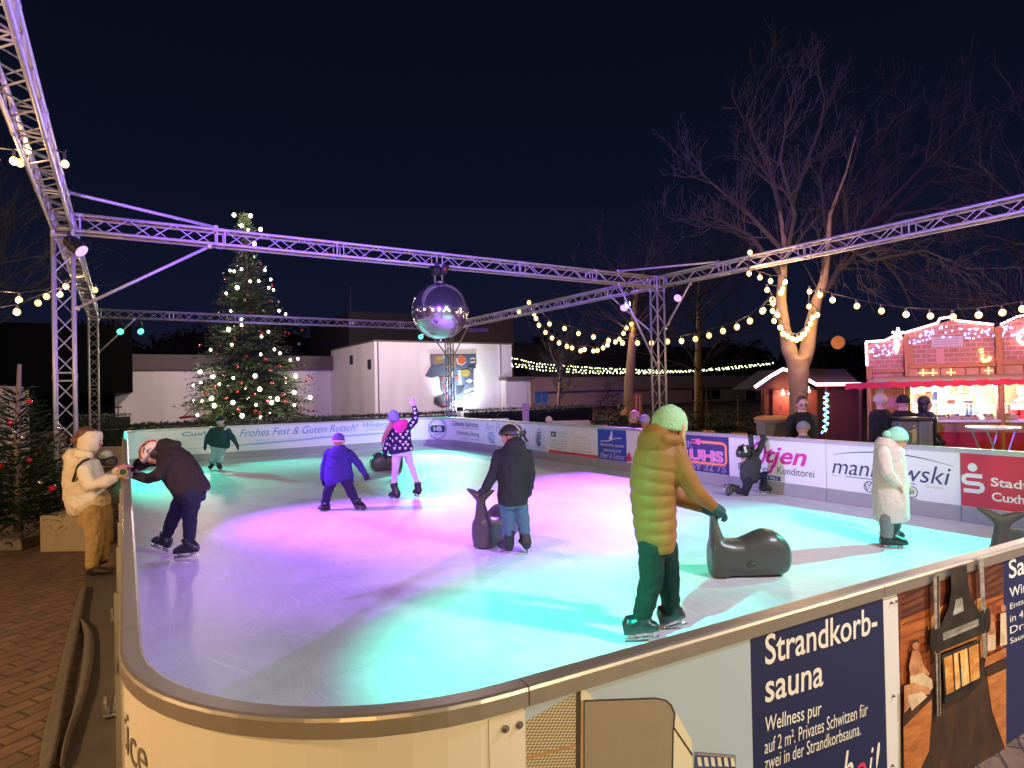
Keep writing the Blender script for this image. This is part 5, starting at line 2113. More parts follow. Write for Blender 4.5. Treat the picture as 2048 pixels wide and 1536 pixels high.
for x, y in ((1902, 745), (1977, 741), (1846, 746), (1866, 746)):
    b = MB()
    for k, (dx, dy) in enumerate(((0, -8), (0, 8), (-9, 0), (9, 0))):
        b.tube([S(x, y, .05), S(x + dx, y + dy, .05)], .006, 4)
    b.build('star_light', M_GLD, stall)
# sloping awning and scalloped valance
AO = .95
b = MB()
q = [S(1760, 757, .1), S(2140, 748, .1), S(2140, 757, AO), S(1735, 766, AO)]
b.poly(q, .03, UPZ)
b.build('awning_roof', M_AWNT, stall)
b = MB()
top, bot = [], []
n = 60
for i in range(n + 1):
    px = 1690 + 450 * i / n
    py = 768.5 - (px - 1735) * .028
    sc = abs(math.sin(math.pi * (px - 1735) / 27.)) * 4.2
    off = AO + .015 * math.sin(px * .7)
    top.append(S(px, py - 3.5, off))
    bot.append(S(px, py + 6 + sc, off + .01))
b.add(top + bot, [(i, i + 1, n + 2 + i, n + 1 + i) for i in range(n)])
b.build('awning_valance', M_AWN, stall)
for px in (1737, 2004):
    b = MB()
    b.tube([V((*S(px, 800, AO - .02).xy, ZG)), S(px, 766, AO - .02)], .03, 8)
    b.build('awning_post', M_TIMB, stall)
# counter, apron, red skirt
spanel('counter', M_COUNT, 1816, 2140, 838, 842.5, .0, .34)
spanel('front_panel', M_TIMB2, 1817, 2140, 843.2, 864, .0, .1)
spanel('skirt', M_SKIRT, 1817, 2140, 864.5, None, .0, .13)
spanel('skirt', M_SKIRT, 1734, 1746, 856, None, .101, .14)
# room behind the counter
DP = -1.7
spanel('back_wall', M_INT, 1785, 2140, 752, 872, DP - .05, DP)
a, c = S(1816, 764, 0), S(2140, 754, 0)
b = MB()
b.poly([a - SN * .06, c - SN * .06, c + SN * DP, a + SN * DP], .03, UPZ)
b.build('ceiling_board', M_INT, stall)
b = MB()
a = V((*S(1812, 800, 0).xy, ZG))
h_ = S(1812, 756, 0).z - ZG
b.box(a + SN * (DP / 2 - .03) + UPZ * h_ / 2, (.05, abs(DP) - .1, h_), (SX, SN, UPZ))
b.build('side_wall', M_INT, stall)
spanel('shelf', M_COUNT, 1900, 1960, 783, 785, DP + .002, DP + .3)
spanel('shelf', M_COUNT, 1820, 2140, 807, 809, -.45, -.1)
rnd = random.Random(17)
goods = [mat('goods_%d' % i, c_, .5, 0, .15, 20) for i, c_ in enumerate(((.7, .68, .62), (.5, .05, .05), (.06, .1, .4), (.7, .55, .1), (.35, .2, .1), (.75, .4, .1), (.15, .3, .15)))]
for x0, x1, y0, y1, k, o_ in ((1828, 1863, 787, 806, 0, -.5), (1864, 1872, 783, 800, 2, -.6), (1874, 1881, 782, 797, 0, -.7), (1846, 1860, 782, 787, 4, -.55), (1893, 1907, 799, 807, 4, -.4), (1925, 1942, 800, 807, 4, -.4),
                              (1815, 1824, 783, 800, 4, -.8), (2040, 2075, 800, 818, 5, -.3), (1960, 1975, 798, 806, 3, -.9), (1985, 1992, 795, 806, 6, -.9), (1944, 1950, 772, 782, 1, -1.4), (1912, 1920, 774, 782, 6, -1.4), (1926, 1933, 773, 782, 3, -1.4)):
    spanel('goods_box', goods[k], x0, x1, y0, y1, o_, o_ + .14)
for x0, x1, y0 in ((1875, 1891, 829), (1894, 1918, 827), (1921, 1954, 829), (1968, 1984, 827), (2007, 2030, 826)):
    sp_ = spanel('display_tray', mat('tray_wood', (.5, .36, .2), .6, 0, .2, 14), x0, x1, y0 + 4, 837.6, .05, .22)
    for q_ in range(5):
        P = S(x0 + (x1 - x0) * (q_ + .5) / 5, y0 + 3, .14)
        b = MB()
        b.ell(P, (.035, .03, .025), None, 8, 5)
        b.build('pastry', goods[(q_ * 3 + x0) % 7], sp_, True)
# glass display cases with tube lights
for x0, x1 in ((1872, 1934), (1942, 1994), (2018, 2090)):
    f_ = spanel('display_case', M_ALU, x0, x1, 807, 809, .0, .05)
    for x in (x0, x1):
        b = MB()
        b.tube([S(x, 808, .02), S(x, 838, .02)], .009, 5)
        b.build('case_post', M_DARK, f_)
    b = MB()
    b.tube([S(x0 + 5, 815, -.04), S(x1 - 6, 813.5, -.04)], .035, 8)
    b.build('tube_light', M_TUBE, f_)
b = MB()
b.tube([S(1866, 768, -.6), S(1880, 767, -.6)], .03, 8)
b.tube([S(1985, 770, -.6), S(1998, 769, -.6)], .05, 8)
b.build('ceiling_lamp', M_TUBE, stall)
for px, w in ((1850, 26), (1935, 40), (2040, 40)):
    p = S(px, 790, -.55)
    p.z = S(px, 775, 0).z
    point('stall_light', p, (1., .9, .76), w * 2.8, .12)
for px in (1850, 1950, 2050):
    point('stall_front_light', S(px, 700, 1.3), (1., .5, .2), 18, .2)  # added warm fill in front of the facade, without lamp bodies
# signs and figures on the facade
spanel('faded_sign', mat('faded_sign', (.5, .4, .34), .7, 0, .1, 12), 1862, 1925, 673, 694, .004, .03)
for k in range(3):
    spanel('sign_line', mat('sign_grey', (.3, .24, .22), .7), 1868, 1918, 677.5 + 5 * k, 678.8 + 5 * k, .031, .033)
spanel('paper_notice', mat('pink_notice', (.55, .25, .2), .7), 1872, 1888, 697, 729, .004, .012)
spanel('price_notice', mat('white_notice', (.6, .5, .46), .7), 1750, 1768, 773, 810, .031, .036)
spanel('notice_line', M_DARK, 1747, 1756, 792, 793.5, .037, .04)
b = MB()
b.tube([S(1963, 716, .03), S(1968, 722, .03), S(1976, 721, .03), S(1981, 714, .03)], .028, 7)
for k in range(3):
    b.tube([S(1958 + 2 * k, 700 + 6 * k, .03), S(1966 + k, 698 + 6 * k, .03)], .012, 5)
b.build('golden_figure', M_GLD, stall)
# light chains on the stall ------------------------------------------------
def chain(name, label, M, pts, r, cat='string lights', group=None, cable=True):
    th = thing(name, label, cat, pts[0], group)
    for p in pts:
        b = MB()
        b.ell(p, (r, r, r), None, 8, 5)
        b.build('bulb', M, th, True)
    if cable:
        b = MB()
        for i in range(len(pts) - 1):
            if (pts[i] - pts[i + 1]).length < 1.:
                b.tube([pts[i] + UPZ * r, pts[i + 1] + UPZ * r], .006, 4, False)
        b.build('cable', M_CABLE, th)
    return th


def along(line, n, out):
    """n points spread along a pixel polyline on a facade plane"""
    q = [S(x, y, out) for x, y in line]
    L = [0]
    for i in range(len(q) - 1):
        L.append(L[-1] + (q[i + 1] - q[i]).length)
    res = []
    for k in range(n):
        s = L[-1] * k / (n - 1)
        i = max(j for j in range(len(L) - 1) if L[j] <= s + 1e-9)
        res.append(q[i].lerp(q[i + 1], (s - L[i]) / (L[i + 1] - L[i])))
    return res


chain('roof_light_chain', 'thick chain of white bulbs along the wavy gable of the market stall', M_RLED, along([(1811, 665), (1875, 646), (1880, 637), (1906, 633)], 30, .06) + along([(1912, 641), (1985, 649)], 18, .06) + along([(2003, 648), (2035, 633), (2080, 626), (2130, 640)], 20, .06), .023)
chain('corner_light_chain', 'white pink bulbs down the left corner and top edge of the market stall', M_RLED, along([(1734, 730), (1732, 684), (1770, 681), (1788, 672)], 34, .06), .024)
rnd = random.Random(9)
ic = []
for (x0, y0, x1, y1, n_, dmax) in ((1740, 690, 1806, 683, 26, 26), (1812, 672, 1880, 652, 30, 20), (1882, 650, 1988, 656, 32, 24)):
    for i in range(n_):
        u = rnd.random()
        ic.append(S(x0 + (x1 - x0) * u, y0 + (y1 - y0) * u + rnd.uniform(2, dmax), .05))
chain('icicle_lights', 'blue icicle lights hanging below the gable of the market stall', M_BLED, ic, .019, cable=False)
ic2 = [S(2003 + rnd.uniform(0, 90), 650 + rnd.uniform(0, 25), .05) for i in range(34)]
chain('icicle_lights', 'blue icicle lights at the right edge above the second stall gable', M_BLED, ic2, .019, cable=False)
th = thing('light_star', 'glowing white star figure on the roof corner of the market stall', 'star light', S(1796, 668, .1))
b = MB()
for k in range(5):
    a = math.radians(90 + 72 * k)
    b.tube([S(1796, 668, .12), S(1796 + 13 * math.cos(a), 668 - 13 * math.sin(a), .12)], [.045, .02], 7)
b.build('star', M_RLED, th)
th = thing('lit_candle', 'long white glowing candle lamp on the left part of the market stall', 'candle lamp', S(1793, 690, .08))
b = MB()
b.tube([S(1793, 682, .08), S(1793, 692, .08), S(1793, 706, .08)], [.04, .05, .02], 10, True, True)
b.build('candle_lamp', M_RLED, th, True)
th = thing('light_wreath', 'glowing pink white ring at the right edge above the awning', 'light ring', S(2048, 672, .08))
b = MB()
b.tube([S(2050 + 14 * math.cos(a), 674 + 14 * math.sin(a), .08) for a in [k * math.pi / 10 for k in range(21)]], .022, 8, False)
b.build('ring', mat('pink_led', (1, .6, .7), .3, emit=8, ecol=(1., .55, .68)), th)

# ---------------------------------------------------------------- small hut with the lit roof
HD = 18.
hut = thing('wooden_hut', 'small dark wooden hut with a glowing pink white roof edge behind the forked tree', 'hut', V((*D(1580, 900, HD).xy, ZG)))
hp = lambda x, y, o=0.: D(x, y, HD + o)
HN = -HF
M_HUTW = mat('hut_wood', (.14, .05, .03), .8, 0, .3, 8, .2)


def hplate(name, M, pts, o, t, par=hut):
    b = MB()
    q = [PL(x, y, hp(1580, 800) + HF * o, HN) for x, y in pts]
    b.poly(q, t, HN)
    return b.build(name, M, par)


b = MB()
zg_ = 8
hplate('wall', M_HUTW, [(1524, 890), (1524, 775), (1567, 745), (1632, 780), (1632, 890)], .4, .06)
hplate('front_wall', mat('hut_red_wood', (.3, .08, .05), .7, 0, .2, 9), [(1544, 835), (1544, 780), (1632, 780), (1632, 835)], .32, .05)
hplate('notice', mat('yellow_notice', (.6, .5, .25), .7), [(1550, 824), (1550, 801), (1567, 801), (1567, 824)], .3, .02)
b = MB()
for k in range(3):
    b.box(PL(1561.5, 813 + 3 * k, hp(1580, 800) + HF * .27, HN), (.05, .01, .02), (HR, HF, UPZ))
b.build('notice_lettering', M_DARK, hut)
hplate('roof', M_ROOF, [(1508, 779), (1567, 738), (1575, 740), (1518, 783)], -.3, -1.8)
hplate('roof', M_ROOF, [(1567, 738), (1690, 738), (1726, 772), (1634, 772)], -.25, -.05)
hplate('side_wall', M_HUTW, [(1634, 890), (1634, 771), (1722, 771), (1722, 890)], .5, .06)
hplate('counter', mat('counter_orange', (.5, .2, .05), .6), [(1534, 838), (1534, 832), (1580, 832), (1580, 838)], .1, .25)
b = MB()
b.tube([hp(1526, 777, -.3), hp(1526, 888, -.3)], .05, 8)
b.build('post', M_HUTW, hut)
b = MB()
b.tube([hp(1722, 772, -.25), hp(1722, 888, -.25)], .05, 8)
b.build('post', M_HUTW, hut)
M_ROPE = mat('pink_rope_light', (1, .6, .7), .3, emit=7, ecol=(1., .5, .62))
for lb, pts in (('thick glowing rope light on the left gable of the small hut', [(1510, 774), (1540, 753), (1566, 738), (1579, 742)]), ('thick glowing rope light along the eaves right of the forked trunk', [(1612, 757), (1632, 769), (1680, 768.5), (1722, 768)])):
    th = thing('rope_light', lb, 'rope light', hp(*pts[0], -.35), 'rope lights on the small hut')
    b = MB()
    b.tube([hp(x, y, -.36) for x, y in pts], .045, 8)
    b.build('tube', M_ROPE, th, True)
for x, y, lb in ((1566, 787, 'left of two white lamps'), (1580, 787, 'right of two white lamps'), (1617, 782, 'lamp right of the trunk')):
    P = hp(x, y, .1)
    b = MB()
    b.ell(P, .05, None, 10, 6)
    b.tube([P + UPZ * .05, P + UPZ * .12], .02, 6)
    tag(b.build('hut_lamp', M_BULBW, None, True, P), 'small white lamp inside the little hut, ' + lb, 'lamp', 'lamps inside the small hut')
point('hut_light', hp(1590, 790, -.1), (1., .45, .3), 40, .1)
led = []
for k in range(34):
    y = 786 + 80 * k / 33
    led.append(hp(1652 + 4 * math.sin(k * 1.3) - (0 if y < 850 else (y - 850) * .3), y, -.4))
cl = [mat('led_%s' % n_, c_, .3, emit=5, ecol=c_) for n_, c_ in (('blue', (.1, .2, 1.)), ('ice', (.5, .7, 1.)), ('green', (.1, .9, .5)))]
th = thing('colour_light_chain', 'blue and green light chain wound down a post right of the trunk', 'string lights', led[0])
for k, p in enumerate(led):
    b = MB()
    b.ell(p, .03, None, 8, 5)
    b.build('bulb', cl[k % 3], th, True)
b = MB()
b.tube([hp(1653, 772, -.36), hp(1653, 890, -.36)], .03, 6)
b.build('post', M_HUTW, th)
P = D(1676, 685, 19.)
th = thing('paper_lantern', 'orange round paper lantern between the tree and the stall', 'lantern', P)
b = MB()
R_ = []
for i in range(13):
    a = math.pi * i / 12
    r = .19 * max(math.sin(a), .25) * (1 + .03 * (i % 2))
    R_.append([P + V((r * math.cos(2 * math.pi * k / 16), r * math.sin(2 * math.pi * k / 16), -math.cos(a) * .2)) for k in range(16)])
b.rings(R_)
b.build('shade', mat('lantern_paper', (.5, .16, .04), .8, emit=.35, ecol=(1., .32, .08)), th, True)
b = MB()
b.tube([P + UPZ * .2, D(1676, 560, 19.)], .008, 4)
b.build('cord', M_CABLE, th)

# ---------------------------------------------------------------- warm bulb strings


def bulb_string(label, pxs, d0, d1, r=.05, ends=None, sort=True, watts=0., step=4, grp='warm bulb strings over the square'):
    r *= 1.12
    n = len(pxs)
    pts = [D(x, y, d0 + (d1 - d0) * i / max(n - 1, 1)) for i, (x, y) in enumerate(pxs)]
    th = thing('bulb_string', label, 'string lights', pts[0], grp)
    for p in pts:
        b = MB()
        b.ell(p, (r, r, r * 1.15), None, 10, 6)
        bl = b.build('bulb', M_BULBY, th, True)
        b = MB()
        b.tube([p + UPZ * r * .9, p + UPZ * (r + .07)], r * .42, 8)
        b.build('socket', M_DARK, bl)
    b = MB()
    line = [p + UPZ * (r + .08) for p in pts]
    if ends:
        line = [D(*ends[0])] + line + [D(*ends[1])]
    b.tube(line, .01, 5, False)
    b.build('cable', M_CABLE, th)
    if watts:
        for p in pts[step // 2::step]:
            point('bulb_string_light', p - HF * (r + .04) - UPZ * .02, (1., .6, .28), watts, .05)
    return th


bulb_string('upper warm bulb string left of the tall tower', [(-20, 597), (38, 600), (93, 593), (132, 573)], 10.5, 13, .05, ((-80, 590, 10), (178, 560, 14)), watts=14, step=2)
bulb_string('lower warm bulb string left of the tall tower', [(-15, 634), (34, 624), (76, 606), (120, 589), (190, 580)], 10, 14, .05, ((-80, 640, 9.6), (196, 577, 14.2)), watts=14, step=2)
bulb_string('warm bulbs where a string crosses the steep near truss beam', [(-10, 318), (28, 322), (40, 326), (55, 300), (130, 328)], 6.4, 6.9, .035, ((-60, 300, 6.3), (132, 300, 6.9)), watts=7, step=2)
bulb_string('upper warm bulb string between the right beam and the leaning tree', [(1058, 605), (1099, 648), (1129, 657), (1157, 667), (1187, 674), (1217, 681), (1245, 686), (1275, 686), (1303, 686), (1335, 683), (1363, 682), (1391, 678), (1418, 671), (1446, 662), (1474, 654), (1500, 642), (1525, 622), (1545, 600)], 21.5, 14.2, .062, ((1040, 598, 21.6), (1562, 585, 14)), watts=10, step=4)
bulb_string('lower sagging warm bulb string right of the mirror ball', [(1038, 624), (1068, 628), (1072, 637), (1078, 651), (1091, 665), (1104, 676), (1118, 686), (1134, 693), (1144, 696), (1161, 702), (1169, 699), (1187, 702), (1195, 701), (1206, 696), (1215, 690), (1231, 684), (1239, 678), (1247, 667), (1253, 656), (1263, 648)], 21.7, 21.8, .062, ((1030, 618, 21.7), (1270, 640, 21.8)), watts=14, step=4)
bulb_string('warm bulbs wound round the fork of the big bare tree', [(1500, 505), (1498, 547), (1520, 555), (1541, 562), (1570, 564), (1565, 578), (1562, 586), (1534, 580), (1546, 607), (1527, 620), (1545, 622), (1555, 630), (1548, 642), (1560, 655), (1566, 668), (1575, 672), (1585, 678), (1594, 680), (1601, 676), (1608, 668), (1615, 658), (1620, 648), (1625, 635), (1635, 630), (1618, 613), (1619, 583)], 13.4, 13.5, .045, None, watts=21, step=3)
bulb_string('warm bulb string from the big bare tree to the market stall', [(1640, 590), (1665, 600), (1714, 612), (1763, 622), (1812, 629), (1861, 632), (1906, 634), (1957, 630), (2005, 625), (2045, 618), (2085, 610)], 13.3, 10.5, .05, ((1622, 583, 13.4), (2130, 600, 10.2)), watts=14, step=3)
# tiny green white lights on the long roof
rnd = random.Random(8)
M_TINY = mat('tiny_green_white_led', (.8, 1, .6), .3, emit=5, ecol=(.85, 1., .5))
for k, (lb, ln) in enumerate((('topmost strand of tiny green white lights on the long roof', [(1025, 716), (1070, 727), (1140, 732), (1200, 737), (1270, 740), (1340, 742)]), ('middle strand of tiny green white lights on the long roof', [(1025, 728), (1100, 736), (1190, 742), (1290, 744), (1400, 740), (1500, 731), (1545, 726)]),
                              ('lowest strand of tiny green white lights on the long roof', [(1025, 732), (1090, 741), (1170, 746), (1290, 747), (1410, 742), (1500, 733), (1540, 728)]))):
    pts = []
    n = (58, 78, 78)[k]
    for i in range(n):
        x = ln[0][0] + (ln[-1][0] - ln[0][0]) * (i + rnd.uniform(-.3, .3)) / (n - 1)
        j = max(q for q in range(len(ln) - 1) if ln[q][0] <= max(x, ln[0][0]))
        y = ln[j][1] + (ln[j + 1][1] - ln[j][1]) * (x - ln[j][0]) / (ln[j + 1][0] - ln[j][0]) + rnd.uniform(-1, 1)
        pts.append(D(x, y, 38.))
    chain('tiny_light_strand', lb, M_TINY, pts, .038, group='tiny light strands on the long roof', cable=False)

# ---------------------------------------------------------------- bins, table, odds and ends behind the right board
M_BIN = mat('grey_green_bin', (.11, .105, .075), .6, 0, .12, 8)
P0b = D(1556, 870, 11.2)
th = thing('wheelie_bin', 'grey wheeled bin with its rim behind the bakery board', 'bin', V((P0b.x, P0b.y, ZG)))
zt_ = D(1556, 841, 11.2).z
w_ = 24 * 11.2 / F
b = MB()
C0 = V((P0b.x, P0b.y, 0)) + HF * .25
sq = lambda k, z: [C0 + HR * x * k + HF * y * k + UPZ * z for x, y in ((-w_, -w_), (w_, -w_), (w_, w_), (-w_, w_))]
b.rings([sq(.8, ZG + .08), sq(.97, zt_ - .06), sq(1.08, zt_ - .055), sq(1.08, zt_)])
b.build('body', M_BIN, th)
b = MB()
b.rings([sq(1.1, zt_ + .003), sq(1.1, zt_ + .03), sq(.8, zt_ + .07)])
b.build('lid', mat('dim_orange_lid', (.4, .15, .03), .6), th)
for s_ in (-1, 1):
    b = MB()
    c = C0 + HR * s_ * w_ * .8 + HF * w_ * .7 + UPZ * (ZG + .1)
    b.tube([c - HR * .03, c + HR * .03], .1, 14)
    b.build('wheel', M_DARK, th)
dl = 10.2
pl = D(1836, 890, dl)
th = thing('litter_bin', 'grey double litter bin with a yellow figure sign in front of the market stall', 'bin', V((pl.x, pl.y, ZG)))
zt_ = D(1836, 842, dl).z
w0, w1 = D(1801, 890, dl), D(1868, 890, dl)
for k, (xa, xc) in enumerate(((1801, 1839), (1840, 1868))):
    A, B = D(xa, 890, dl), D(xc, 890, dl)
    c = (A + B) / 2
    b = MB()
    b.bbox(V((c.x, c.y, (zt_ + ZG) / 2)) + HF * .2, ((B - A).length, .4, zt_ - ZG), (HR, HF, UPZ), .02)
    b.build('body', mat('bin_metal_%d' % k, (.13 + .03 * k, .12 + .03 * k, .1 + .03 * k), .5, 0, .12, 8), th)
c = (w0 + w1) / 2
b = MB()
b.bbox(V((c.x, c.y, zt_ + .03)) + HF * .2, ((w1 - w0).length * 1.02, .42, .05), (HR, HF, UPZ), .015)
b.build('lid', M_DARK, th)
M_PIC = mat('pictogram_yellow', (.45, .38, .12), .6)
b = MB()
LP = lambda x, y: D(x, y, dl - .012)
b.tube([LP(1828, 853), LP(1828, 854)], .02, 10)
b.ell(LP(1828, 852), (.02, .006, .02), (HR, HF, UPZ), 12, 6)
q = [(1825, 858), (1833, 858), (1833, 872), (1832, 886), (1829, 886), (1828.5, 873), (1827.5, 886), (1824.5, 886), (1824.5, 865), (1818, 864), (1818, 862), (1825, 861)]
b.poly([LP(x, y) for x, y in q], .004, -HF)
b.build('pictogram', M_PIC, th)
dt = 9.6
tp = D(1986, 855, dt)
th = thing('bistro_table', 'round white folding bistro table beside the red stall skirt', 'table', V((tp.x, tp.y, ZG)))
b = MB()
rt = 45 * dt / F
b.tube([tp - UPZ * .014, tp + UPZ * .0, tp + UPZ * .012], [rt * .97, rt, rt * .985], 36)
b.build('table_top', mat('white_table', (.75, .7, .66), .3), th)
for s_, o_ in ((-1, -.12), (1, .12), (-1, .2), (1, -.2)):
    b = MB()
    b.tube([V((tp.x, tp.y, tp.z - .02)) + HR * s_ * rt * .55 + HF * o_, V((tp.x, tp.y, ZG)) - HR * s_ * rt * .6 + HF * o_], .014, 6)
    b.build('leg', M_ALU, th)
# orange chair backs peeking over the board
M_OCH = mat('orange_plastic', (.55, .2, .03), .5)
for x0, x1, y, dd, lb in ((1458, 1498, 867, 12.0, 'rounded orange seat back above the purple board beside the kneeling child'), (1403, 1432, 862, 12.8, 'rounded orange seat back left of the kneeling child')):
    A, B = D(x0, y, dd), D(x1, y, dd)
    c = (A + B) / 2
    th = thing('orange_chair', lb, 'chair', V((c.x, c.y, ZG)), 'orange chairs behind the right board')
    wv_ = (B - A).length
    b = MB()
    n = 16
    R_ = []
    for z in (-.38, -.1, 0.):
        R_.append([c + UPZ * z + HR * (math.cos(math.pi * k / n) * wv_ / 2 * (1 - .2 * (z == 0))) + HF * math.sin(math.pi * k / n) * .2 for k in range(n + 1)])
    for r2 in R_[::-1]:
        pass
    b.rings(R_, False, False)
    o = b.build('backrest', M_OCH, th, True)
    so = o.modifiers.new('s', 'SOLIDIFY')
    so.thickness = .02
    b = MB()
    b.bbox(V((c.x, c.y, .42)), (wv_, .42, .04), (HR, HF, UPZ), .015)
    b.build('seat', M_OCH, th)
    for sx in (-1, 1):
        for sy in (-1, 1):
            b = MB()
            b.tube([V((c.x, c.y, .41)) + HR * sx * wv_ * .4 + HF * sy * .16, V((c.x, c.y, ZG)) + HR * sx * wv_ * .45 + HF * sy * .2], .015, 6)
            b.build('leg', M_ALU, th)
# striped deck chair like red white frame left of the tower
P = D(1273, 815, 20.)
th = thing('slatted_sledge', 'upright red and white slatted sledge beside the leaning tree', 'sledge', V((P.x, P.y, .9)))
for k in range(5):
    b = MB()
    x = 1268 + 3.6 * k
    b.tube([D(x, 835, 20), D(x + 1, 787 + (k % 2) * 3, 20)], .022, 6)
    b.build('slat', mat('sledge_red', (.5, .06, .06), .6) if k % 2 == 0 else mat('sledge_white', (.6, .45, .45), .6), th)
b = MB()
b.tube([D(1266, 800, 20.05), D(1286, 797, 20.05)], .018, 5)
b.tube([D(1266, 824, 20.05), D(1286, 822, 20.05)], .018, 5)
b.tube([D(1276, 835, 20.05), V((*D(1276, 835, 20.05).xy, ZG))], .03, 5)
b.build('crossbar', M_HUTW, th)
# ---------------------------------------------------------------- people
M_SKIN = mat('skin', (.5, .27, .19), .55, 0, .06, 30)
M_EYE = mat('eye_dark', (.03, .02, .02), .2)
M_LIP = mat('lips', (.36, .11, .1), .5)
M_SKATE = mat('skate_boot', (.018, .018, .02), .32, 0, .2, 20)
M_BLADE = mat('skate_blade', (.55, .55, .56), .25, .9)
M_SHOE = mat('black_shoe', (.02, .018, .016), .6, 0, .2, 20)
M_CHROME = mat('skate_buckle', (.5, .5, .5), .3, .6)


FOLDED = {'jacket', 'trousers', 'hoodie', 'parka', 'jeans', 'coat', 'long_coat', 'leggings'}
FOLD_TEX = bpy.data.textures.new('cloth_folds', 'CLOUDS')
FOLD_TEX.noise_scale = .075
FOLD_TEX.noise_depth = 2


class Fig:
    """a person posed in the plane of view through their feet; every joint is (px, py, metres behind that plane)"""

    def __init__(s, label, foot, d, vox=.011, group=None):
        s.d = d
        P = D(foot[0], foot[1], d)
        s.root = thing('person', label, 'person', P, group)
        s.vox = vox
        s.k = d / F                           # metres per pixel
        s.body = MB()

    def J(s, q):
        return D(q[0], q[1], s.d + (q[2] if len(q) > 2 else 0.))

    def px(s, w):
        return w * s.k

    def trunk(s, mb, rows, grow=1., seg=22):
        """rows: (px, py, half width in px, half depth in m, offset) from top to bottom"""
        R_ = []
        pts = [s.J((r[0], r[1], r[4] if len(r) > 4 else 0.)) for r in rows]
        for i, r in enumerate(rows):
            t = pts[min(i + 1, len(pts) - 1)] - pts[max(i - 1, 0)]
            t.normalize()
            a = t.cross(HF).normalized()
            f = a.cross(t).normalized()
            R_.append([pts[i] + a * (math.cos(2 * math.pi * k / seg) * s.px(r[2]) * grow) + f * (math.sin(2 * math.pi * k / seg) * r[3] * grow) for k in range(seg)])
        mb.rings(R_)

    def limb(s, mb, js, rs, seg=12):
        mb.tube([s.J(j) if not isinstance(j, V) else j for j in js], rs, seg, True, True)

    def part(s, mb, name, M, vox=None, it=3, rm=True, parent=None, label=None):
        o = mb.build(name, M, parent or s.root, True)
        if rm:
            remesh(o, vox or s.vox, it)
        if rm and name in FOLDED:
            dm = o.modifiers.new('folds', 'DISPLACE')
            dm.texture = FOLD_TEX
            dm.strength = .012 if name == 'long_coat' else .024
            dm.mid_level = .5
            dm.texture_coords = 'LOCAL'
        if label:
            o['label'] = label
        return o

    def head(s, c, r, face, up=None, M=None, bare=True):
        """face: world direction the face looks; adds the head to the body and eyes, mouth as parts"""
        C = s.J(c)
        f = V(face).normalized()
        u = V(up or (0, 0, 1))
        u = (u - f * u.dot(f)).normalized()
        w = f.cross(u)
        s.hc, s.hf, s.hu, s.hw, s.hr = C, f, u, w, r
        b = s.body
        b.ell(C + u * r * .18 - f * r * .06, (r * .8, r * .95, r * .98), (w, f, u), 18, 12)
        b.ell(C - u * r * .38 + f * r * .12, (r * .62, r * .72, r * .72), (w, f, u), 16, 10)
        b.ell(C - u * r * .95 + f * r * .42, (r * .3, r * .28, r * .24), (w, f, u), 10, 7)
        b.tube([C + u * r * .12 + f * r * .8, C - u * r * .12 + f * r * .93, C - u * r * .26 + f * r * .93], [r * .08, r * .1, r * .12], 8, True, True)
        for sg in (-1, 1):
            b.ell(C + w * sg * r * .8 - f * r * .05, (r * .1, r * .2, r * .3), (w, f, u), 8, 6)
            b.ell(C + w * sg * r * .36 + f * r * .7 - u * r * .18, (r * .24, r * .2, r * .22), (w, f, u), 8, 6)
            if bare:
                e = MB()
                e.ell(C + w * sg * r * .33 + f * r * .83 + u * r * .07, (r * .13, r * .07, r * .09), (w, f, u), 8, 6)
                s.part(e, 'eye', M_EYE, rm=False)
                e = MB()
                e.tube([C + w * sg * r * (.2 + .15 * k) + f * r * (.9 - .05 * k) + u * r * (.27 + .03 * (k == 1)) for k in range(3)], r * .035, 5)
                s.part(e, 'eyebrow', M_HAIRB, rm=False)
        if bare:
            e = MB()
            e.ell(C + f * r * .86 - u * r * .5, (r * .26, r * .08, r * .07), (w, f, u), 10, 6)
            s.part(e, 'mouth', M_LIP, rm=False)
        b.tube([C - u * r * .5 - f * r * .12, C - u * r * 1.75 - f * r * .2], [r * .5, r * .55], 12)
        return C

    def cap(s, M, k=1.08, low=.1, name='hat', bobble=0, band=None, tall=1.):
        """knitted hat over the upper head"""
        C, f, u, w, r = s.hc, s.hf, s.hu, s.hw, s.hr
        b = MB()
        R_ = []
        for i in range(9):
            t = i / 8
            z = low + (1.28 * tall - low) * t
            q = math.sqrt(max(1 - (max(z - .18, 0) / (1.1 * tall)) ** 2, .015))
            R_.append([C + u * r * z - f * r * .08 + (w * math.cos(2 * math.pi * j / 22) * .84 + f * math.sin(2 * math.pi * j / 22) * 1.0) * r * q * k for j in range(22)])
        b.rings(R_)
        o = s.part(b, name, M, rm=False)
        if band:
            b = MB()
            R_ = []
            for z, q in ((low - .02, 1.0), (low - .02, 1.05), (low + .28, 1.05), (low + .28, 1.0)):
                R_.append([C + u * r * z - f * r * .08 + (w * math.cos(2 * math.pi * j / 22) * .84 + f * math.sin(2 * math.pi * j / 22) * 1.0) * r * q * k for j in range(22)])
            b.rings(R_)
            s.part(b, 'hat_band', band, rm=False, parent=o)
        if bobble:
            b = MB()
            b.ell(C + u * r * (1.28 * tall + bobble * .6), r * bobble, None, 12, 8)
            s.part(b, 'bobble', M, rm=False, parent=o)
        return o

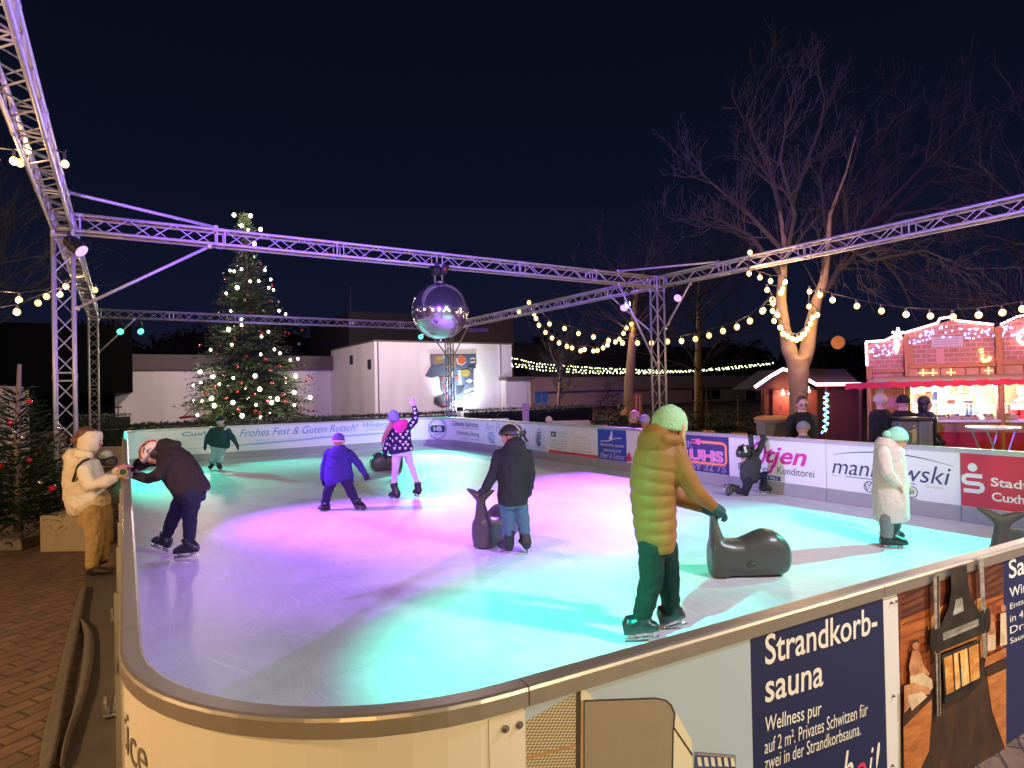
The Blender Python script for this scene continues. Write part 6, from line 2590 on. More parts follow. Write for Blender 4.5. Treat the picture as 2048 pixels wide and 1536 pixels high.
    def helmet(s, M, M2, stripes=None, k=1.16, low=.12):
        C, f, u, w, r = s.hc, s.hf, s.hu, s.hw, s.hr
        b = MB()
        R_ = []
        for i in range(9):
            t = i / 8
            z = low + (1.24 - low) * t
            q = math.sqrt(max(1 - ((z - .1) / 1.2) ** 2, .02))
            R_.append([C + u * r * (z - .1 * math.sin(2 * math.pi * j / 24) * 0) - f * r * .1 + (w * math.cos(2 * math.pi * j / 24) * .88 + f * math.sin(2 * math.pi * j / 24) * 1.12) * r * q * k for j in range(24)])
        b.rings(R_)
        h = s.part(b, 'helmet', M, rm=False)
        for i in range(-4, 5):                # vent slots
            for j in range(3):
                a, e = i * .36, .25 + j * .55
                d = (w * math.sin(a) * .9 + (f * math.cos(e + .25) * 1.1 + u * math.sin(e + .25) * 1.0) * math.cos(a))
                p = C + u * r * .12 - f * r * .1 + d * r * k * 1.0
                if i % 2 == j % 2:
                    b = MB()
                    tang = (-f * math.sin(e + .25) + u * math.cos(e + .25)).normalized()
                    b.ell(p, (r * .13, r * .32, r * .05), (w, tang, d.normalized()), 8, 5)
                    s.part(b, 'vent', M2, rm=False, parent=h)
        for a, Ms in (stripes or []):
            b = MB()
            pts = [C + u * r * .12 - f * r * .1 + (w * math.sin(a) * .92 + (f * math.cos(e) * 1.13 + u * math.sin(e) * 1.12) * math.cos(a)) * r * k for e in [.15 + .24 * q for q in range(12)]]
            b.tube(pts, r * .075, 6)
            s.part(b, 'helmet_stripe', Ms, rm=False, parent=h)
        for sg in (-1, 1):                    # chin strap
            b = MB()
            b.tube([C + w * sg * r * .88 + u * r * .15, C + w * sg * r * .8 - u * r * .4 + f * r * .1, C - u * r * 1.08 + f * r * .3], r * .05, 5)
            s.part(b, 'strap', M_DARK, rm=False, parent=h)
        return h

    def hand(s, wrist, d, up, size=.17, M=None, curl=.5, name='glove', sp=0.16):
        """hand at the wrist along d, back of the hand towards up; five bent fingers"""
        P = s.J(wrist) if not isinstance(wrist, V) else wrist
        d = V(d).normalized()
        u = V(up)
        u = (u - d * u.dot(d)).normalized()
        w = d.cross(u)
        b = MB() if M else s.body
        L = size
        fat = 1.25 if M else 1.
        b.tube([P - d * L * .12, P + d * L * .1, P + d * L * .42], [L * .17 * fat, L * .2 * fat, L * .2 * fat], 10, True, True)
        b.ell(P + d * L * .27, (L * .26 * fat, L * .32, L * .12 * fat), (w, d, u), 12, 8)
        for i in range(4):
            ln = (.4, .47, .44, .34)[i] * L
            y = (i - 1.5) * .145 * L * fat
            p = P + d * L * .48 + w * y
            pts, a = [p], 0
            for j in range(3):
                a += curl * (.5 + .25 * j)
                dd = (d * math.cos(a) - u * math.sin(a) + w * (i - 1.5) * sp * .4).normalized()
                p = p + dd * ln * (.42, .33, .25)[j]
                pts.append(p)
            b.tube(pts, [L * .062 * fat, L * .058 * fat, L * .052 * fat, L * .042 * fat], 8, True, True)
        sd = w * -1
        p = P + d * L * .14 + sd * L * .2
        b.tube([p, p + (sd * .55 + d * .6).normalized() * L * .2, p + (sd * .55 + d * .6).normalized() * L * .2 + (d * .9 - u * curl * .5 + sd * .1).normalized() * L * .18], [L * .085 * fat, L * .07 * fat, L * .055 * fat], 8, True, True)
        if M:
            s.part(b, name, M, .0065, 2)

    def skate(s, ankle, heel, toe, M=None, top=None):
        """boot over a blade; heel and toe are the ends of the blade's lower edge"""
        A, H_, T_ = s.J(ankle), s.J(heel), s.J(toe)
        d = (T_ - H_).normalized()
        L = (T_ - H_).length
        up = (A - H_)
        up = (up - d * up.dot(d)).normalized()
        w = d.cross(up)
        b = MB()
        z = .05
        q = H_ + up * (z + .045)
        R_ = []
        for t, h, wd in ((-.03, .08, .042), (.12, .125, .058), (.4, .125, .056), (.62, .105, .06), (.85, .08, .06), (1.0, .06, .046), (1.06, .036, .024)):
            c = H_ + d * L * t + up * (z + h * .5)
            R_.append([c + w * math.cos(2 * math.pi * k / 14) * wd + up * math.sin(2 * math.pi * k / 14) * h * .55 for k in range(14)])
        b.rings(R_)
        b.tube([H_ + d * L * .18 + up * (z + .05), A, A + (A - (H_ + d * L * .18)).normalized() * .07], [.064, .06, .068], 14)
        o = s.part(b, 'ice_skate', M or M_SKATE, .0085, 2)
        b = MB()
        b.box(H_ + d * L * .5 + up * .012, (L * 1.05, .006, .024), (d, w, up))
        b.box(H_ + d * L * .22 + up * .04, (L * .22, .02, .04), (d, w, up))
        b.box(H_ + d * L * .76 + up * .04, (L * .18, .02, .04), (d, w, up))
        s.part(b, 'blade', M_BLADE, rm=False, parent=o)
        b = MB()
        m_ = A + d * .056
        b.box(m_ - up * .0, (.012, .085, .022), (d, w, up))
        b.box(H_ + d * L * .5 + up * (z + .098), (.05, .07, .012), (d, w, up))
        s.part(b, 'buckle', M_CHROME, rm=False, parent=o)

    def shoe(s, ankle, heel, toe, M=None):
        A, H_, T_ = s.J(ankle), s.J(heel), s.J(toe)
        d = (T_ - H_).normalized()
        L = (T_ - H_).length
        w = d.cross(UPZ).normalized()
        b = MB()
        R_ = []
        for t, h, wd in ((-.02, .05, .035), (.1, .085, .045), (.4, .085, .045), (.7, .07, .05), (.9, .05, .045), (1., .03, .02)):
            c = H_ + d * L * t + UPZ * (h * .5 + .004)
            R_.append([c + w * math.cos(2 * math.pi * k / 12) * wd + UPZ * math.sin(2 * math.pi * k / 12) * h * .5 for k in range(12)])
        b.rings(R_)
        b.tube([H_ + d * L * .2 + UPZ * .05, A], [.05, .05], 12)
        s.part(b, 'shoe', M or M_SHOE, .0085, 2)

    def finish(s):
        return s.part(s.body, 'body', M_SKIN, s.vox, 3)


M_HAIRB = mat('brown_hair', (.07, .035, .018), .6, 0, .3, 40)
M_HAIRL = mat('blonde_hair', (.42, .27, .13), .6, 0, .25, 40)
dR = HR
dL = -HR
dAway = HF
dTo = -HF


def dirv(r, a=0., z=0.):
    return (HR * r + HF * a + UPZ * z).normalized()


def simple_body(p, tr, arms, legs, rr=.8):
    """bare limbs inside the clothes so that each body is one continuous figure"""
    p.trunk(p.body, tr, rr)
    for js, rs in arms:
        p.limb(p.body, js, [r * .7 for r in rs])
    for js, rs in legs:
        p.limb(p.body, js, [r * .72 for r in rs])


def dress(p, tr, arms, legs, jm, tm, jname='jacket', tname='trousers', hips=None, extra=None):
    simple_body(p, tr, arms, legs)
    b = MB()
    p.trunk(b, tr)
    for js, rs in arms:
        p.limb(b, js, rs)
    if extra:
        extra(b)
    p.part(b, jname, jm)
    b = MB()
    if hips:
        p.trunk(b, hips)
    for js, rs in legs:
        p.limb(b, js, rs)
    p.part(b, tname, tm)


# 1 woman in the cream hoodie at the left board -------------------------------
C_CREAM = cloth('cream_fleece', (.72, .62, .48))
C_TAN = cloth('tan_trousers', (.44, .3, .15))
p = Fig('woman in cream hoodie and tan trousers leaning at the left board with a mug', (190, 1150), depth(G(190, 1150, ZG)))
tr = [(171, 912, 24, .13), (166, 925, 31, .17), (166, 950, 35, .18), (169, 985, 38, .18), (178, 1008, 41, .19), (183, 1014, 38, .18), (186, 1022, 33, .16)]
arms = [([(166, 930, -.15), (181, 972, -.2), (214, 962, -.16), (232, 953, -.1)], [.085, .078, .066, .045]), ([(170, 930, .14), (195, 968, .18), (222, 950, .14), (236, 940, .1)], [.08, .07, .055, .042])]
legs = [([(184, 1020, -.08), (190, 1075, -.08), (184, 1128, -.08)], [.105, .085, .062]), ([(193, 1020, .1), (206, 1070, .1), (204, 1112, .1)], [.1, .08, .06])]
p.head((181, 882), .112, dirv(1, .45, -.1), bare=True)
dress(p, tr, arms, legs, C_CREAM, C_TAN, 'hoodie', 'trousers', [(186, 1010, 32, .15), (187, 1030, 31, .15), (189, 1045, 26, .14)])
b = MB()                                   # hood lying on the shoulders and the wrapped scarf
p.trunk(b, [(160, 903, 21, .1), (156, 912, 26, .14), (160, 924, 24, .14)])
p.limb(b, [(150, 905, -.05), (160, 909, -.12), (178, 910, -.11)], [.05, .05, .04])
p.part(b, 'hood', C_CREAM)
b = MB()
C, f, u, w, r = p.hc, p.hf, p.hu, p.hw, p.hr
R_ = []
for i, (z, k) in enumerate(((-.95, .8), (-.6, .98), (-.1, 1.06), (.35, 1.08), (.75, .98), (.95, .86))):
    R_.append([C + u * r * z + f * r * (-.16 + .1 * (z + .95)) + (w * math.cos(2 * math.pi * j / 20) * .9 + f * math.sin(2 * math.pi * j / 20) * .93) * r * k for j in range(20)])
b.rings(R_)
p.part(b, 'head_scarf', cloth('peach_scarf', (.7, .58, .42)))
b = MB()
b.ell(C + u * r * .62 - f * r * .35, (r * .82, r * .85, r * .72), (w, f, u), 16, 10)
b.ell(C - f * r * 1.2 - u * r * .0, (r * .42, r * .42, r * .42), (w, f, u), 12, 8)
p.part(b, 'hair', mat('auburn_hair', (.13, .05, .03), .6, 0, .3, 40))
b = MB()
p.limb(b, [(178, 918, -.2), (166, 922, -.235), (156, 932, -.235), (151, 948, -.215), (146, 962, -.19)], [.013] * 5)
p.part(b, 'bag_strap', M_DARK, rm=False)
p.hand((231, 953, -.1), dirv(1, .1, .05), UPZ, .16, curl=.7)
p.hand((236, 941, .1), dirv(.9, .1, .5), dirv(-.3, 0, 1), .16, mat('pink_glove', (.55, .22, .3), .8, 0, .2, 25), curl=.5)
p.shoe((184, 1130, -.08), (177, 1152, -.08), (226, 1147, -.06))
p.shoe((204, 1113, .1), (196, 1134, .1), (216, 1124, .16))
p.finish()
Pm = D(246, 944, p.d - .12)
th = thing('mug', 'dark mug with a yellow green rim held over the board rail', 'mug', Pm)
b = MB()
ax_ = dirv(.45, -.8, .35)
b.tube([Pm - ax_ * .09, Pm], [.034, .04], 18)
b.build('cup', mat('mug_dark', (.05, .05, .03), .4), th)
b = MB()
o1_ = ax_.orthogonal().normalized()
b.tube([Pm + (Matrix.Rotation(k * math.pi / 10, 3, ax_) @ o1_) * .038 for k in range(21)], .006, 6, False)
b.build('rim', mat('mug_rim', (.4, .45, .12), .4), th)
th = thing('shoulder_bag', 'black and grey bag held in front by the woman in the cream hoodie', 'bag', D(212, 915, p.d + .1))
b = MB()
b.bbox(D(214, 922, p.d + .1), (.2, .1, .1), (HR, HF, UPZ), .035)
b.build('body', mat('bag_black', (.02, .018, .016), .6, 0, .2, 20), th)
b = MB()
b.ell(D(209, 910, p.d + .1), (.085, .06, .06), (HR, HF, UPZ), 12, 8)
b.build('flap', mat('bag_grey', (.3, .32, .24), .7, 0, .2, 15), th, True)

# 2 child in the brown jacket holding the board --------------------------------
C_BROWN = cloth('dark_brown_jacket', (.03, .022, .02))
C_NAVY = cloth('navy_trousers', (.018, .02, .04))
p = Fig('child in dark brown jacket and pale helmet bent over, holding the left board', (375, 1112), depth(G(375, 1112)), .0105)
tr = [(331, 897, 17, .1), (338, 908, 27, .14), (352, 930, 37, .16), (368, 955, 37, .165), (382, 978, 35, .17), (391, 993, 33, .17)]
arms = [([(336, 922, -.14), (318, 950, -.17), (296, 957, -.17), (270, 951, -.16)], [.075, .07, .062, .042]), ([(330, 918, .13), (296, 922, .18), (277, 930, .18), (268, 941, .1)], [.075, .075, .07, .045])]
legs = [([(383, 985, -.08), (380, 1035, -.09), (378, 1088, -.08)], [.105, .08, .055]), ([(370, 985, .08), (345, 1040, .1), (331, 1076, .12)], [.1, .078, .055])]
p.head((309, 907), .112, dirv(-.62, -.25, -.74), up=(HR * -.62 + UPZ * .75))
dress(p, tr, arms, legs, C_BROWN, C_NAVY, 'jacket', 'trousers', [(385, 980, 27, .14), (383, 1000, 24, .13)])
p.limb(b := MB(), [(331, 893, -.02), (345, 893, 0.), (354, 889, 0.)], [.1, .085, .05])
p.part(b, 'hood', C_BROWN)
p.helmet(mat('pale_helmet', (.8, .72, .64), .4, 0, .08, 9), M_DARK, [(.95, mat('helmet_red', (.55, .03, .05), .4)), (-.75, mat('helmet_red', (.55, .03, .05), .4))], 1.3)
b = MB()
b.ell(p.hc - p.hu * p.hr * .1 - p.hf * p.hr * .25, (p.hr * .93, p.hr * .9, p.hr * 1.0), (p.hw, p.hf, p.hu), 16, 10)
p.part(b, 'hair', mat('black_hair', (.02, .014, .012), .5, 0, .3, 40), rm=False)
M_GLP = cloth('pale_pink_glove', (.42, .3, .33))
p.hand((271, 951, -.16), dirv(-1, -.1, .1), UPZ, .15, M_GLP, curl=.75)
p.hand((268, 941, .1), dirv(-1, -.1, .05), UPZ, .15, M_GLP, curl=.75)
b = MB()
p.limb(b, [(331, 918, -.18), (327, 927, -.2)], [.014, .014])
p.part(b, 'badge', M_WHITE, rm=False)
p.skate((378, 1086, -.08), (397, 1112, -.08), (350, 1117, -.1))
p.skate((331, 1076, .12), (335, 1104, .12), (302, 1092, .12))
p.finish()

# 3 far boy -----------------------------------------------------------------
p = Fig('small skater in dark teal jacket and pale trousers at the far left, facing us', (432, 940), depth(G(432, 940)), .014)
tr = [(440, 853, 9, .09), (440, 859, 17, .13), (440, 872, 19, .14), (439, 888, 21, .15), (438, 894, 20, .15)]
arms = [([(425, 861, -.0), (415, 876, -.03), (411, 888, -.08)], [.075, .068, .045]), ([(455, 861, 0.), (466, 876, 0.), (473, 888, -.03)], [.075, .068, .045])]
legs = [([(431, 892), (428, 912, -.05), (424, 926, .02)], [.1, .085, .065]), ([(446, 892), (441, 912, -.05), (438, 928, -.0)], [.1, .085, .065])]
p.head((441, 843), .105, dTo)
C_TEALJ = cloth('dark_teal_jacket', (.02, .07, .08))
dress(p, tr, arms, legs, C_TEALJ, cloth('pale_jeans', (.3, .5, .5)), hips=[(438, 886, 17, .13), (438, 898, 17, .13)])
p.cap(cloth('black_hat', (.02, .022, .035)), 1.1, .3)
p.hand((411, 889, -.08), dirv(-.1, -.2, -1), dirv(-1, 0, 0), .15, mat('black_glove', (.015, .015, .02), .7), curl=.3)
p.hand((474, 889, -.03), dirv(.3, -.1, -1), dirv(1, 0, 0), .15, mat('black_glove', (.015, .015, .02), .7), curl=.3)
b = MB()
b.ell(p.hc + p.hf * p.hr * .74 - p.hu * p.hr * .2, (p.hr * .72, p.hr * .36, p.hr * .34), (p.hw, p.hf, p.hu), 14, 8)
p.part(b, 'face_scarf', cloth('mint_scarf', (.35, .6, .58)), rm=False)
p.limb(b := MB(), [(450, 858, -.12), (457, 853, -.08)], [.03, .03])
p.part(b, 'collar', cloth('white_collar', (.55, .6, .6)), rm=False)
p.skate((424, 926, .02), (423, 937, .12), (419, 942, -.1))
p.skate((438, 928, 0.), (437, 938, .1), (441, 943, -.1))
p.finish()

# 4 child in the violet blue coat ------------------------------------------------
C_VIO = cloth('blue_violet_coat', (.035, .022, .17))
p = Fig('child in a blue violet hooded coat skating with legs wide apart', (680, 1020), depth(G(682, 1020)), .0115)
tr = [(678, 896, 14, .09), (678, 905, 24, .125), (678, 920, 25, .135), (677, 940, 27, .145), (678, 956, 30, .155), (681, 963, 31, .16)]
arms = [([(657, 906), (649, 935, .05), (647, 957, .02)], [.07, .066, .05]), ([(698, 906), (716, 926, -.02), (729, 947, -.05)], [.068, .06, .045])]
legs = [([(667, 955), (655, 985, -.0), (650, 1010, .02)], [.09, .07, .058]), ([(690, 955), (703, 985, -.02), (714, 1008, -.02)], [.09, .07, .058])]
p.head((677, 882), .1, dirv(-.25, 1, -.1))
dress(p, tr, arms, legs, C_VIO, cloth('dark_violet_trousers', (.02, .012, .05)), 'coat', hips=[(679, 948, 21, .12), (679, 962, 19, .12)], extra=lambda b: p.limb(b, [(700, 945, 0.), (707, 964, .02)], [.05, .012]))
b = MB()
p.trunk(b, [(677, 891, 11, .07, -.05), (678, 899, 18, .1, -.06), (678, 912, 18, .09, -.07), (678, 918, 10, .06, -.06)])
p.part(b, 'hood', C_VIO)
p.cap(cloth('violet_hat', (.1, .06, .3)), 1.12, -.2, band=cloth('pink_hat_band', (.6, .32, .45)))
p.hand((647, 957, .02), dirv(0, 0, -1), dirv(-1, 0, 0), .14, C_NAVY, curl=.4)
p.hand((729, 947, -.05), dirv(.5, 0, -1), dirv(.6, -.6, 0), .14, C_NAVY, curl=.3)
p.skate((650, 1008, .02), (654, 1030, .06), (638, 1026, -.12))
p.skate((714, 1006, -.02), (712, 1022, .0), (729, 1026, -.12))
p.finish()

# 5 girl with the raised arm -----------------------------------------------------
M_HEART = cloth('navy_dotted_jacket', (.02, .018, .06))
p = Fig('girl in dotted navy jacket and white leggings waving with one arm raised', (812, 997), depth(G(812, 997)), .0115)
tr = [(796, 846, 10, .07), (800, 853, 20, .11), (800, 868, 22, .125), (800, 885, 23, .13), (802, 900, 25, .14), (803, 905, 24, .135)]
arms = [([(785, 857, .0), (777, 880, .03), (770, 902, .06)], [.062, .056, .046]), ([(815, 857), (829, 842, .03), (832, 828, .04), (828, 812, .05)], [.064, .062, .052, .042])]
legs = [([(795, 903), (790, 940, -.0), (789, 974, .0)], [.085, .06, .045]), ([(812, 903), (826, 940, .02), (836, 972, .03)], [.085, .06, .045])]
p.head((787, 835), .1, dirv(-.35, .9, .05))
dress(p, tr, arms, legs, M_HEART, cloth('white_leggings', (.6, .55, .6)), 'jacket', 'leggings', hips=[(803, 897, 20, .12), (803, 912, 19, .12)])
b = MB()
p.trunk(b, [(797, 843, 13, .05, -.04), (799, 848, 19, .065, -.06), (800, 857, 13, .035, -.115), (799, 867, 3, .015, -.135)])
p.part(b, 'hood', cloth('pink_hood', (.55, .035, .22)))
p.cap(cloth('lilac_blue_hat', (.2, .2, .5)), 1.12, -.45)
b = MB()
p.limb(b, [(783, 848, -.07), (775, 862, -.1), (768, 876, -.1), (763, 890, -.08)], [.05, .045, .035, .012])
p.part(b, 'hair', mat('reddish_hair', (.3, .13, .12), .6, 0, .3, 40))
p.hand((828, 812, .05), dirv(-.25, 0, 1), dirv(0, -1, 0), .16, cloth('lilac_glove', (.5, .42, .62)), curl=.15, sp=.5)
p.hand((770, 902, .06), dirv(-.1, .2, -1), dirv(-1, 0, 0), .15, M_HEART, curl=.6)
# white hearts printed on the jacket
rnd = random.Random(3)
M_HW = mat('heart_white', (.7, .65, .7), .7)
for x, y in [(x0 + (6 if (j % 2) else 0) + rnd.uniform(-2, 2), 862 + j * 7 + rnd.uniform(-1.5, 1.5)) for j in range(6) for x0 in range(781, 826, 12)] + [(776, 878), (774, 888), (771, 897), (780, 870), (826, 845), (831, 836), (830, 826), (829, 818), (822, 851), (812, 856)]:
    row = min(tr, key=lambda t_: abs(t_[1] - y))
    if y > 856 and x > 780 and abs(x - row[0]) > row[2] * .93:
        continue
    if y > 856 and x > 780:
        q = math.sqrt(max(0, 1 - ((x - row[0]) / row[2]) ** 2))
        o_ = -row[3] * q - .006
    else:
        o_ = -.052
        if x < 781:
            o_ = -.02
    c = p.J((x, y, o_))
    s_ = .026
    pts = [c + HR * s_ * dx + UPZ * s_ * dz for dx, dz in ((0, -1), (.8, .1), (.75, .7), (.3, .8), (0, .4), (-.3, .8), (-.75, .7), (-.8, .1))]
    b = MB()
    b.poly(pts[::-1], .004, -HF)
    b.build('heart_print', M_HW, p.root)
p.skate((789, 974, 0.), (797, 1002, -.02), (779, 998, .06))
p.skate((836, 972, .03), (839, 995, .02), (828, 992, .1))
p.finish()

# 6 boy with the helmet and the whale ---------------------------------------------
C_BLK = cloth('black_parka', (.025, .027, .028))
p = Fig('boy in black parka, jeans and a striped helmet standing with a whale aid', (1030, 1106), depth(G(1030, 1106)), .0105)
tr = [(1022, 888, 14, .1), (1024, 898, 24, .13), (1025, 914, 31, .15), (1026, 940, 31, .155), (1026, 970, 30, .155), (1025, 1000, 31, .16), (1025, 1008, 29, .155)]
arms = [([(998, 911), (988, 945, -.0), (972, 976, -.05)], [.075, .066, .052]), ([(1053, 911), (1060, 945, .0), (1058, 976, .0)], [.075, .068, .052])]
legs = [([(1012, 1005, 0.), (1017, 1040, 0.), (1017, 1066, 0.)], [.09, .075, .066]), ([(1040, 1005, .0), (1046, 1040, .02), (1049, 1062, .02)], [.09, .075, .066])]
p.head((1021, 872), .108, dirv(-1, .35, 0))
dress(p, tr, arms, legs, C_BLK, cloth('blue_jeans', (.07, .14, .2)), 'parka', 'jeans', hips=[(1026, 998, 27, .14), (1028, 1014, 25, .13)])
b = MB()
p.trunk(b, [(1026, 884, 18, .09, -.02), (1029, 890, 23, .11, -.05), (1030, 902, 23, .11, -.07), (1029, 912, 16, .08, -.07)])
p.part(b, 'hood', C_BLK)
p.helmet(mat('dark_helmet', (.03, .03, .032), .35, 0, .2, 20), M_DARK, [(.3, mat('helmet_silver', (.45, .5, .42), .35)), (.8, mat('helmet_silver', (.45, .5, .42), .35)), (-.5, mat('helmet_silver', (.45, .5, .42), .35))], 1.2)
p.hand((971, 977, -.05), dirv(-.75, .1, -.55), dirv(-.5, -.2, .8), .15, mat('black_glove', (.015, .015, .02), .7), curl=.8)
p.hand((1058, 976, 0.), dirv(-.05, 0, -1), dirv(1, 0, 0), .15, mat('black_glove', (.015, .015, .02), .7), curl=.5)
p.skate((1018, 1072, 0.), (1019, 1112, -.04), (1001, 1104, .14))
p.skate((1049, 1067, .02), (1056, 1107, -.02), (1046, 1094, .16))
p.finish()

# 7 woman in the mustard puffer coat ----------------------------------------------
C_MUS = mat('mustard_quilted', (.22, .085, .014), .6, 0, .16, 7, .35, .35)
p = Fig('woman in green hat and long mustard quilted coat pushing a whale aid', (1290, 1270), depth(G(1285, 1272)), .009)
base = [(1316, 872, 22, .1), (1318, 886, 36, .15), (1316, 905, 45, .175), (1312, 935, 48, .18), (1307, 965, 47, .185), (1306, 995, 45, .18), (1308, 1025, 43, .185), (1310, 1055, 42, .19), (1312, 1085, 38, .185), (1313, 1099, 32, .165)]
tr = []
for i in range(len(base) - 1):              # baffles: bulging between seams
    for k in range(8):
        t = k / 8
        q = [a + (c - a) * t for a, c in zip(base[i], base[i + 1])]
        bul = 1 + (.08 * abs(math.sin(math.pi * (q[1] - 935) / 24.5)) ** .6 - .055 if q[1] > 925 else 0)
        tr.append((q[0], q[1], q[2] * bul, q[3] * bul))
tr.append(base[-1])
arms = [([(1348, 905, -.06), (1368, 948, -.1), (1392, 985, -.1), (1426, 1013, -.02)], [.088, .078, .064, .042]), ([(1300, 905, .16), (1325, 960, .22), (1362, 1000, .2), (1405, 1014, .12)], [.085, .072, .06, .045])]
legs = [([(1305, 1090, -.08), (1302, 1165, -.09), (1284, 1232, -.1)], [.1, .082, .072]), ([(1328, 1090, .08), (1338, 1165, .1), (1343, 1218, .12)], [.1, .08, .066])]
p.head((1341, 852), .115, dirv(1, .35, -.12))
dress(p, tr, arms, legs, C_MUS, cloth('dark_green_trousers', (.007, .022, .017)), 'quilted_coat', 'trousers', hips=[(1314, 1080, 32, .15), (1316, 1105, 30, .14)])
b = MB()
p.trunk(b, [(1308, 856, 24, .1, .02), (1310, 868, 34, .15, .0), (1312, 886, 39, .17, 0.), (1316, 902, 35, .16, 0.)])
p.limb(b, [(1330, 878, -.13), (1352, 880, -.09), (1360, 884, 0.)], [.05, .045, .04])
p.part(b, 'hood', C_MUS)
p.cap(cloth('mint_green_hat', (.3, .52, .3), .9, 60., .5), 1.16, -.25, tall=1.06)
b = MB()
C, f, u, w, r = p.hc, p.hf, p.hu, p.hw, p.hr
for sg in (-1, 1):
    b.tube([C + w * sg * r * .8 + f * r * .3 + u * r * .1, C + w * sg * r * .82 + f * r * .35 - u * r * .7, C + w * sg * r * .7 + f * r * .7 - u * r * 1.3], [r * .2, r * .22, r * .1], 8, True, True)
p.part(b, 'hair', M_HAIRL, .008)
M_DGL = cloth('dark_teal_glove', (.03, .07, .08))
p.hand((1424, 1012, -.02), dirv(.75, .1, -.5), dirv(.5, 0, .8), .17, M_DGL, curl=.7)
p.hand((1403, 1013, .12), dirv(.8, -.2, -.35), dirv(.35, 0, .8), .17, M_DGL, curl=.6)
p.skate((1280, 1242, -.1), (1252, 1284, -.1), (1318, 1276, -.12))
p.skate((1343, 1228, .12), (1326, 1262, .12), (1374, 1248, .1))
p.finish()

# 8 kneeling child at the right board ----------------------------------------------
p = Fig('child in black helmet kneeling on one knee and reaching up the board', (1490, 985), depth(G(1490, 988)) - .1, .0115)
tr = [(1505, 910, 10, .09), (1505, 918, 18, .13), (1501, 932, 20, .14), (1499, 948, 19, .14), (1499, 960, 17, .13)]
arms = [([(1503, 915, .06), (1503, 897, .14), (1502, 878, .17)], [.055, .05, .042]), ([(1511, 914, .1), (1521, 895, .16), (1527, 878, .17)], [.055, .05, .042])]
legs = [([(1498, 957, -.06), (1490, 986, -.06), (1466, 977, -.04)], [.085, .07, .06]), ([(1504, 957, .08), (1529, 949, .1), (1526, 976, .1)], [.085, .072, .06])]
p.head((1489, 907), .112, dirv(.75, .6, .15))
dress(p, tr, arms, legs, cloth('charcoal_jacket', (.045, .045, .055)), C_NAVY, hips=[(1499, 950, 16, .12), (1500, 966, 15, .12)])
p.helmet(mat('black_helmet', (.015, .015, .02), .3), M_DARK, None, 1.22, -.25)
b = MB()
b.box(p.J((1491, 899, -.135)), (.035, .012, .1), ((HR * .9 + UPZ * .3).normalized(), HF, (UPZ * .9 - HR * .3).normalized()))
p.part(b, 'helmet_patch', M_WHITE, rm=False)
p.hand((1502, 878, .17), dirv(.1, .5, .8), dirv(-.3, -1, .3), .12, mat('black_glove', (.015, .015, .02), .7), curl=.6)
p.hand((1527, 878, .17), dirv(.0, .5, .8), dirv(-.2, -1, .3), .12, mat('black_glove', (.015, .015, .02), .7), curl=.6)
for x in (1487, 1533):
    pass
p.skate((1468, 977, -.04), (1449, 968, -.04), (1447, 989, -.06))
p.skate((1526, 975, .1), (1521, 988, .08), (1542, 988, .1))
p.finish()

# 9 girl in the long pale coat ---------------------------------------------------------
p = Fig('girl in a long pale coat and mint bobble hat skating at the right', (1785, 1092), depth(G(1785, 1092)), .0105)
tr = [(1777, 888, 16, .09), (1778, 899, 27, .13), (1779, 925, 30, .145), (1780, 960, 32, .155), (1781, 1000, 33, .165), (1782, 1030, 33, .17), (1783, 1041, 30, .16)]
arms = [([(1766, 905, -.14), (1774, 945, -.19), (1793, 967, -.16)], [.07, .064, .048]), ([(1790, 905, .13), (1802, 945, .18), (1812, 970, .14)], [.07, .062, .048])]
legs = [([(1774, 1030, -.06), (1773, 1055, -.06), (1773, 1076, -.05)], [.085, .068, .06]), ([(1788, 1030, .08), (1789, 1052, .08), (1785, 1072, .1)], [.085, .068, .06])]
p.head((1795, 878), .105, dirv(1, .2, 0))
C_PALE = cloth('pale_pink_coat', (.56, .49, .47))
dress(p, tr, arms, legs, C_PALE, cloth('grey_leggings', (.2, .19, .21)), 'long_coat', 'leggings', hips=[(1781, 1025, 25, .13), (1781, 1042, 23, .12)])
b = MB()
p.trunk(b, [(1772, 876, 13, .08, .0), (1770, 886, 20, .11, .0), (1773, 898, 21, .12, 0.)])
p.part(b, 'hood', C_PALE)
p.cap(cloth('mint_hat', (.3, .6, .5)), 1.12, -.1, bobble=.0)
b = MB()
b.ell(p.hc - p.hf * p.hr * 1.25 + p.hu * p.hr * .5, p.hr * .42, None, 12, 8)
p.part(b, 'bobble', cloth('mint_hat', (.3, .6, .5)), rm=False)
p.hand((1793, 967, -.16), dirv(.6, 0, -.6), dirv(.6, -.4, .5), .14, curl=.4)
p.hand((1812, 970, .14), dirv(.6, 0, -.6), dirv(.6, .4, .5), .14, curl=.4)
p.skate((1773, 1072, -.05), (1762, 1098, -.05), (1813, 1100, -.08))
p.skate((1785, 1068, .1), (1764, 1086, .1), (1806, 1084, .1))
p.finish()


# ---------------------------------------------------------------- people outside the rink


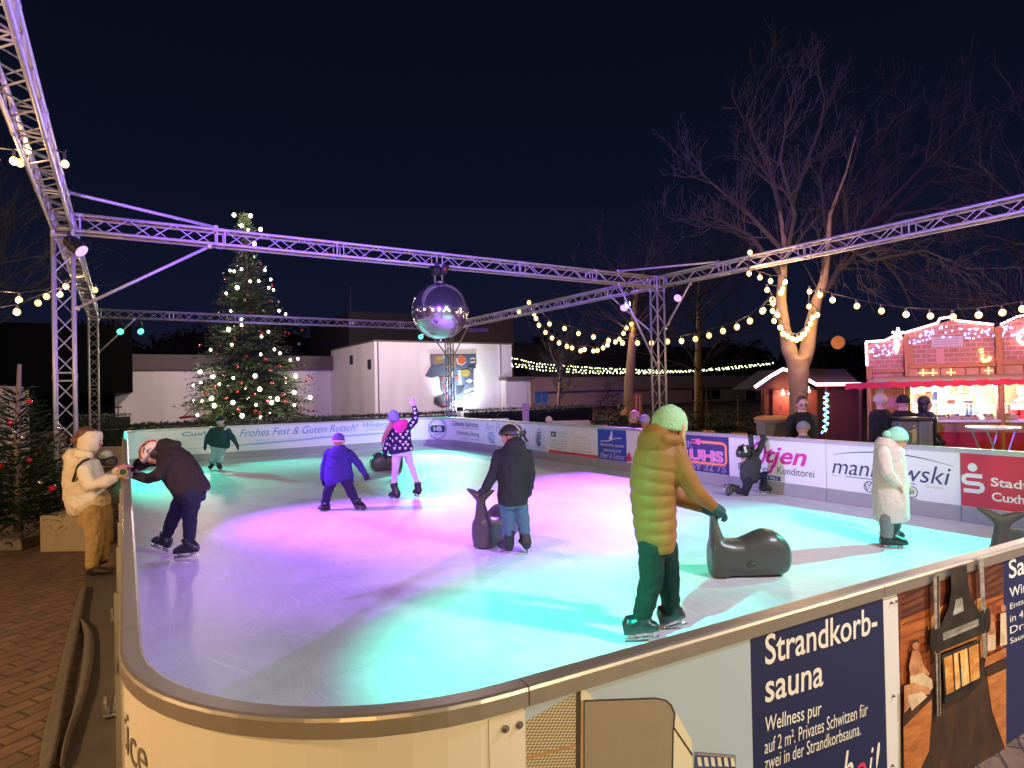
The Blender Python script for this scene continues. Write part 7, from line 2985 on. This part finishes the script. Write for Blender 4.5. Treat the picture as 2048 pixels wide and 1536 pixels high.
def bystander(label, hx, hy, d, face, jm, tm, hr=.112, shoulder=.2, hat=None, hair=None, bag=None, lean=0., height=None, arms_fwd=.0, bare=True):
    """standing figure with its head at a pixel; the rest hangs from it in metres"""
    p = Fig(label, (hx, hy), d, .016)
    C = D(hx, hy, d)
    k = F / d
    z0 = ZG
    hgt = C.z + hr * 1.15 - z0
    u = lambda mz, side=0., off=0.: (hx + side * k, hy + mz * k, off)
    f = V(face).normalized()
    sx = f.dot(HR)
    wide = shoulder * (1 - .45 * abs(sx))
    deep = .13 + .07 * abs(sx)
    hipz = hgt * .5 - hr
    tr = [(*u(hr * 1.15)[:2], hr * .8 * k, .08), (*u(hr * 1.6)[:2], wide * .85 * k, deep * .85), (*u(hr * 2.3)[:2], wide * k, deep), (*u(hr * 4)[:2], wide * .95 * k, deep), (*u(hipz)[:2], wide * .98 * k, deep * 1.05), (*u(hipz + .12)[:2], wide * .95 * k, deep)]
    side = HR * (1 - abs(sx)) + HF * abs(sx)
    arms, legs = [], []
    for s_ in (-1, 1):
        ox = s_ * wide * (.95 - .9 * abs(sx) * .6)
        od = s_ * .17 * abs(sx)
        sh = u(hr * 2.1, ox, od)
        el_ = u(hr * 4.4, ox * 1.18 + sx * .06, od + (f.dot(HF)) * .05)
        wr = u(hr * 5.6, ox * .8 + sx * (.2 + arms_fwd), od * .8 + f.dot(HF) * (.2 + arms_fwd))
        arms.append(([sh, el_, wr], [.072, .062, .048]))
        p.hand(wr, (f * .8 - UPZ * .6), f.cross(UPZ) * s_ + UPZ * .2, .17, mat('black_glove', (.015, .015, .02), .7), curl=.6)
        ank = u(C.z - z0 - .09, s_ * .09 * (1 - abs(sx)), s_ * .1 * abs(sx))
        legs.append(([u(hipz, s_ * .09 * (1 - abs(sx) * .7), od * .4), u((hipz + C.z - z0) / 2, s_ * .1 * (1 - abs(sx)), s_ * .1 * abs(sx)), ank], [.1, .08, .06]))
        A = p.J(ank)
        b = MB()
        b.tube([A + UPZ * .0, A - UPZ * .05, A - UPZ * .05 + f * .18], [.05, .055, .04], 10, True, True)
        p.part(b, 'shoe', M_SHOE, rm=False)
    p.head((hx, hy), hr, face, bare=bare)
    dress(p, tr, arms, legs, jm, tm, hips=[(*u(hipz - .05)[:2], wide * .8 * k, .13), (*u(hipz + .1)[:2], wide * .8 * k, .13)])
    if hat:
        p.cap(hat, 1.1, -.05 if not hair else .2)
    if hair:
        b = MB()
        C, f, u_, w, r = p.hc, p.hf, p.hu, p.hw, p.hr
        b.ell(C + u_ * r * .35 - f * r * .22, (r * .92, r * .95, r * .95), (w, f, u_), 16, 10)
        if hair[1]:
            b.ell(C - u_ * r * .5 - f * r * .45, (r * .85, r * .6, r * 1.1), (w, f, u_), 14, 9)
        p.part(b, 'hair', hair[0], rm=False)
    p.finish()
    p.root.location = p.root.location
    return p


C_BLACK = cloth('black_coat', (.012, .012, .014))
C_BLACK2 = cloth('black_trousers', (.015, .015, .018))
C_DNAVY = cloth('dark_navy_coat', (.015, .02, .045))
p = bystander('man in dark jacket and glasses standing behind the bakery board', 1605, 808, 10.8, dirv(-.25, -1, -.25), C_BLACK, C_BLACK2, .118, .26, None, (M_HAIRB, False))
C, f, u, w, r = p.hc, p.hf, p.hu, p.hw, p.hr
for s_ in (-1, 1):
    b = MB()
    b.tube([C + f * r * .97 + w * (s_ * r * .36 + r * .22 * math.cos(a)) + u * (r * .07 + r * .17 * math.sin(a)) for a in [q * math.pi / 6 for q in range(13)]], r * .03, 5, False)
    p.part(b, 'glasses', M_DARK, rm=False)
bystander('small child in grey knitted hat before the man with glasses', 1606, 857, 10.35, dirv(-.6, .8, 0), cloth('blue_grey_jacket', (.1, .11, .18)), C_BLACK2, .1, .17, cloth('grey_knit_hat', (.22, .21, .22)))
bystander('person in a cream cap and black coat at the left end of the stall', 1761, 803, 10.6, dirv(.9, .45, 0), C_BLACK, C_BLACK2, .112, .3, cloth('cream_cap', (.45, .36, .26)))
bystander('person in black seen from behind, queueing at the stall counter', 1806, 805, 10.9, dirv(.2, 1, 0), C_BLACK, C_BLACK2, .115, .24, cloth('black_beanie', (.012, .012, .014)))
bystander('woman with long dark hair and navy coat facing right at the stall', 1851, 808, 10.8, dirv(1, .1, -.05), C_DNAVY, C_BLACK2, .112, .28, None, (mat('black_hair', (.02, .014, .012), .5, 0, .3, 40), True))
bystander('woman with pinkish hood leaning on the board left of the tower', 1270, 834, 13.3, dirv(.5, -.8, -.2), C_DNAVY, C_BLACK2, .11, .2, cloth('pinkish_hat', (.4, .2, .3)), (M_HAIRL, True))
bystander('child in a lilac peaked cap beside the woman with the pinkish hood', 1290, 842, 13.0, dirv(.55, -.8, -.15), C_DNAVY, C_BLACK2, .108, .18, cloth('lilac_cap', (.35, .3, .55)))
bystander('person in dark clothes standing behind the woman with the pinkish hood', 1246, 820, 16.0, dirv(.9, -.3, 0), C_BLACK, C_BLACK2, .112, .22, None, (mat('black_hair', (.02, .014, .012), .5, 0, .3, 40), False))
bystander('small child in a cream pointed hood beyond the board with small grey print', 1098, 842, 16.8, dirv(.6, -.8, -.1), cloth('cream_jacket', (.5, .4, .3)), C_BLACK2, .1, .15, cloth('cream_hood', (.6, .48, .36)))
pS = S(1947, 787, -.75)
bystander('vendor in pale blue shirt with a yellow lanyard inside the stall', 1947, 783, depth(pS), dirv(-.1, -1, -.3), cloth('pale_blue_shirt', (.3, .4, .5)), C_BLACK2, .105, .22, None, (M_HAIRB, False))
b = MB()
b.poly([S(1945, 793, -.52), S(1950, 793, -.52), S(1950, 806, -.52), S(1946, 806, -.52)], .01, SN)
tag(b.build('lanyard', mat('yellow_lanyard', (.7, .6, .03), .5), None, False, S(1947, 800, -.52)), 'yellow lanyard hanging on the chest of the stall vendor', 'lanyard')
pS = S(2042, 790, -.8)
bystander('vendor in a red jacket at the right edge inside the stall', 2044, 783, depth(pS), dirv(-.6, -1, -.2), cloth('red_jacket', (.5, .03, .05)), C_BLACK2, .105, .22, None, (M_HAIRB, False))
fit_texts()
